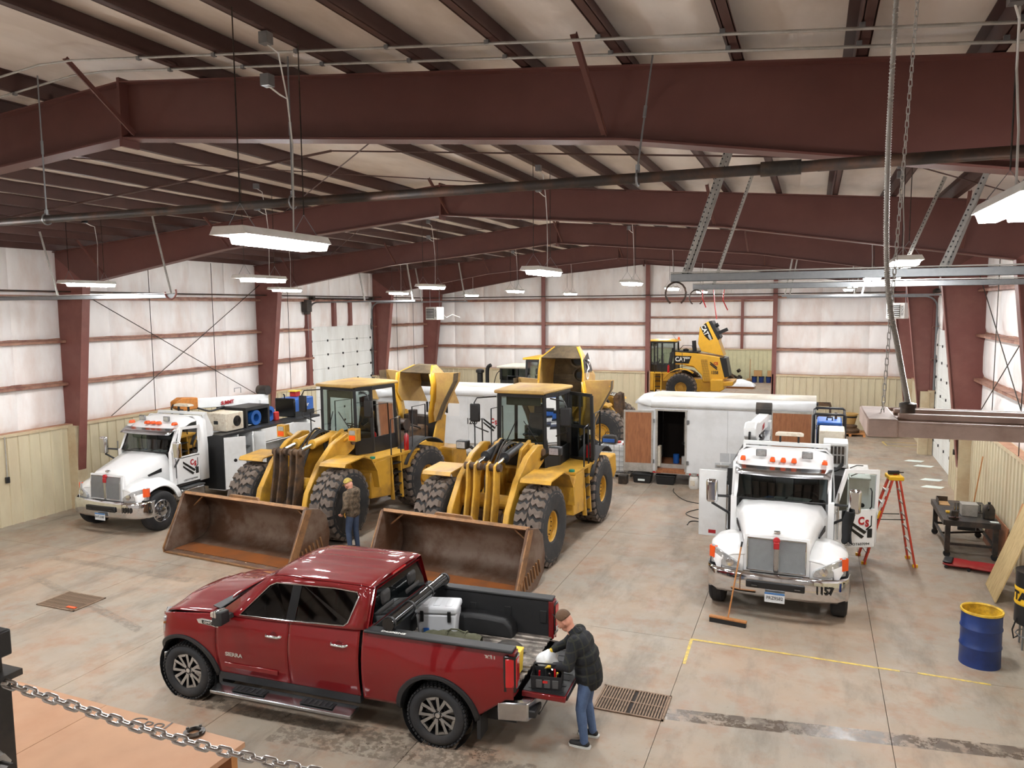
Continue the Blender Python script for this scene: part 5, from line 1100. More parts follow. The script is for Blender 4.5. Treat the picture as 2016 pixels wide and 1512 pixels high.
    for x, y, w_, h_, m_ in ((-.86, .25, .22, .3, 'paper'), (-.88, -.05, .14, .2, 'paper'), (-.85, -.25, .2, .12, 'plate_blue'), (-.87, .45, .16, .14, 'paper')): MB().cbox((x, y, 1.875), (w_, h_, .012), (0, .1, random.uniform(-.6, .6))).build('dash_papers', m_, T)
    MB().box(-1.9, -.75, -.9, .9, .92, 1.08).build('cab_floor', 'black_dirty', T)
    for s in (1, -1):
        MB().box(-1.7, -.85, min(s*.75, s*1.05), max(s*.75, s*1.05), .50, .86).build('fuel_tank', 'chrome_dull', T, bevel=.06); MB().box(-1.65, -.9, min(s*.8, s*1.08), max(s*.8, s*1.08), .86, .89).build('step', 'galv', T)
        # side vent and emblem on the hood
        MB().slab([(-.05, s*.70, 1.40), (-.42, s*.80, 1.52), (-.42, s*.80, 1.42), (-.08, s*.705, 1.36)], .02).build('hood_vent', 'black', T)
    # ---- service body
    x0, x1 = -6.9, -2.28
    MB().box(x0, x1, -1.2, 1.2, .80, 1.0).build('body_floor', 'black_dirty', T)
    MB().box(x0, x1, -.62, .62, 1.0, 1.15).build('bed', 'black_panel', T)
    for s in (1, -1):
        a, b_ = sorted((s*.62, s*1.2))
        m = MB()
        cuts = [x1, x1-.62, x1-1.25, -3.95, -5.45, -6.2, x0]
        m.box(x0, x1, a, b_, 2.05, 2.12); m.build('body_top', 'black_panel', T)
        MB().box(x0, x1, *sorted((s*.62, s*.65)), 1.0, 2.05).build('cabinet_back', 'body_white', T)
        for i, c_ in enumerate(cuts):
            zb = .55 if (i < 3 or i > 4) else 1.15
            MB().box(c_-.02, c_+.02, a, b_, zb, 2.05).build('divider', 'body_white' if 0 < i < 6 else 'black_panel', T)
        for (p, q_) in zip(cuts, cuts[1:]):
            zb = .55 if p > -3.9 or p < -5.4 else 1.62
            MB().box(q_, p, a, b_, zb-.03, zb).build('cabinet_floor', 'body_white', T)
            for zz in (1.1, 1.6):
                if zz > zb+.2: MB().box(q_+.03, p-.03, *sorted((s*.66, s*1.12)), zz, zz+.02).build('shelf', 'galv', T)
            for k_ in range(4):
                zz = random.choice([z for z in (zb, 1.12, 1.62) if z >= zb]); xx = random.uniform(q_+.12, p-.12)
                MB().box(xx-.08, xx+.08, *sorted((s*.75, s*1.0)), zz+.02, zz+.02+random.uniform(.12, .3)).build('stored_part', random.choice(['black_dirty', 'galv_dull', 'dark_steel', 'body_white']), T, bevel=.01)
        # doors: some shut, some swung out
        for i, (p, q_) in enumerate(zip(cuts, cuts[1:])):
            zb = .55 if p > -3.9 or p < -5.4 else 1.64
            om = K['doors'].get((s, i))
            def place(mb):
                if om: mb.T = Matrix.Translation((p if om[0] == 'f' else q_, s*1.21, 0)) @ Matrix.Rotation(-radians(om[1])*s, 4, 'Z') @ Matrix.Translation((-(p if om[0] == 'f' else q_), -s*1.21, 0))
                return mb
            d = place(MB()).box(q_+.012, p-.012, *sorted((s*1.2, s*1.235)), zb+.01, 2.045).build('cabinet_door', 'body_white', T, bevel=.006)
            place(MB()).lathe([(0, s*1.23), (.05, s*1.232), (.045, s*1.25), (0, s*1.25)], ((p+q_)/2, 0, lerp(zb, 2.05, .55)), 'y', 14).build('door_latch', 'black', d)
            if om: place(MB()).box((p+q_)/2-.08, (p+q_)/2+.08, *sorted((s*1.236, s*1.238)), .62, .70).build('warning_label', 'logo_red', d)
    m = MB(); m.box(x1-.01, x1+.03, -1.21, 1.21, .62, 2.12); m.build('body_bulkhead', 'black_panel', T)
    m = MB(); m.prism([(-1.95, 2.72), (-2.05, 2.1), (-2.28, 2.1), (-2.28, 2.35), (-2.05, 2.78)], 'y', .80, .86); m.build('headache_post', 'body_white', T); m = MB(); m.prism([(-1.95, 2.72), (-2.05, 2.1), (-2.28, 2.1), (-2.28, 2.35), (-2.05, 2.78)], 'y', -.86, -.80); m.build('headache_post', 'body_white', T)
    MB().box(-2.08, -1.98, -.86, .86, 2.72, 2.80).build('headache_bar', 'body_white', T, bevel=.01)
    for y in (-.12, .24): MB().box(-2.06, -2.01, y-.02, y+.02, 2.8, 2.94).build('beacon_leg', 'black', T)
    MB().loft([[(-2.04+x*k_, .06+y*k_, z) for x, y in ((-.10, -.28), (.10, -.28), (.10, .28), (-.10, .28))] for k_, z in ((1, 2.94), (1, 2.98), (.8, 3.01))]).build('beacon', 'aged_white', T, bevel=.01)
    # rear service items (pedestal crane, welder, compressor) belong to the body
    yc = -.78
    MB().cyl((-6.3, yc, 1.1), (-6.3, yc, 2.45), .18, n=16).box(-6.5, -6.1, yc-.2, yc+.2, 2.4, 2.62).build('crane_pedestal', 'body_white', T)
    zb0, zb1 = 2.60, 2.86
    m = MB(); m.loft([[(-6.6, yc-.13, 2.45), (-6.6, yc+.13, 2.45), (-6.6, yc+.13, 2.78), (-6.6, yc-.13, 2.78)], [(-3.3, yc-.11, 2.68), (-3.3, yc+.11, 2.68), (-3.3, yc+.11, 2.98), (-3.3, yc-.11, 2.98)]]); bm_ = m.build('crane_boom', 'body_white', T, bevel=.02)
    MB().cyl((-6.2, yc, 2.35), (-4.3, yc, 2.58), .06, n=12).build('boom_cylinder', 'black', T)
    m = MB(); m.prism([(-3.35, 2.66), (-3.35, 3.02), (-2.75, 3.08), (-2.5, 2.98), (-2.5, 2.8), (-2.75, 2.68)], 'y', yc-.13, yc+.13); bt = m.build('boom_tip', 'rust_orange' if K['tip'] else 'body_white', bm_, bevel=.03)
    MB().tube([(-2.5, yc, 2.9), (-2.42, yc, 2.8), (-2.45, yc, 2.5), (-2.40, yc, 2.42), (-2.33, yc, 2.46)], .025, 6).build('hook', 'black', bm_)
    MB().cyl((-6.5, yc-.2, 2.92), (-6.5, yc+.2, 2.92), .16, n=14).build('winch', 'black_dirty', bm_)
    MB().box(-2.62, -2.5, yc+.2, yc+.26, 2.1, 2.75).build('boom_rest', 'black', T)
    text('SUMMIT', .16, 'logo_red', bm_, frame((-4.6, yc+.135, 2.72), (-1, 0, 0), (0, 0, 1)), sx=1., bold=.006)
    # hose and cable bundle at the tip
    MB().tube(bez([(-3.3, yc+.14, 2.7), (-3.8, yc+.18, 2.55), (-4.4, yc+.16, 2.62)], 6), .03, 6).build('crane_hose', 'black', T, smooth=60)
    # compressor box
    cx0, cx1, cy0, cy1, cz0, cz1 = K['ac']
    m = MB().box(cx0, cx1, cy0, cy1, cz0, cz1).build('compressor', 'aged_white' if K['tip'] else 'body_white', T, bevel=.02)
    if K['tip']:
        MB().lathe([(0, cy1), (.16, cy1), (.16, cy1+.012), (0, cy1+.012)], ((cx0*.62+cx1*.38), 0, (cz0+cz1)/2), 'y', 20).build('fan_opening', 'black', T)
        for k_ in range(5): MB().lathe([(.03*k_+.02, cy1+.012), (.03*k_+.026, cy1+.012), (.03*k_+.026, cy1+.02), (.03*k_+.02, cy1+.02)], ((cx0*.62+cx1*.38), 0, (cz0+cz1)/2), 'y', 20, closed=True).build('fan_guard', 'dark_steel', T)
        MB().box(cx1, cx1+.01, (cy0+cy1)/2-.1, (cy0+cy1)/2+.05, cz0+.2, cz0+.3).build('control_panel', 'black', T)
        # hose reel cabinet
        rk = MB().box(-4.7, -3.62, .1, .9, 2.62, 2.72).box(-4.7, -4.62, .1, .9, 2.12, 2.62).box(-3.7, -3.62, .1, .9, 2.12, 2.62).build('reel_cabinet', 'black_panel', T)
        for yy, mm in ((.25, 'black'), (.5, 'green_cap'), (.75, 'blue_strap')):
            MB().lathe([(.12, -.09), (.23, -.09), (.23, .09), (.12, .09)], (-4.15, yy, 2.36), 'y', 20, closed=True).build('hose_reel', mm, T, smooth=40)
        MB().lathe([(.12, -.07), (.24, -.07), (.24, .07), (.12, .07)], (-4.95, .65, 2.37), 'y', 20, closed=True).build('hose_reel', 'blue_strap', T, smooth=40)
        MB().box(-5.3, -5.1, .5, .8, 2.12, 2.40).build('fuel_can', 'vest_red', T, bevel=.03); MB().cyl((-5.2, .65, 2.40), (-5.2, .65, 2.46), .05, n=10).build('fuel_cap', 'yellow_plastic', T)
        # welder
        wd = MB().box(-7.0, -6.0, .15, .9, 2.12, 2.72).build('welder', 'blue_welder', T, bevel=.03); MB().box(-6.0, -5.93, .13, .92, 2.12, 2.74).build('welder_front', 'black_gloss', wd, bevel=.03); MB().box(-7.0, -5.98, .905, .915, 2.12, 2.30).build('welder_base', 'black', wd)
        text('Miller', .17, 'white_enamel', wd, frame((-6.5, .91, 2.48), (-1, 0, 0), (0, 0, 1)), sx=1., bold=.006, shear=.2); MB().tube([(-6.1, .4, 2.72), (-6.1, .4, 2.82), (-6.05, .4, 2.86)], .025, 8).build('exhaust', 'black', wd)
        MB().box(-6.75, -6.5, .3, .55, 2.725, 2.9).build('tote', 'vest_red', T, bevel=.02); MB().box(-6.78, -6.47, .27, .58, 2.9, 2.93).build('tote_lid', 'yellow_plastic', T)
        MB().tube([(-5.05, -.75, 3.0), (-5.05, -.75, 3.12), (-5.35, -.75, 3.12), (-5.35, -.75, 2.95)], .012, 6).build('lift_loop', 'galv', T)
    else:
        n_ = 5
        fr_ = MB().box(cx1, cx1+.02, cy0+.04, cy1-.04, cz0+.08, cz1-.05).build('grille_panel', 'galv_dull', T)
        for k_ in range(n_):
            for r_ in range(2): MB().box(cx1+.02, cx1+.03, lerp(cy0+.07, cy1-.13, k_/(n_-1)), lerp(cy0+.07, cy1-.13, k_/(n_-1))+.05, cz0+.10+.2*r_, cz0+.27+.2*r_).build('louvre', 'dark_steel', fr_)
        MB().box(-4.6, -3.75, .62, 1.16, 2.12, 2.82).build('cabinet_box', 'aged_white', T, bevel=.02)
        wd = MB().box(-5.9, -4.95, .55, 1.12, 2.12, 2.86).build('welder', 'blue_welder', T, bevel=.04); MB().box(-4.95, -4.88, .56, 1.11, 2.2, 2.78).build('welder_front', 'black_gloss', wd, bevel=.02)
        MB().tube([(-5.2, .78, 2.86), (-5.2, .78, 2.93), (-5.2, .9, 2.93), (-5.2, .9, 2.86)], .02, 8).build('lift_eye', 'black', wd); MB().cyl((-5.5, .98, 2.86), (-5.5, .98, 3.02), .03, n=8).build('exhaust', 'pipe_black', wd)
        for xx in (-4.8, -6.0):
            MB().tube([(xx, .48, 2.12), (xx, .48, 3.02), (xx, .52, 3.06), (xx, 1.14, 3.06), (xx, 1.18, 3.02), (xx, 1.18, 2.12)], .03, 8).build('roll_hoop', 'black', T, smooth=60)
        for yy in (.48, 1.18): MB().cyl((-4.8, yy, 3.0), (-6.0, yy, 3.0), .025, n=8).build('roll_rail', 'black', T)
        # top lids laid open past the right side
        for xa, xb in ((-2.45, -3.0), (-3.3, -3.95)):
            ld_ = MB().box(xb, xa, 1.24, 1.66, 2.02, 2.06).build('open_lid', 'galv_dull', T, bevel=.01); MB().tube([(xa-.1, 1.28, 2.07), (xa-.2, 1.42, 2.12), (xa-.2, 1.55, 2.12)], .012, 6).build('lid_arm', 'dark_steel', ld_)
        MB().tube(bez([(-2.5, .55, 2.2), (-2.45, .8, 2.16), (-2.5, 1.0, 2.2), (-2.6, 1.1, 2.3)], 5), .04, 6).build('hose_bundle', 'black', T)
    return T
TK = service_truck('white service truck with orange crane tip parked along the left wall', (-16.71, 14.81), -90, '1010', 0, 'AVT-3187', dict(tip=True, ac=(-3.45, -2.72, .25, .95, 2.14, 2.66), doors={(1, 0): ('f', 38), (1, 1): ('r', -38), (1, 2): ('f', 80), (1, 4): ('f', 80)}))
TR = service_truck('white service truck with its driver door open, facing the camera at right', (-.49, 14.89), -91, '1157', -62, 'PRZ9582', dict(tip=False, ac=(-3.65, -2.98, .72, 1.22, 2.14, 2.68), doors={(-1, 0): ('f', 88), (1, 1): ('f', 85)}))
# ================================================================ TRAILERS AND MACHINES BEHIND
mat('trailer_white', 'dcdfe1', .35, c2='b9bbb8', amt=.35, scale=1.2, var=.02); mat('trailer_roof', 'cfcabd', .45, c2='a89f8e', amt=.5, scale=1.5)
mat('plywood', '9a6440', .6, c2='6d4128', amt=.55, scale=5, streak=(3, 3, .5), lo=.4, hi=.62); mat('ply_pale', 'c0a878', .65, c2='8f7448', amt=.5, scale=4, streak=(1, 4, 1), lo=.45, hi=.65)
mat('dark_inside', '241c17', .8)  # near-black colour standing in for shade inside the trailer and drains
def trailer(label, x0, x1, y, depth, nose, doors):
    T = thing('cargo_trailer', label, 'trailer', (x0, y, 0)); L = x1-x0; zb, zt, zr = .46, 2.53, 2.84
    MB().box(0, L, .05, depth, zb-.08, zb).build('floor_frame', 'black_dirty', T)
    MB().box(0, L, .05, depth, zb, zb+.04).build('deck', 'plywood', T)
    # near side in sheets
    cuts = [0]; d0 = doors.get('side')
    if d0: cuts += [d0[0], d0[1]]
    a = cuts[-1]; n = round((L-a)/1.22); cuts += [lerp(a, L, k/n) for k in range(1, n+1)]
    for p, q in zip(cuts, cuts[1:]):
        if d0 and abs(p-d0[0]) < 1e-6:
            MB().box(p, q, 0, .04, d0[2], zt).build('side_panel', 'trailer_white', T); continue
        MB().box(p+.003, q-.003, 0, .04, zb-.06, zt).build('side_panel', 'trailer_white', T)
    MB().box(0, L, depth-.04, depth, zb, zt).build('side_panel', 'trailer_white', T)
    MB().box(L-.04, L, .04, depth-.04, zb, zt).build('rear_panel', 'trailer_white', T)
    # V nose
    for pts in ([(0, 0), (-nose, depth*.32), (-nose+.05, depth*.32), (.0, .04)], [(-nose, depth*.32), (-nose, depth*.68), (-nose+.05, depth*.68), (-nose+.05, depth*.32)], [(0, depth), (-nose, depth*.68), (-nose+.05, depth*.68), (0, depth-.04)]):
        MB().prism(pts, 'z', zb-.06, zt).build('nose_panel', 'trailer_white', T)
    # roof with rounded edges
    sec = [(-.02, zt-.03), (-.02, zt+.08), (.06, zt+.18), (.25, zt+.26), (depth/2, zr), (depth-.25, zt+.26), (depth-.06, zt+.18), (depth+.02, zt+.08), (depth+.02, zt-.03)]
    k = 4; n = len(sec)
    for lo, hi, m in ((0, 3, 'trailer_white'), (3, 5, 'trailer_roof'), (5, 8, 'trailer_white')):
        MB().loft([[(x, *p) for p in sec[lo:hi+1]] for x in (0, L*.5, L)], False, False).build('roof_cove' if m == 'trailer_white' else 'roof_sheet', m, T, smooth=50, solid=.02)
    MB().loft([[(0, *p) for p in sec], [(-nose*.75, lerp(p[0], depth/2, .25), lerp(p[1], zt+.1, .35)) for p in sec], [(-nose-.02, lerp(p[0], depth/2, .45), lerp(p[1], zt, .75)) for p in sec]], False, False).build('nose_cap', 'trailer_white', T, smooth=60, solid=.02)
    MB().prism([(y_, z) for y_, z in sec]+[(depth, zt-.1), (0, zt-.1)], 'x', L-.03, L-.005).build('rear_header', 'trailer_white', T)
    MB().box(-.02, L+.01, -.03, -.015, zt-.05, zt-.02).build('gutter', 'galv_dull', T)
    MB().box(-.02, L+.01, -.012, 0, zb-.1, zb-.03).build('lower_rail', 'galv_dull', T)
    for xr in (0.05, L*.25, L*.36): MB().box(xr, xr+.28, -.016, -.012, zb-.09, zb-.04).build('reflector', 'red_lens', T)
    for xw in (L*.52, L*.52+.9):
        for yy in (.12, depth-.12):
            W = bpy.data.objects.new('wheel', None); COL.objects.link(W); W.parent = T; W.location = (xw, yy, .345); W.rotation_euler = (0, 0, pi if yy < 1 else 0)
            wheel_tire(.345, .2, .19, 32).build('tire', 'rubber', W, smooth=40); MB().lathe([(.19, -.08), (.19, .08), (.17, .09), (.1, .04), (.0, .05), (0, -.05)], ax='y', n=24).build('rim', 'white_enamel', W, smooth=40)
    MB().box(L*.52-.5, L*.52+1.4, -.05, .25, .72, .76).build('wheel_fender', 'galv_dull', T)
    MB().bar((-nose, depth/2, .5), (-nose-.13, depth/2, .5), .1, .12).build('tongue', 'black', T); MB().cyl((-nose-.07, depth/2, .0), (-nose-.07, depth/2, .9), .04, n=10).build('tongue_jack', 'black', T)
    if d0:
        a, b, ztop = d0
        for p in ((a, -.015), (b, -.015)): MB().box(p[0]-.03, p[0]+.03, -.02, .05, zb-.06, ztop+.03).build('door_jamb', 'galv_dull', T)
        MB().box(a-.05, b+.05, -.025, 0, ztop, ztop+.05).build('door_header', 'galv_dull', T)
        MB().box(a, b, -.03, .25, zb-.07, zb-.0).build('door_step', 'plywood', T)
        MB().box(a, b, .25, .27, zb+.0, zb+.17).build('step_riser', 'galv_dull', T)
        w_ = b-a
        D = MB(); D.T = Matrix.Translation((a-.1, -.02, 0)) @ Matrix.Rotation(radians(5), 4, 'Z'); D.box(-w_-.02, 0, -.05, 0, zb-.06, ztop); do = D.build('side_door', 'galv_dull', T, bevel=.01)
        E_ = MB(); E_.T = D.T; E_.box(-w_+.04, -.06, -.058, -.05, zb+.22, ztop-.06); E_.build('door_lining', 'plywood', do)
        E_ = MB(); E_.T = D.T; E_.box(-w_+.04, -.06, -.06, -.05, zb, zb+.22); E_.build('kick_plate', 'galv_dull', do)
        for z in (.75, 2.05): MB().cyl((a-.08, -.06, z-.06), (a-.08, -.06, z+.06), .025, n=8).build('hinge', 'galv', T); MB().box(b+.02, b+.1, -.05, -.01, z-.06, z+.06).build('latch_keeper', 'galv', T)
        # things inside
        MB().box(.02, L-.1, depth-.1, depth-.05, zb, zt).build('inner_lining', 'dark_inside', T); MB().box(-.02, .0, .06, depth-.06, zb, zt).build('inner_lining', 'dark_inside', T); MB().box(0, L-.1, .05, depth-.05, zt-.02, zt).build('inner_ceiling', 'dark_inside', T); MB().box(b+.35, L-.05, .06, depth-.06, zb+.05, zt-.05).build('bulkhead', 'dark_inside', T)  # linings and bulkhead coloured near-black in place of the interior's shade
        MB().box(b-.25, b+.3, 1.2, 1.6, 1.1, 2.0).build('wall_cabinet', 'galv_dull', T, bevel=.01); MB().box(b-.3, b-.22, 1.19, 1.2, 1.12, 1.2).build('cabinet_latch', 'black', T)
        MB().cyl((a+.45, 1.1, zb+.04), (a+.45, 1.1, zb+.34), .1, n=12).build('blue_jug', 'blue_strap', T); MB().cyl((a+.72, 1.0, zb+.04), (a+.72, 1.0, zb+.3), .08, n=12).build('white_jug', 'white_enamel', T)
        MB().box(a+.02, a+.1, .1, .35, zb+.1, zb+.75).build('box_stack', 'aged_white', T)
    if 'rear' in doors:
        a, b = doors['rear']
        R_ = MB().box(a, b, -.06, -.015, zb-.05, zt-.03).build('rear_door', 'galv_dull', T, bevel=.008); MB().box(a+.05, b-.05, -.068, -.06, zb, zt-.08).build('door_lining', 'plywood', R_)
        MB().cyl((b-.08, -.09, 1.2), (b-.08, -.09, 1.45), .02, n=8).build('door_pull', 'black', R_)
        for z in (.9, 2.1): MB().cyl((b+.04, -.03, z-.08), (b+.04, -.03, z+.08), .03, n=8).build('hinge', 'galv', T)
        for z in (2.62, 2.74): MB().lathe([(0, 0), (.05, 0), (.06, .05), (0, .06)], (L+.0, .1, z), 'x', 12).build('clearance_light', 'black', T)
    return T
t1 = trailer('white enclosed trailer with open plywood-lined side door beside the right service truck', -4.72, .16, 24.18, 2.15, .58, dict(side=(.18, 1.10, 2.37), rear=(3.62, 4.80)))
mat('grey_patch', 'b9bec2', .5)
for x, z, w_, h_ in ((2.15, .95, .28, .28), (2.46, .95, .28, .28), (2.0, .75, .16, .16), (2.2, .74, .5, .18)): MB().box(x, x+w_, -.003, 0, z-.1, z+h_-.1).build('cover_patch', 'grey_patch', t1)
t2 = trailer('white enclosed trailer numbered 1269 half hidden between the two loaders', -14.3, -8.9, 25.25, 2.0, .5, {})
def tx(px): return px+14.3
text('1269', .30, 'decal_black', t2, frame((tx(-11.45), -.006, 1.55), (1, 0, 0), (0, 0, 1)), sx=.75, bold=.008)
logo(t2, (tx(-10.72), -.006, 1.55), (1, 0, 0), (0, 0, 1), .95, False)
MB().box(tx(-13.6), tx(-11.95), -.008, -.004, 1.72, 2.26).build('sign_panel', 'white_paint', t2); text('IRIN', .52, 'decal_black', t2, frame((tx(-12.86), -.012, 2.0), (1, 0, 0), (0, 0, 1)), sx=.95, bold=.02)
# machines parked beyond the trailers
loader('yellow wheel loader parked sideways behind the raised hood, only its cab showing', (-9.35, 29.8), 0, 0, far=True, tip=False, cowl=False, bucket=False, number='', name='wheel_loader')
B = thing('telehandler', 'machine with a black glazed cab and exhaust stack behind the numbered trailer', 'telehandler', (-12.9, 34.2, 0), 0)
MB().box(-2.6, 2.2, -.9, .9, .9, 1.9).build('body', 'cat_yellow', B, bevel=.06)
for x in (-1.9, 1.5):
    for s in (1, -1):
        W = bpy.data.objects.new('wheel', None); COL.objects.link(W); W.parent = B; W.location = (x, s*1.05, .66); W.scale = (.75, .75, .75); W.rotation_euler = (0, 0, 0 if s > 0 else pi); link('tire', TIRE, W); link('rim', RIM, W)
MB().box(-.75, 1.6, -.85, .85, 1.85, 2.3).build('cab_base', 'black', B, bevel=.03)
for x in (-.72, 0.1, 1.57):
    for s in (1, -1): MB().box(x-.05, x+.05, s*.8-.05, s*.8+.05, 2.3, 2.85).build('cab_post', 'black', B)
for s in (1, -1): MB().face([(-.72, s*.8, 2.3), (1.57, s*.8, 2.3), (1.57, s*.8, 2.85), (-.72, s*.8, 2.85)]).build('side_glass', 'glass_mid', B)
for x in (-.72, 1.57): MB().face([(x, -.8, 2.3), (x, .8, 2.3), (x, .8, 2.85), (x, -.8, 2.85)]).build('end_glass', 'glass_mid', B)
MB().loft([[(-.9, -.95, z), (1.75, -.95, z), (1.75, .95, z), (-.9, .95, z)] for z in (2.83, 2.93)]+[[(-.7, -.8, 2.97), (1.5, -.8, 2.97), (1.5, .8, 2.97), (-.7, .8, 2.97)]]).build('cab_roof', 'trailer_roof', B, bevel=.03)
for x in (1.2, 1.4): MB().cyl((x, -.98, 2.78), (x, -.9, 2.78), .06, n=10).build('work_lamp', 'headlamp', B)
MB().tube(bez([(-1.55, -.5, 1.9), (-1.55, -.5, 2.6), (-1.5, -.5, 2.85), (-1.35, -.5, 2.95)], 5), .09, 10).build('exhaust_stack', 'black', B, smooth=50)
MB().lathe([(.14, 0), (.14, .65), (.2, .68), (.2, .8), (.1, .85)], (-1.95, -.45, 1.9), n=14).build('air_cleaner', 'black', B, smooth=40)
MB().tube(bez([(-1.2, -.6, 1.9), (-1.0, -.7, 2.5), (-.75, -.75, 2.75)], 5), .02, 6).build('cab_hose', 'black', B)
MB().lathe([(.05, 0), (.07, .02), (.07, .1), (.04, .13)], (1.4, -.3, 2.97), n=12).build('beacon', 'orange_lens', B)
# ---- caged tank, gas bottle and clutter by the trailer
tk = thing('caged_tank', 'white plastic bulk tank in a wire cage beside the plywood-lined door', 'tank', (-6.05, 24.75, 0))
MB().box(-.5, .5, .0, 1.0, .16, 1.08).build('bottle', 'aged_white' if False else 'trailer_white', tk, bevel=.08)
MB().box(-.56, .56, -.06, 1.06, .10, .15).build('pallet_deck', 'galv_dull', tk)
for x in (-.5, 0, .5):
    for y in (.0, .96): MB().box(x-.05, x+.05, y-.05, y+.05, 0, .1).build('pallet_foot', 'galv_dull', tk)
for k in range(7): MB().tube([(lerp(-.54, .54, k/6), -.04, .14), (lerp(-.54, .54, k/6), -.04, 1.1)], .009, 5).build('cage_bar', 'galv', tk)
for k in range(6): MB().tube([(-.55, 1.04, lerp(.2, 1.1, k/5)), (-.55, -.045, lerp(.2, 1.1, k/5)), (.55, -.045, lerp(.2, 1.1, k/5)), (.55, 1.04, lerp(.2, 1.1, k/5))], .009, 5).build('cage_hoop', 'galv', tk)
for k in range(6): MB().tube([(.55, lerp(.0, 1.0, k/5), .14), (.55, lerp(.0, 1.0, k/5), 1.1)], .009, 5).build('cage_bar', 'galv', tk)
MB().cyl((0, .5, 1.07), (0, .5, 1.13), .12, n=16).build('fill_cap', 'vest_red', tk)
g_ = thing('tool_tote', 'dark blue and black fabric tool tote on top of the caged tank', 'tool bag', (-6.25, 24.95, 1.115))
MB().loft([[(x*k, y*k, z) for x, y in ((-.26, -.15), (.26, -.15), (.26, .15), (-.26, .15))] for k, z in ((1, 0), (1, .15), (.75, .27))]).build('body', 'black_dirty', g_, bevel=.04); MB().box(-.2, .2, -.165, -.15, .04, .16).build('front_pocket', 'blue_welder', g_, bevel=.01); MB().tube([(-.18, 0, .25), (-.12, 0, .36), (.12, 0, .36), (.18, 0, .25)], .014, 6).build('handle', 'black', g_)
MB().lathe([(.0, 0), (.11, 0), (.12, .05), (.06, .09), (0, .1)], c=(.37, .13, 1.08), n=16).build('vent_lid', 'vest_red', tk, smooth=50)
pr = thing('propane_cylinder', 'white propane cylinder standing under the trailer side', 'gas cylinder', (-3.32, 23.95, 0))
MB().lathe([(.13, 0), (.14, .02), (.152, .05), (.152, .30), (.13, .37), (.06, .40), (0, .40)], n=22).build('body', 'white_enamel', pr, smooth=40); MB().lathe([(.10, .38), (.10, .47), (.095, .47), (.095, .38)], n=18, closed=True).build('collar', 'galv_dull', pr, smooth=40); MB().cyl((0, 0, .4), (0, 0, .46), .025, n=8).build('valve', 'chrome_dull', pr); MB().box(-.09, .05, -.158, -.15, .12, .28).build('label_patch', 'aged_white', pr)
for x, lab in ((-5.0, 'black plastic tote with white tag under the trailer nose'), (-4.25, 'plain black plastic tote under the trailer doorway')):
    o = thing('plastic_tote', lab, 'tote', (x, 24.35, 0)); MB().loft([[(x_*k, y*k, z) for x_, y in ((-.3, -.2), (.3, -.2), (.3, .2), (-.3, .2))] for k, z in ((.88, 0), (1, .26))]).build('bin', 'black', o, bevel=.02); MB().box(-.32, .32, -.22, .22, .26, .30).build('lid', 'black', o, bevel=.01)
    if x < -4.5: MB().box(-.12, .1, -.207, -.196, .08, .14).build('tag', 'paper', o)
MB().box(-.14, .14, -.14, .14, 0, .28).build('grey_bucket_stand', 'dark_steel', bevel=.02, label='small dark metal stand under the trailer nose', cat='stand').location = (-5.55, 23.95, 0)
# cable lying on the floor
cp = [(-3.9, 23.7, .012), (-3.8, 23.2, .012), (-3.3, 22.3, .012), (-2.4, 21.9, .012), (-2.0, 21.2, .012), (-2.6, 20.5, .012), (-3.1, 20.9, .012), (-2.7, 21.6, .012), (-1.9, 21.9, .014), (-1.5, 21.0, .012), (-2.0, 20.2, .012), (-2.8, 20.2, .014), (-2.9, 19.8, .012)]
MB().tube(bez(cp, 10), .012, 6).build('black_cable', 'black', smooth=60, label='black cable coiled on the floor between loader and right truck', cat='cable')
# ================================================================ LOOSE OBJECTS
mat('fiberglass', 'c8402a', .45, c2='9c3a28', amt=.3); mat('ladder_yellow', 'e0b020', .45); mat('wood_handle', 'b57a45', .5, c2='8a5a30', amt=.4, scale=8); mat('drum_blue', '18336f', .35, c2='101f44', amt=.4, scale=5); mat('drum_yellow', 'd9b233', .5, c2='7a5a20', amt=.6, scale=8)
mat('line_yellow', 'd8bd52', .6, c2='a38d64', amt=.8, scale=9, lo=.4, hi=.6, world=True); mat('grate_rust', '8d7662', .6, .4, c2='5a4636', amt=.6, scale=10); mat('bench_steel', '3c3b3a', .5, .5, c2='6a5c50', amt=.5, scale=5); mat('creeper_red', 'a3282c', .35, coat=.3); mat('cardboard', 'b08a5c', .8); mat('osb', 'b68c6c', .75, c2='a87450', amt=.4, scale=2); mat('cloth_black', '141618', .85, bump=.3, bscale=30); mat('hose_yellow', 'd8c020', .5)
# A-frame ladder
L_ = thing('step_ladder', 'orange fibreglass step ladder standing open beside the right truck', 'ladder', (1.66, 18.42, 0), radians(8))
hz = 1.88
for s in (-1, 1):
    MB().bar((-.53, s*.30, 0), (.02, s*.16, hz), .035, .11, (0, 1, 0)).build('front_rail', 'fiberglass', L_, bevel=.004)
    MB().bar((.50, s*.30, 0), (.16, s*.17, hz), .035, .075, (0, 1, 0)).build('rear_rail', 'fiberglass', L_, bevel=.004)
    MB().bar((-.30, s*.24, 1.0), (.28, s*.24, 1.02), .006, .02).build('spreader', 'black', L_)
    for x in (-.53, .50): MB().box(x-.05, x+.05, s*.30-.03, s*.30+.03, 0, .06).build('foot', 'ladder_yellow', L_)
for k in range(1, 7):
    t = k/7; MB().cbox((lerp(-.53, .02, t), 0, hz*t), (.09, 2*lerp(.30, .16, t), .03)).build('step', 'galv_dull', L_); MB().bar((lerp(.50, .16, t), -lerp(.30, .17, t), hz*t), (lerp(.50, .16, t), lerp(.30, .17, t), hz*t), .03, .03).build('rear_bar', 'galv_dull', L_)
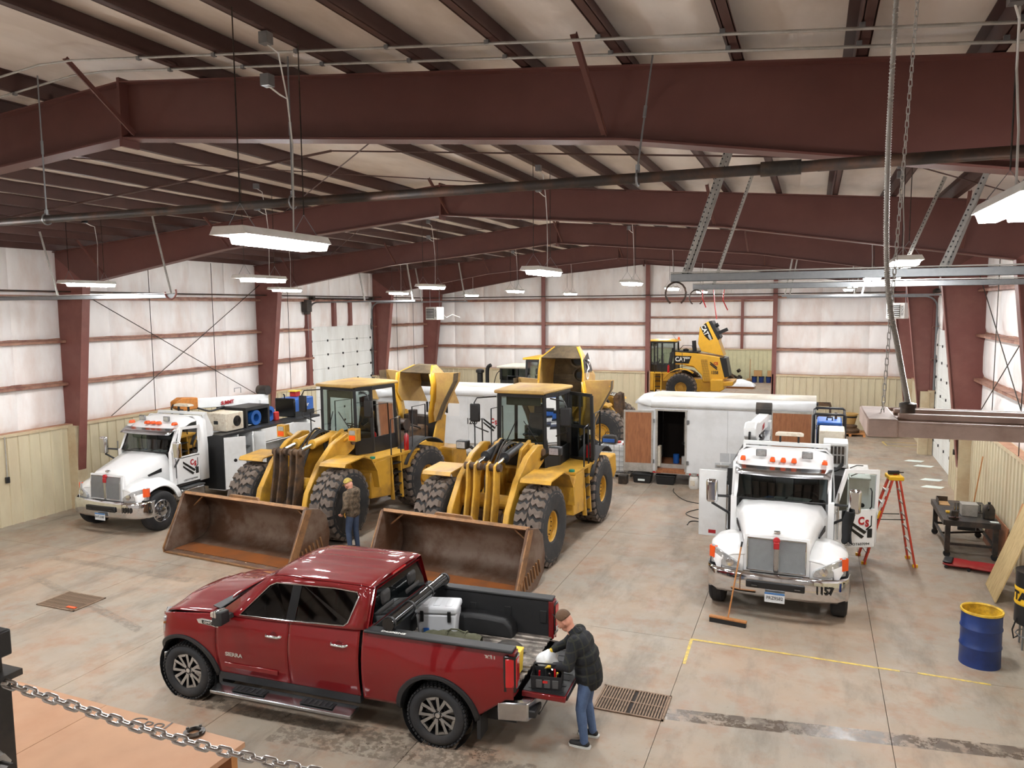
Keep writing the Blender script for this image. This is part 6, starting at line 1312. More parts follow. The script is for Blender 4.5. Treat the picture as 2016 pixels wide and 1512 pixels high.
MB().box(-.06, .24, -.22, .22, hz-.02, hz+.07).build('top_cap', 'ladder_yellow', L_, bevel=.02)
for k, (z, m) in enumerate(((1.6, 'paper'), (1.35, 'paper'), (1.1, 'ladder_yellow'))):
    t = z/hz; MB().cbox((lerp(-.53, .02, t)-.02, -lerp(.30, .16, t)-.017, z), (.07, .004, .18), (0, .22, 0)).build('label_sticker', m, L_)
o = thing('impact_tool', 'dark red cordless tool lying on top of the step ladder', 'power tool', (1.74, 18.43, 1.951), .3); MB().cyl((-.12, 0, .05), (.1, 0, .05), .045, n=12).build('body', 'black', o); MB().box(-.02, .06, -.03, .03, .0, .05).build('battery', 'logo_red', o, bevel=.008); MB().cyl((.1, 0, .05), (.2, 0, .05), .015, n=8).build('chuck', 'dark_steel', o)
# push broom leaning on the truck bumper
b = thing('push_broom', 'push broom with long wooden handle leaning on the right truck bumper', 'broom', (-1.27, 13.72, 0), radians(-8)); MB().box(-.33, .33, -.04, .04, .075, .115).build('head', 'wood_handle', b, bevel=.01); MB().box(-.32, .32, -.045, .045, 0.0, .08).build('bristles', 'black', b); MB().cyl((0, 0, .1), (.14, .36, 1.42), .014, n=8).build('handle', 'wood_handle', b); MB().cyl((.132, .34, 1.34), (.141, .362, 1.43), .017, n=8).build('grip', 'black', b)
b = thing('wall_broom', 'wooden broom handle leaning on the right wall behind the workbench', 'broom', (3.78, 21.7, 0)); MB().cyl((0, 0, .05), (.27, .25, 1.85), .015, n=8).build('handle', 'wood_handle', b); MB().box(-.25, .25, -.04, .04, 0, .09).build('head', 'black', b, bevel=.01)
# cloth over the mirror arm of the right truck
def rag(u, t): return (.13*(t-.5)*(1+.3*sin(5*u))+.02*sin(9*t+4*u), .06*sin(7*t+3*u)+.05*sin(3.2*u), -.62*u-.05*sin(8*t)*u)
r_ = MB().grid(rag, rng(0, 1, 18), rng(0, 1, 14)).build('black_jacket', 'cloth_black', solid=.012, smooth=70, label='black jacket hanging from the open door mirror of the right truck', cat='jacket')
r_.location = (.70, 15.22, 1.86); r_.scale = (1.5, 1.2, .92)
# blue drum
d = thing('steel_drum', 'open blue steel drum with yellow rim on the right floor', 'drum', (2.60, 13.55, 0))
pr_ = [(.28, 0), (.292, .0), (.292, .015)]; 
for z in (.31, .60): pr_ += [(.286, z-.025), (.298, z-.008), (.298, z+.008), (.286, z+.025)]
pr_ += [(.286, .86)]; MB().lathe(pr_, n=40, caps=False).build('shell', 'drum_blue', d, smooth=40); MB().lathe([(.284, .845), (.300, .845), (.302, .862), (.298, .88), (.28, .88), (.27, .86)], n=40, closed=True).build('rim', 'drum_yellow', d, smooth=40); MB().lathe([(.283, .86), (.281, .55), (.0, .55)], n=40, caps=False).build('lining', 'drum_yellow', d, smooth=40)
for k in range(12):
    a = random.uniform(0, 6.3); rr = random.uniform(.02, .2); MB().cbox((rr*cos(a), rr*sin(a), .585+random.uniform(0, .08)), (random.uniform(.05, .16), random.uniform(.04, .1), .03), (random.random(), random.random(), random.random()*3)).build('scrap', random.choice(['drum_yellow', 'paper', 'black', 'cardboard', 'drum_yellow']), d)
# oil drum at the right edge
d = thing('oil_drum', 'black and yellow drum cut off by the right picture edge', 'drum', (3.52, 14.45, 0.42)); MB().lathe([(.28, 0), (.29, .02), (.29, .35)], n=40, caps=False).build('lower_shell', 'black', d, smooth=40); MB().lathe([(.291, .33), (.298, .35), (.298, .37), (.291, .39), (.291, .56), (.298, .58), (.298, .6), (.291, .62)], n=40, caps=False).build('yellow_band', 'ladder_yellow', d, smooth=40); MB().lathe([(.29, .61), (.29, .86), (.298, .88), (.27, .86), (0, .86)], n=40, caps=False).build('upper_shell', 'black', d, smooth=40)
for k, (ch, a) in enumerate((('C', 205), ('A', 180), ('T', 155))): text(ch, .2, 'decal_black', d, frame((.294*cos(radians(a+40)), .294*sin(radians(a+40)), .47), (-sin(radians(a+40)), cos(radians(a+40)), 0), (0, 0, 1)), bold=.01)
for a in range(4): MB().cyl((.24*cos(a*pi/2+.7), .24*sin(a*pi/2+.7), -.42), (.24*cos(a*pi/2+.7), .24*sin(a*pi/2+.7), .02), .016, n=8).build('stand_leg', 'galv', d)
MB().tube([(.25*cos(a), .25*sin(a), -.2) for a in rng(0, 6, 14)], .012, 6, True).build('stand_ring', 'galv', d); MB().tube([(-.27, -.1, .1), (-.33, -.12, -.1), (-.3, -.1, -.25), (-.24, -.1, -.2)], .012, 6).build('drain_hose', 'black', d)
# welding bench
W_ = thing('workbench', 'dark steel welding bench on casters by the right wall', 'workbench', (3.42, 20.15, 0))
MB().box(-.55, .52, -1.0, 1.0, .83, .86).build('top', 'bench_steel', W_, bevel=.004); MB().box(-.58, -.55, -1.0, 1.0, .74, .86).build('apron', 'bench_steel', W_); MB().box(-.55, .52, -1.03, -1.0, .74, .86).build('apron', 'bench_steel', W_)
for x in (-.48, .45):
    for y in (-.92, .92):
        MB().box(x-.05, x+.05, y-.05, y+.05, .16, .83).build('leg', 'bench_steel', W_); c = MB(); c.lathe([(0, -.03), (.07, -.03), (.07, .03), (0, .03)], (x, y, .075), 'y', 16); cw = c.build('caster', 'rubber', W_, smooth=40); MB().box(x-.04, x+.04, y-.045, y+.045, .10, .16).build('caster_fork', 'dark_steel', cw)
for x in (-.48, .45): MB().bar((x, -.9, .3), (x, .9, .3), .05, .05).build('stretcher', 'bench_steel', W_)
for y in (-.9, .9): MB().bar((-.48, y, .3), (.45, y, .3), .05, .05).build('stretcher', 'bench_steel', W_)
MB().bar((-.48, -.1, .32), (.45, .3, .32), .04, .04).build('brace', 'bench_steel', W_)
v = thing('bench_vise', 'black bench vise bolted to the near corner of the workbench', 'vise', (3.05, 19.32, .861)); MB().box(-.1, .1, -.1, .1, 0, .05).build('base', 'black_dirty', v, bevel=.01); MB().box(-.06, .06, -.16, .1, .05, .16).build('body', 'black_dirty', v, bevel=.015); MB().box(-.07, .07, -.2, -.15, .08, .22).build('jaw', 'dark_steel', v, bevel=.008); MB().cyl((-.12, -.26, .1), (.12, -.26, .1), .01, n=6).build('handle', 'chrome_dull', v); MB().cyl((0, -.28, .1), (0, -.15, .1), .018, n=8).build('screw', 'dark_steel', v)
MB().box(-.16, .16, -.14, .14, 0, .26).box(-.17, .17, -.15, .15, .26, .28).build('metal_case', 'galv_dull', bevel=.01, label='dented grey metal box standing on the middle of the workbench', cat='box').location = (3.42, 19.75, .8605)
o = thing('bolt_rack', 'row of upright steel sockets at the back of the workbench', 'tool rack', (3.45, 20.05, .8605)); MB().box(-.3, .3, -.05, .05, 0, .02).build('tray', 'dark_steel', o)
for k in range(9): MB().cyl((-.26+.065*k, 0, .02), (-.26+.065*k, 0, .2), .022, n=10).build('socket', 'chrome_dull', o)
o = thing('oil_jug', 'dark grey plastic oil jug on the wall side of the workbench', 'jug', (3.78, 19.55, .8605)); MB().loft([[(x*k, y*k, z) for x, y in ((-.11, -.08), (.11, -.08), (.11, .08), (-.11, .08))] for k, z in ((1, 0), (1, .22), (.7, .30), (.35, .34))]).build('body', 'dark_steel', o, bevel=.02); MB().cyl((0, 0, .33), (0, 0, .38), .03, n=10).build('cap', 'black', o); MB().tube([(-.02, -.07, .2), (-.02, -.11, .26), (-.02, -.06, .31)], .015, 6).build('handle', 'dark_steel', o)
MB().cbox((0, 0, .02), (.2, .11, .04)).cbox((.1, .0, .045), (.06, .05, .01)).build('yellow_drill_case', 'ladder_yellow', bevel=.01, label='small yellow and black tool lying at the left edge of the bench', cat='tool').location = (3.08, 19.85, .8605)
o = thing('vise_angle', 'open steel angle bracket stack at the far end of the bench', 'bracket', (3.05, 20.75, .8605)); MB().box(-.12, .12, -.2, .2, 0, .012).build('plate', 'cardboard', o); MB().box(-.13, -.12, -.2, .2, 0, .13).build('flange', 'dark_steel', o); MB().box(-.12, .12, .2, .21, 0, .13).build('flange', 'dark_steel', o)
MB().box(-.08, .08, -.05, .05, 0, .012).build('white_phone', 'paper', label='small white card lying on the right edge of the bench', cat='card').location = (3.84, 19.25, .8605)
# steel plate leaning behind the bench
MB().slab([(3.95, 19.0, 0.0), (3.95, 20.9, 0.0), (4.06, 20.9, .8), (4.06, 19.0, .8)], .02).build('leaning_plate', 'plywood', label='brown board leaning on the right wall behind the bench legs', cat='board')
# creeper
c = thing('mechanics_creeper', 'red plastic mechanics creeper on the floor near the plywood', 'creeper', (3.28, 18.50, 0), radians(-14))
MB().loft([[(x, y*w_, z) for y, z in ((-.30, .10), (-.26, .06), (.26, .06), (.30, .10), (.2, .085), (-.2, .085))] for x, w_ in ((-.5, .7), (-.42, 1), (-.1, .95), (.0, .8), (.1, .95), (.48, 1), (.52, .9))]).build('bed', 'creeper_red', c, bevel=.01)
MB().box(-.5, -.32, -.2, .2, .10, .14).build('headrest', 'black', c, bevel=.02)
for x in (-.42, 0, .44):
    for s in (-1, 1): MB().lathe([(0, -.02), (.035, -.02), (.035, .02), (0, .02)], (x, s*.25, .036), 'y', 12).build('caster', 'black', c, smooth=40)
# plywood sheet and plank leaning on the right wall
MB().slab([(3.40, 17.50, .02), (3.36, 16.42, .02), (4.05, 16.35, 2.05), (4.08, 17.45, 2.05)], .022).build('plywood_sheet', 'ply_pale', label='tall pale plywood sheet leaning against the right wall', cat='plywood')
MB().slab([(3.62, 17.95, .02), (3.62, 17.72, .02), (4.08, 17.8, 1.6), (4.08, 18.05, 1.6)], .03).build('plank', 'wood_handle', label='narrow wooden plank leaning on the wall behind the plywood sheet', cat='plank')
# floor drains
for x, y, lab in ((-2.26, 10.42, 'rusty floor drain grate behind the pickup tailgate'), (-13.37, 10.41, 'rusty floor drain grate left of the pickup')):
    g = thing('drain_grate', lab, 'drain', (x, y, 0)); MB().box(-.5, .5, -.36, .36, .001, .003).build('pit', 'dark_inside', g)  # flat dark plate on the slab stands in for the shaded pit
    for a, b_ in (((-.5, .5, -.36, -.33), 0), ((-.5, .5, .33, .36), 0), ((-.5, -.47, -.36, .36), 0), ((.47, .5, -.36, .36), 0)): MB().box(*a, .001, .018).build('frame', 'grate_rust', g)
    bar_ = MB().box(-.011, .011, -.33, .33, .003, .018).mesh('bar', 'grate_rust')
    for k in range(23):
        if x > -5 and k == 11: continue
        o = link('bar', bar_, g); o.location = (-.45+.041*k, 0, 0)
    MB().box(-.46, .46, -.012, .012, .003, .013).build('cross_bar', 'grate_rust', g)
MB().box(-.12, .1, -.03, .03, 0, .012).build('orange_scrap', 'orange_lens', label='small orange scrap on the left floor drain', cat='scrap').location = (-13.05, 10.16, .019)
# painted floor lines
def strip(p, q, w_, lab):
    d_ = Vector((q[0]-p[0], q[1]-p[1], 0)).normalized(); n_ = Vector((-d_.y, d_.x, 0))*w_/2; P_ = Vector((*p, .0015)); Q_ = Vector((*q, .0015))
    MB().slab([P_-n_, Q_-n_, Q_+n_, P_+n_], .003).build('floor_marking', 'line_yellow', label=lab, cat='marking', group='yellow floor lines')
strip((-1.80, 12.86), (1.4, 12.80), .05, 'long worn yellow line painted in front of the right truck'); strip((1.65, 12.83), (2.62, 12.79), .05, 'bright short yellow line painted near the blue drum'); strip((-1.78, 12.84), (-1.76, 11.9), .05, 'worn yellow line running from the line corner toward the drain')
for k, (p, q) in enumerate((((2.9, 34.0), (4.1, 34.0)), ((2.9, 34.0), (2.8, 34.9)), ((2.8, 34.9), (4.1, 34.9)))): strip(p, q, .06, ('near edge', 'left edge', 'far edge')[k]+' of the yellow square by the far right door')
# far right corner: mat roll, coil, pallet with stump
m = thing('rubber_mat_roll', 'rolled black rubber mat on the floor in the far right corner', 'mat', (2.95, 36.2, 0)); sp_ = [((.10+.032*t)*cos(t)*1.6, (.10+.032*t)*sin(t)*.75) for t in rng(0, 10.5, 60)]
q = MB(); q.loft([[(x, y, z+.34) for x, z in sp_] for y in (-.3, .5)], False, False); q.build('roll', 'rubber', m, solid=.02, smooth=60)
q = MB(); q.tube([(.28*cos(t)+.03*sin(3*t), .25+.05*sin(2*t), .33+.28*sin(t)+.02*cos(5*t)) for t in rng(0, 40, 180)], .016, 5); q.build('yellow_hose', 'hose_yellow', smooth=60, label='coil of yellow hose hanging low in the far right corner', cat='hose').location = (3.78, 36.6, .02)
p_ = thing('wood_pallet', 'low wooden pallet against the far end wall right of the trailer', 'pallet', (1.62, 36.3, 0))
for k in range(6): MB().box(-.6, .6, -.5+.19*k, -.38+.19*k, .11, .13).build('deck_board', 'wood_handle', p_)
for x in (-.55, 0, .55): MB().box(x-.05, x+.05, -.5, .57, 0, .11).build('runner', 'wood_handle', p_)
MB().lathe([(.5, 0), (.52, .12), (.40, .2), (.42, .3), (.2, .36), (0, .36)], n=20).build('strapped_bundle', 'grime', smooth=40, label='round rusty casting strapped onto the low pallet', cat='casting').location = (1.5, 36.3, .1305)
q = thing('large_pot', 'tan bucket with dark stripe standing on the far right pallet', 'bucket', (1.62, 36.35, .491)); MB().lathe([(.2, 0), (.30, .42), (.33, .42), (.33, .46), (.28, .46), (.18, .02)], n=22, closed=True).build('shell', 'yellow_dusty', q, smooth=40); MB().lathe([(.27, .28), (.285, .36)], n=22, caps=False).build('stripe', 'black', q, solid=.01)
q = thing('wood_crate', 'dark crate frame standing behind the far right pallet', 'crate', (.32, 36.9, 0)); 
for x in (-.5, .5):
    for y in (-.35, .35): MB().box(x-.04, x+.04, y-.04, y+.04, 0, 1.25).build('post', 'grime', q)
for z in (.15, .6, 1.2):
    for y in (-.35, .35): MB().box(-.5, .5, y-.02, y+.02, z, z+.09).build('rail', 'grime', q)
    for x in (-.5, .5): MB().box(x-.02, x+.02, -.35, .35, z, z+.09).build('rail', 'grime', q)
for k, (x, y) in enumerate(((3.55, 30.9), (3.75, 30.0), (3.7, 27.7), (3.6, 26.6))): MB().slab([(x-.35, y-.12, .004), (x+.2, y-.2, .004), (x+.35, y+.1, .004), (x-.15, y+.2, .004)], .006).build('paper_scrap', 'paper', label='white paper scrap %s on the floor by the right door' % ('farthest of four', 'second farthest', 'second nearest', 'nearest of four')[k], cat='paper')
# next bay clutter
b = thing('white_sacks', 'pile of white sheeted sacks on a pallet in the next bay', 'sacks', (-4.6, 55.2, 0)); MB().box(-1., .9, -.6, .6, 0, .15).build('pallet', 'wood_handle', b); MB().grid(lambda u, t: (lerp(-1.1, 1., u), lerp(-.7, .7, t), .15+.42*sin(pi*u)**.4*sin(pi*t)**.4+.05*sin(9*u)*sin(7*t)), rng(0, 1, 16), rng(0, 1, 12)).build('sheet', 'bag_white', b, smooth=60)
for k, x in enumerate((-3.95, -3.45, -2.95, -2.5)):
    o = thing('pail', 'blue pail at the far wall, %s of four' % ('leftmost', 'second from left', 'second from right', 'rightmost')[k], 'pail', (x, 59.4, 0), group='pails along the far wall'); MB().lathe([(.16, 0), (.19, .42), (0, .42)], n=16).build('shell', 'drum_blue', o, smooth=40); MB().lathe([(.2, .42), (.2, .46), (0, .47)], n=16).build('lid', 'black', o, smooth=40)
for k, x in enumerate((-3.7, -2.75)): MB().box(-.28, .28, -.22, .22, 0, .42).build('cardboard_box', 'cardboard', bevel=.01, label='cardboard box stacked on the %s blue pails' % ('left', 'right')[k], cat='box').location = (x, 59.4, .472)
b = thing('scrap_pile', 'heap of dark scrap parts against the far wall of the next bay', 'scrap', (-5.9, 59.2, 0))
for k in range(26): MB().cbox((random.uniform(-1.0, 1.0), random.uniform(-.4, .4), random.uniform(.12, .9)), (random.uniform(.2, .6), random.uniform(.15, .4), random.uniform(.1, .3)), (random.random(), random.random(), random.random())).build('scrap_piece', random.choice(['grime', 'dark_steel', 'bucket_edge']), b)
MB().box(-1., 1., -.4, .4, 0, .3).build('scrap_base', 'grime', b)
b = thing('far_broom', 'wooden broom leaning on the far wall of the next bay', 'broom', (-4.3, 59.6, 0)); MB().cyl((0, 0, .1), (0, .3, 1.7), .02, n=6).build('handle', 'wood_handle', b); MB().ell((0, 0, .15), (.25, .1, .15), 10, 6).build('head', 'cardboard', b)
# ================================================================ FOREGROUND GUARD CHAIN AND DECK
D_ = thing('plywood_deck', 'tan plywood deck sheets at the lower left below the camera', 'deck', (-2.65, 2.98, 3.42), radians(-1.5))
for k in range(4): MB().box(-.99*(k+1)+.002, -.99*k-.002, -1.9, 0, 0, .028).build('sheet', 'osb', D_)
for k in range(5): MB().box(-3.96, 0, -.1-.42*k, -.06-.42*k, -.24, 0).build('joist', 'wood_handle', D_)
for x in (-3.8, -.15): MB().box(x-.07, x+.07, -.2, -.06, -3.42, -.24).build('support_post', 'dark_steel', D_)
for x in (-3.8, -.15): MB().box(x-.07, x+.07, -1.85, -1.71, -3.42, -.24).build('support_post', 'dark_steel', D_)
text('Cpol', .09, 'bench_steel', D_, frame((-.60, -.05, .030), (1, .12, 0), (-.12, 1, 0)), sx=1.4, name='scribble', depth=.001)
q = thing('clamp_knob', 'small round steel flange lying on the deck edge', 'flange', (-2.955, 2.95, 3.4485)); MB().lathe([(.03, 0), (.055, 0), (.055, .012), (.035, .02), (.03, .012)], n=20, closed=True).build('ring', 'dark_steel', q, smooth=40)
for k in range(4): MB().cyl((.045*cos(k*pi/2), .045*sin(k*pi/2), .01), (.045*cos(k*pi/2), .045*sin(k*pi/2), .024), .008, n=6).build('bolt', 'dark_steel', q)
# guard post with chain (positions from the picture, distance from the usual size of a link)
def campt(px, py, dist):
    return Vector((0, 0, CAMZ))+(_f+_r2*((px-1008)/FPX)-_u2*((py-756)/FPX))*dist
gp = thing('guard_post', 'black steel guard post holding the chain at the lower left edge', 'post', campt(-18, 1345, 1.72))
gp.location.z = 3.448
top_ = campt(2, 1338, 1.72).z-3.448
MB().box(-.03, .022, -.03, .03, 0, top_).build('tube', 'black_dirty', gp); MB().box(-.05, .042, -.045, .045, top_, top_+.014).build('cap_plate', 'bench_steel', gp); MB().box(-.02, .012, -.02, .02, top_+.014, top_+.24).build('upper_stub', 'black_dirty', gp); MB().box(-.03, .028, -.035, .035, top_+.05, top_+.11).build('collar', 'black', gp, bevel=.004)
MB().cyl((.0, -.05, top_-.16), (.12, -.05, top_-.155), .012, n=12).build('bolt', 'dark_steel', gp); MB().cyl((.055, -.05, top_-.158), (.085, -.05, top_-.157), .026, n=6).build('nut', 'galv_dull', gp); MB().cyl((.045, -.05, top_-.158), (.055, -.05, top_-.158), .03, n=16).build('washer', 'galv', gp); MB().slab([(-.03, -.07, top_-.30), (.01, -.07, top_-.30), (.05, -.06, top_-.14), (.03, -.06, top_-.11)], .012).build('strap', 'bag_white', gp); MB().cyl((-.06, -.06, top_-.31), (.03, -.06, top_-.30), .022, n=8).build('lower_bolt', 'dark_steel', gp)
ch = thing('guard_chain', 'shiny steel guard chain sagging across the lower left corner', 'chain', (0, 0, 0))
mat('chain_steel', 'e4e4e4', .3, 1., c2='8f9090', amt=.4, scale=30)
lk = MB(); lk.tube([(.0078*cos(a)+(.0088 if cos(a) > 0 else -.0088), .0078*sin(a), 0) for a in rng(0, 2*pi-.35, 17)], .0039, 8, True); lkm = lk.mesh('link', 'chain_steel', 60)
cpx = bez([campt(-60, 1322, 1.72), campt(60, 1362, 1.70), campt(180, 1402, 1.69), campt(300, 1441, 1.68), campt(420, 1474, 1.67), campt(540, 1502, 1.66), campt(680, 1530, 1.65), campt(860, 1556, 1.64)], 24)
s_ = 0; nxt = 0; i_ = 0; pitch = .0255
for a, b_ in zip(cpx, cpx[1:]):
    seg = (b_-a).length
    while nxt <= s_+seg:
        p = a.lerp(b_, (nxt-s_)/seg); d_ = (b_-a).normalized(); n0 = d_.cross(Vector((0, 0, 1))).normalized(); n1 = n0.cross(d_); ang = (.35 if i_ % 2 else .35+pi/2); u_ = n0*cos(ang)+n1*sin(ang); v_ = d_.cross(u_)
        o = link('link', lkm, ch); o.matrix_world = Matrix(((d_.x, u_.x, v_.x, p.x), (d_.y, u_.y, v_.y, p.y), (d_.z, u_.z, v_.z, p.z), (0, 0, 0, 1))); nxt += pitch; i_ += 1
    s_ += seg
gq = thing('guard_post', 'second black steel guard post holding the chain below the picture edge', 'post', (cpx[-1].x+.03, cpx[-1].y, 3.448)); MB().box(-.03, .03, -.03, .03, -3.448, cpx[-1].z-3.43).build('tube', 'black_dirty', gq)
# small electrical boxes on the wainscot
for x, y, z, s, lab in ((-19.705, 13.72, 1.24, 1, 'small black outlet box with conduit at the left picture edge'), (4.09, 26.1, 1.22, -1, 'small black switch box on the wainscot beside the right door')):
    o = thing('outlet_box', lab, 'outlet', (x, y, z)); MB().box(*sorted((0, s*.06)), -.05, .05, -.08, .08).build('box', 'black', o, bevel=.006); MB().cyl((s*.03, 0, .08), (s*.03, 0, 1.15), .014, n=8).build('conduit', 'galv_dull', o)
# ================================================================ PEOPLE
import numpy as np
mat('skin', 'c98f78', .55, var=.03); mat('hair_brown', '5e4632', .8, bump=.5, bscale=90); mat('jeans', '52688c', .85, c2='39496b', amt=.5, scale=6, bump=.2, bscale=60); mat('jeans_dark', '3c4a63', .85, c2='2a3448', amt=.5, scale=6); mat('glove', 'd9b62e', .7, bump=.2); mat('shoe_black', '17181a', .6); mat('sole', 'c9c9c4', .6); mat('cap_camo', 'b5a24e', .8, c2='8a6a3a', amt=.8, scale=20, lo=.45, hi=.55); mat('beard', '6b4a34', .9); mat('glove_dark', '1d1d1f', .7)
mat('camo', '6a5a48', .9, c2='3d3428', amt=.8, scale=14, lo=.45, hi=.55, bump=.2)
def plaid():
    m = bpy.data.materials.new('plaid'); m.use_nodes = True; N = m.node_tree.nodes; L = m.node_tree.links; b = N['Principled BSDF']; b.inputs['Roughness'].default_value = .9
    tc = N.new('ShaderNodeTexCoord'); prev = None; col = None
    base = srgb('14161c')
    def band(direction, sc):
        mp = N.new('ShaderNodeVectorMath'); mp.operation = 'DOT_PRODUCT'; L.new(tc.outputs['Object'], mp.inputs[0]); mp.inputs[1].default_value = direction
        fr = N.new('ShaderNodeMath'); fr.operation = 'MULTIPLY'; L.new(mp.outputs['Value'], fr.inputs[0]); fr.inputs[1].default_value = sc
        f2 = N.new('ShaderNodeMath'); f2.operation = 'FRACT'; L.new(fr.outputs[0], f2.inputs[0])
        lt = N.new('ShaderNodeMath'); lt.operation = 'LESS_THAN'; L.new(f2.outputs[0], lt.inputs[0]); lt.inputs[1].default_value = .16; return lt.outputs[0]
    a = band((.2, .1, 1), 8); c = band((.75, .75, -.1), 8)
    m1 = N.new('ShaderNodeMix'); m1.data_type = 'RGBA'; L.new(a, m1.inputs[0]); m1.inputs[6].default_value = base; m1.inputs[7].default_value = srgb('282a22')
    m2 = N.new('ShaderNodeMix'); m2.data_type = 'RGBA'; L.new(c, m2.inputs[0]); L.new(m1.outputs[2], m2.inputs[6]); m2.inputs[7].default_value = srgb('26281f')
    L.new(m2.outputs[2], b.inputs['Base Color']); MATS['plaid'] = m
plaid()
def person(label, loc, head, caps, mats, voxel=.009):
    """caps: (p, q, r_p, r_q, material) tapered limbs fused into one continuous body"""
    mb = MB()
    for p, q, ra, rb, m_ in caps:
        p, q = Vector(p), Vector(q); d = (q-p); L = max(d.length, 1e-4); dn = d/L; path = []; rad = []
        for t in (-.98, -.85, -.6, -.3): path.append(p+dn*ra*t); rad.append(ra*sqrt(1-t*t))
        for t in (0, .5, 1): path.append(p.lerp(q, t)); rad.append(lerp(ra, rb, t))
        for t in (.3, .6, .85, .98): path.append(q+dn*rb*t); rad.append(rb*sqrt(1-t*t))
        mb.tube(path, rad, 12)
    me = mb.mesh('person', 'skin'); tmp = bpy.data.objects.new('tmp', me); COL.objects.link(tmp)
    r = tmp.modifiers.new('r', 'REMESH'); r.mode = 'VOXEL'; r.voxel_size = voxel; sm = tmp.modifiers.new('s', 'SMOOTH'); sm.iterations = 4; sm.factor = .5
    dg = bpy.context.evaluated_depsgraph_get(); dg.update(); body = bpy.data.meshes.new_from_object(tmp.evaluated_get(dg)); bpy.data.objects.remove(tmp)
    body.materials.clear(); names = sorted(set(c[4] for c in caps))
    for n in names: body.materials.append(MATS[n])
    nf = len(body.polygons); cen = np.empty(nf*3); body.polygons.foreach_get('center', cen); cen = cen.reshape(-1, 3); best = np.full(nf, 1e9); idx = np.zeros(nf, dtype=np.int32)
    for p, q, ra, rb, m_ in caps:
        p = np.array(p); d = np.array(q)-p; dd = max(d @ d, 1e-9); t = np.clip(((cen-p) @ d)/dd, 0, 1); dist = np.linalg.norm(cen-(p+t[:, None]*d), axis=1)-(ra+(rb-ra)*t)
        k = dist < best; best[k] = dist[k]; idx[k] = names.index(m_)
    body.polygons.foreach_set('material_index', idx); body.shade_smooth(); body.name = 'person'
    o = bpy.data.objects.new('person', body); COL.objects.link(o); o.location = loc; o.rotation_euler = (0, 0, radians(head)); tag(o, label, 'person'); return o
def hand(w_, d_, up, m_, s, curl=.6):
    """palm and five bent fingers from wrist w_ along d_; s = thumb side"""
    w_ = Vector(w_); d_ = Vector(d_).normalized(); up = Vector(up); sd = d_.cross(up).normalized()*s; dn = -up.normalized(); out = []
    out.append((w_, w_+d_*.05, .032, .036, m_)); k = w_+d_*.075
    for i, (o, l) in enumerate(((-.030, .062), (-.010, .075), (.011, .078), (.031, .068))):
        a = k+sd*o; b = a+(d_*cos(curl)+dn*sin(curl))*l*.55; c = b+(d_*cos(curl*1.9)+dn*sin(curl*1.9))*l*.5; out += [(w_+d_*.04+sd*o*.8, a, .016, .0125, m_), (a, b, .0125, .0115, m_), (b, c, .0115, .0095, m_)]
    t0 = w_+d_*.03+sd*.03; t1 = t0+(sd*.8+d_*.7).normalized()*.038; t2 = t1+(d_+dn*.5).normalized()*.035; out += [(t0, t1, .016, .0135, m_), (t1, t2, .0135, .0105, m_)]
    return out
def legs(lk, rk, la, ra_, hip, m_, shoe):
    c = []
    for hp, kn, an in ((hip[0], lk, la), (hip[1], rk, ra_)):
        hp, kn, an = Vector(hp), Vector(kn), Vector(an); c += [(hp, kn, .098, .070, m_), (kn, kn.lerp(an, .35), .066, .068, m_), (kn.lerp(an, .35), an, .066, .052, m_), (an+Vector((-.03, 0, -.035)), an+Vector((.06, 0, -.035)), .043, .042, shoe), (an+Vector((.06, 0, -.04)), an+Vector((.17, .0, -.045)), .042, .034, shoe)]
    return c
def headcaps(n0, h, fwd, sk='skin'):
    h = Vector(h); f = Vector(fwd).normalized(); sd = Vector((0, 1, 0)); up = (sd.cross(f)*-1).normalized()
    up = f.cross(sd); up = up if up.z > 0 else -up
    c = [(n0, h-up*.06-f*.03, .062, .058, sk), (h-f*.02-up*.01, h-f*.015+up*.045, .088, .086, sk), (h+f*.025-up*.02, h+f*.02+up*.04, .075, .072, sk), (h+f*.045-up*.085, h+f*.03-up*.05, .046, .060, sk), (h+f*.094-up*.012, h+f*.112-up*.045, .010, .016, sk), (h+f*.088+up*.015-sd*.03, h+f*.088+up*.015+sd*.03, .012, .012, sk), (h+f*.082-up*.075-sd*.018, h+f*.082-up*.075+sd*.018, .012, .012, sk)]
    for s in (1, -1): c += [(h-f*.01+sd*s*.086+up*.012, h-f*.012+sd*s*.09-up*.028, .014, .010, sk)]
    return c, h, f, up, sd
def hair_cap(par, h, f, up, sd, m_, k=1.07, lim=-.12, fl=.06):
    def fn(u, t):
        th = lerp(0, radians(100), u); a = t; d_ = f*(-cos(a))+sd*sin(a)
        lo = 1 if cos(a) > 0 else lerp(1, .62, min(1, -cos(a)*1.6)); th *= lo
        return h+up*(.045+.098*k*cos(th)*.98)+d_*(.094*k*sin(th))-f*.012
    return MB().grid(fn, rng(0, 1, 10), rng(0, 2*pi, 28)).build('hair', m_, par, smooth=70, solid=.008)
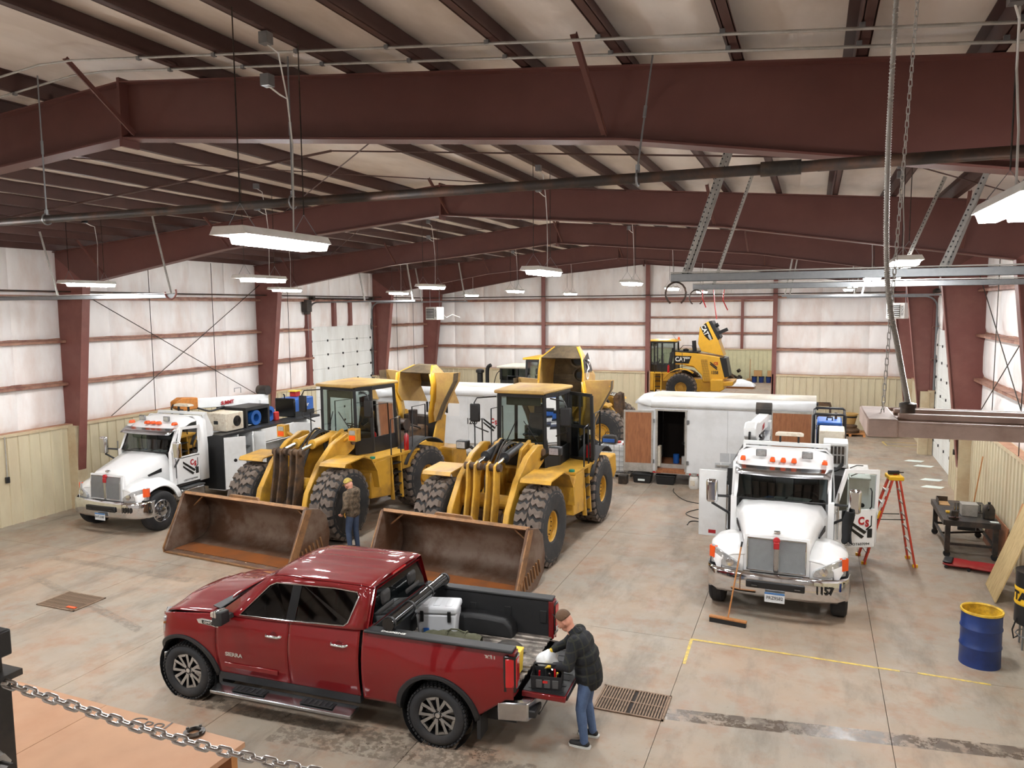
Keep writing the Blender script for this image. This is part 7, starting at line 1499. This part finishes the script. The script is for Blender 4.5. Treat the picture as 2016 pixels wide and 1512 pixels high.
# ---- man in plaid shirt at the tailgate
hc, hh, hf, hu, hs_ = headcaps((.20, 0, 1.47), (.30, .0, 1.60), (.80, 0, -.60))
Ls, Rs, Le, Re, Lh, Rh = (.12, .19, 1.41), (.15, -.19, 1.41), (.16, .31, 1.14), (.33, -.24, 1.20), (.41, .18, 1.05), (.50, -.10, 1.13)
C_ = legs((.05, .12, .50), (.03, -.13, .50), (.0, .13, .085), (-.04, -.16, .085), ((-.02, .095, .93), (-.02, -.095, .93)), 'jeans', 'shoe_black')
C_ += [((-.02, -.07, .95), (-.02, .07, .95), .15, .15, 'plaid'), ((-.01, -.05, 1.05), (-.01, .05, 1.05), .165, .165, 'plaid'), ((-.03, 0, .90), (-.02, 0, 1.0), .185, .185, 'plaid'), ((.02, -.06, 1.18), (.02, .06, 1.18), .168, .168, 'plaid'), ((.08, -.09, 1.32), (.08, .09, 1.32), .152, .152, 'plaid'), ((.12, -.12, 1.40), (.12, .12, 1.40), .09, .09, 'plaid'), ((.12, 0, 1.40), (.19, 0, 1.48), .09, .07, 'plaid')]
for sh_, el, hd in ((Ls, Le, Lh), (Rs, Re, Rh)):
    sh_, el, hd = Vector(sh_), Vector(el), Vector(hd); C_ += [(sh_, el, .090, .072, 'plaid'), (el, el.lerp(hd, .85), .068, .052, 'plaid'), (el.lerp(hd, .8), hd, .036, .034, 'glove')]
C_ += hand(Lh, (.75, -.45, -.35), (0, 0, 1), 'glove', -1, .7)+hand(Rh, (.80, .25, -.55), (0, 0, 1), 'glove', 1, .5)+hc
M1 = person('man in dark plaid shirt, jeans and yellow gloves leaning over the tailgate', (-2.60, 9.22, 0), 181, C_, None, .008)
hair_cap(M1, hh, hf, hu, hs_, 'hair_brown')
for s in (1, -1): MB().ell(tuple(hh+hf*.088+hs_*s*.032-hu*.004), (.010, .010, .008), 8, 6).build('eye', 'sole', M1)
MB().tube([(.15+.07*cos(a), .075*sin(a), 1.475-.02*cos(a)) for a in rng(0, 5.9, 14)], .018, 6, True).build('collar', 'plaid', M1, smooth=60)
for an in ((.0, .13), (-.04, -.16)): MB().loft([[(an[0]+x, an[1]+y, z) for x, y in ((-.085, -.03), (-.05, -.048), (.1, -.05), (.19, -.035), (.21, 0), (.19, .035), (.1, .05), (-.05, .048), (-.085, .03))] for z in (.002, .026)]).build('shoe_sole', 'sole', M1)
# ---- man in camouflage hoodie beside the loader tyre
hc, hh, hf, hu, hs_ = headcaps((.05, 0, 1.44), (.10, .0, 1.57), (.86, 0, -.5))
C_ = legs((.03, .12, .48), (.02, -.12, .48), (-.01, .12, .085), (-.02, -.13, .085), ((-.01, .09, .90), (-.01, -.09, .90)), 'jeans_dark', 'shoe_black')
C_ += [((-.01, -.07, .92), (-.01, .07, .92), .13, .13, 'camo'), ((-.0, -.06, 1.06), (-.0, .06, 1.06), .145, .145, 'camo'), ((.01, -.08, 1.2), (.01, .08, 1.2), .15, .15, 'camo'), ((.0, -.11, 1.33), (.0, .11, 1.33), .125, .125, 'camo'), ((.0, -.10, 1.40), (.0, .10, 1.40), .085, .085, 'camo'), ((-.06, -.07, 1.41), (-.06, .07, 1.41), .075, .075, 'camo'), ((.0, 0, 1.38), (.04, 0, 1.45), .09, .07, 'camo')]
for sh_, el, hd, m_ in (((.0, .20, 1.38), (-.05, .29, 1.10), (.10, .25, .93), 'skin'), ((.02, -.20, 1.38), (.24, -.28, 1.42), (.22, -.12, 1.62), 'glove_dark')):
    sh_, el, hd = Vector(sh_), Vector(el), Vector(hd); C_ += [(sh_, el, .082, .064, 'camo'), (el, el.lerp(hd, .85), .062, .050, 'camo'), (el.lerp(hd, .8), hd, .036, .034, m_)]
C_ += hand((.10, .25, .93), (.5, -.2, -.8), (-.5, .6, -.3), 'skin', 1, .5)+hand((.22, -.12, 1.62), (-.6, .5, .5), (.3, 0, 1), 'glove_dark', 1, .5)+hc
C_ += [(hh+hf*.05-hu*.095, hh+hf*.04-hu*.06, .044, .058, 'beard')]
M2 = person('man in camouflage hoodie and yellow camo cap standing by the loader tyre', (-9.93, 15.05, 0), 172, C_, None, .009)
hair_cap(M2, hh, hf, hu, hs_, 'cap_camo', 1.12)
MB().grid(lambda u, t: hh+hf*(.085+.085*u*cos(t))+hs_*(.082*sin(t)*(1-.15*u))+hu*(.05-.02*u), rng(0, 1, 5), rng(-1.3, 1.3, 10)).build('cap_brim', 'cap_camo', M2, smooth=60, solid=.006)
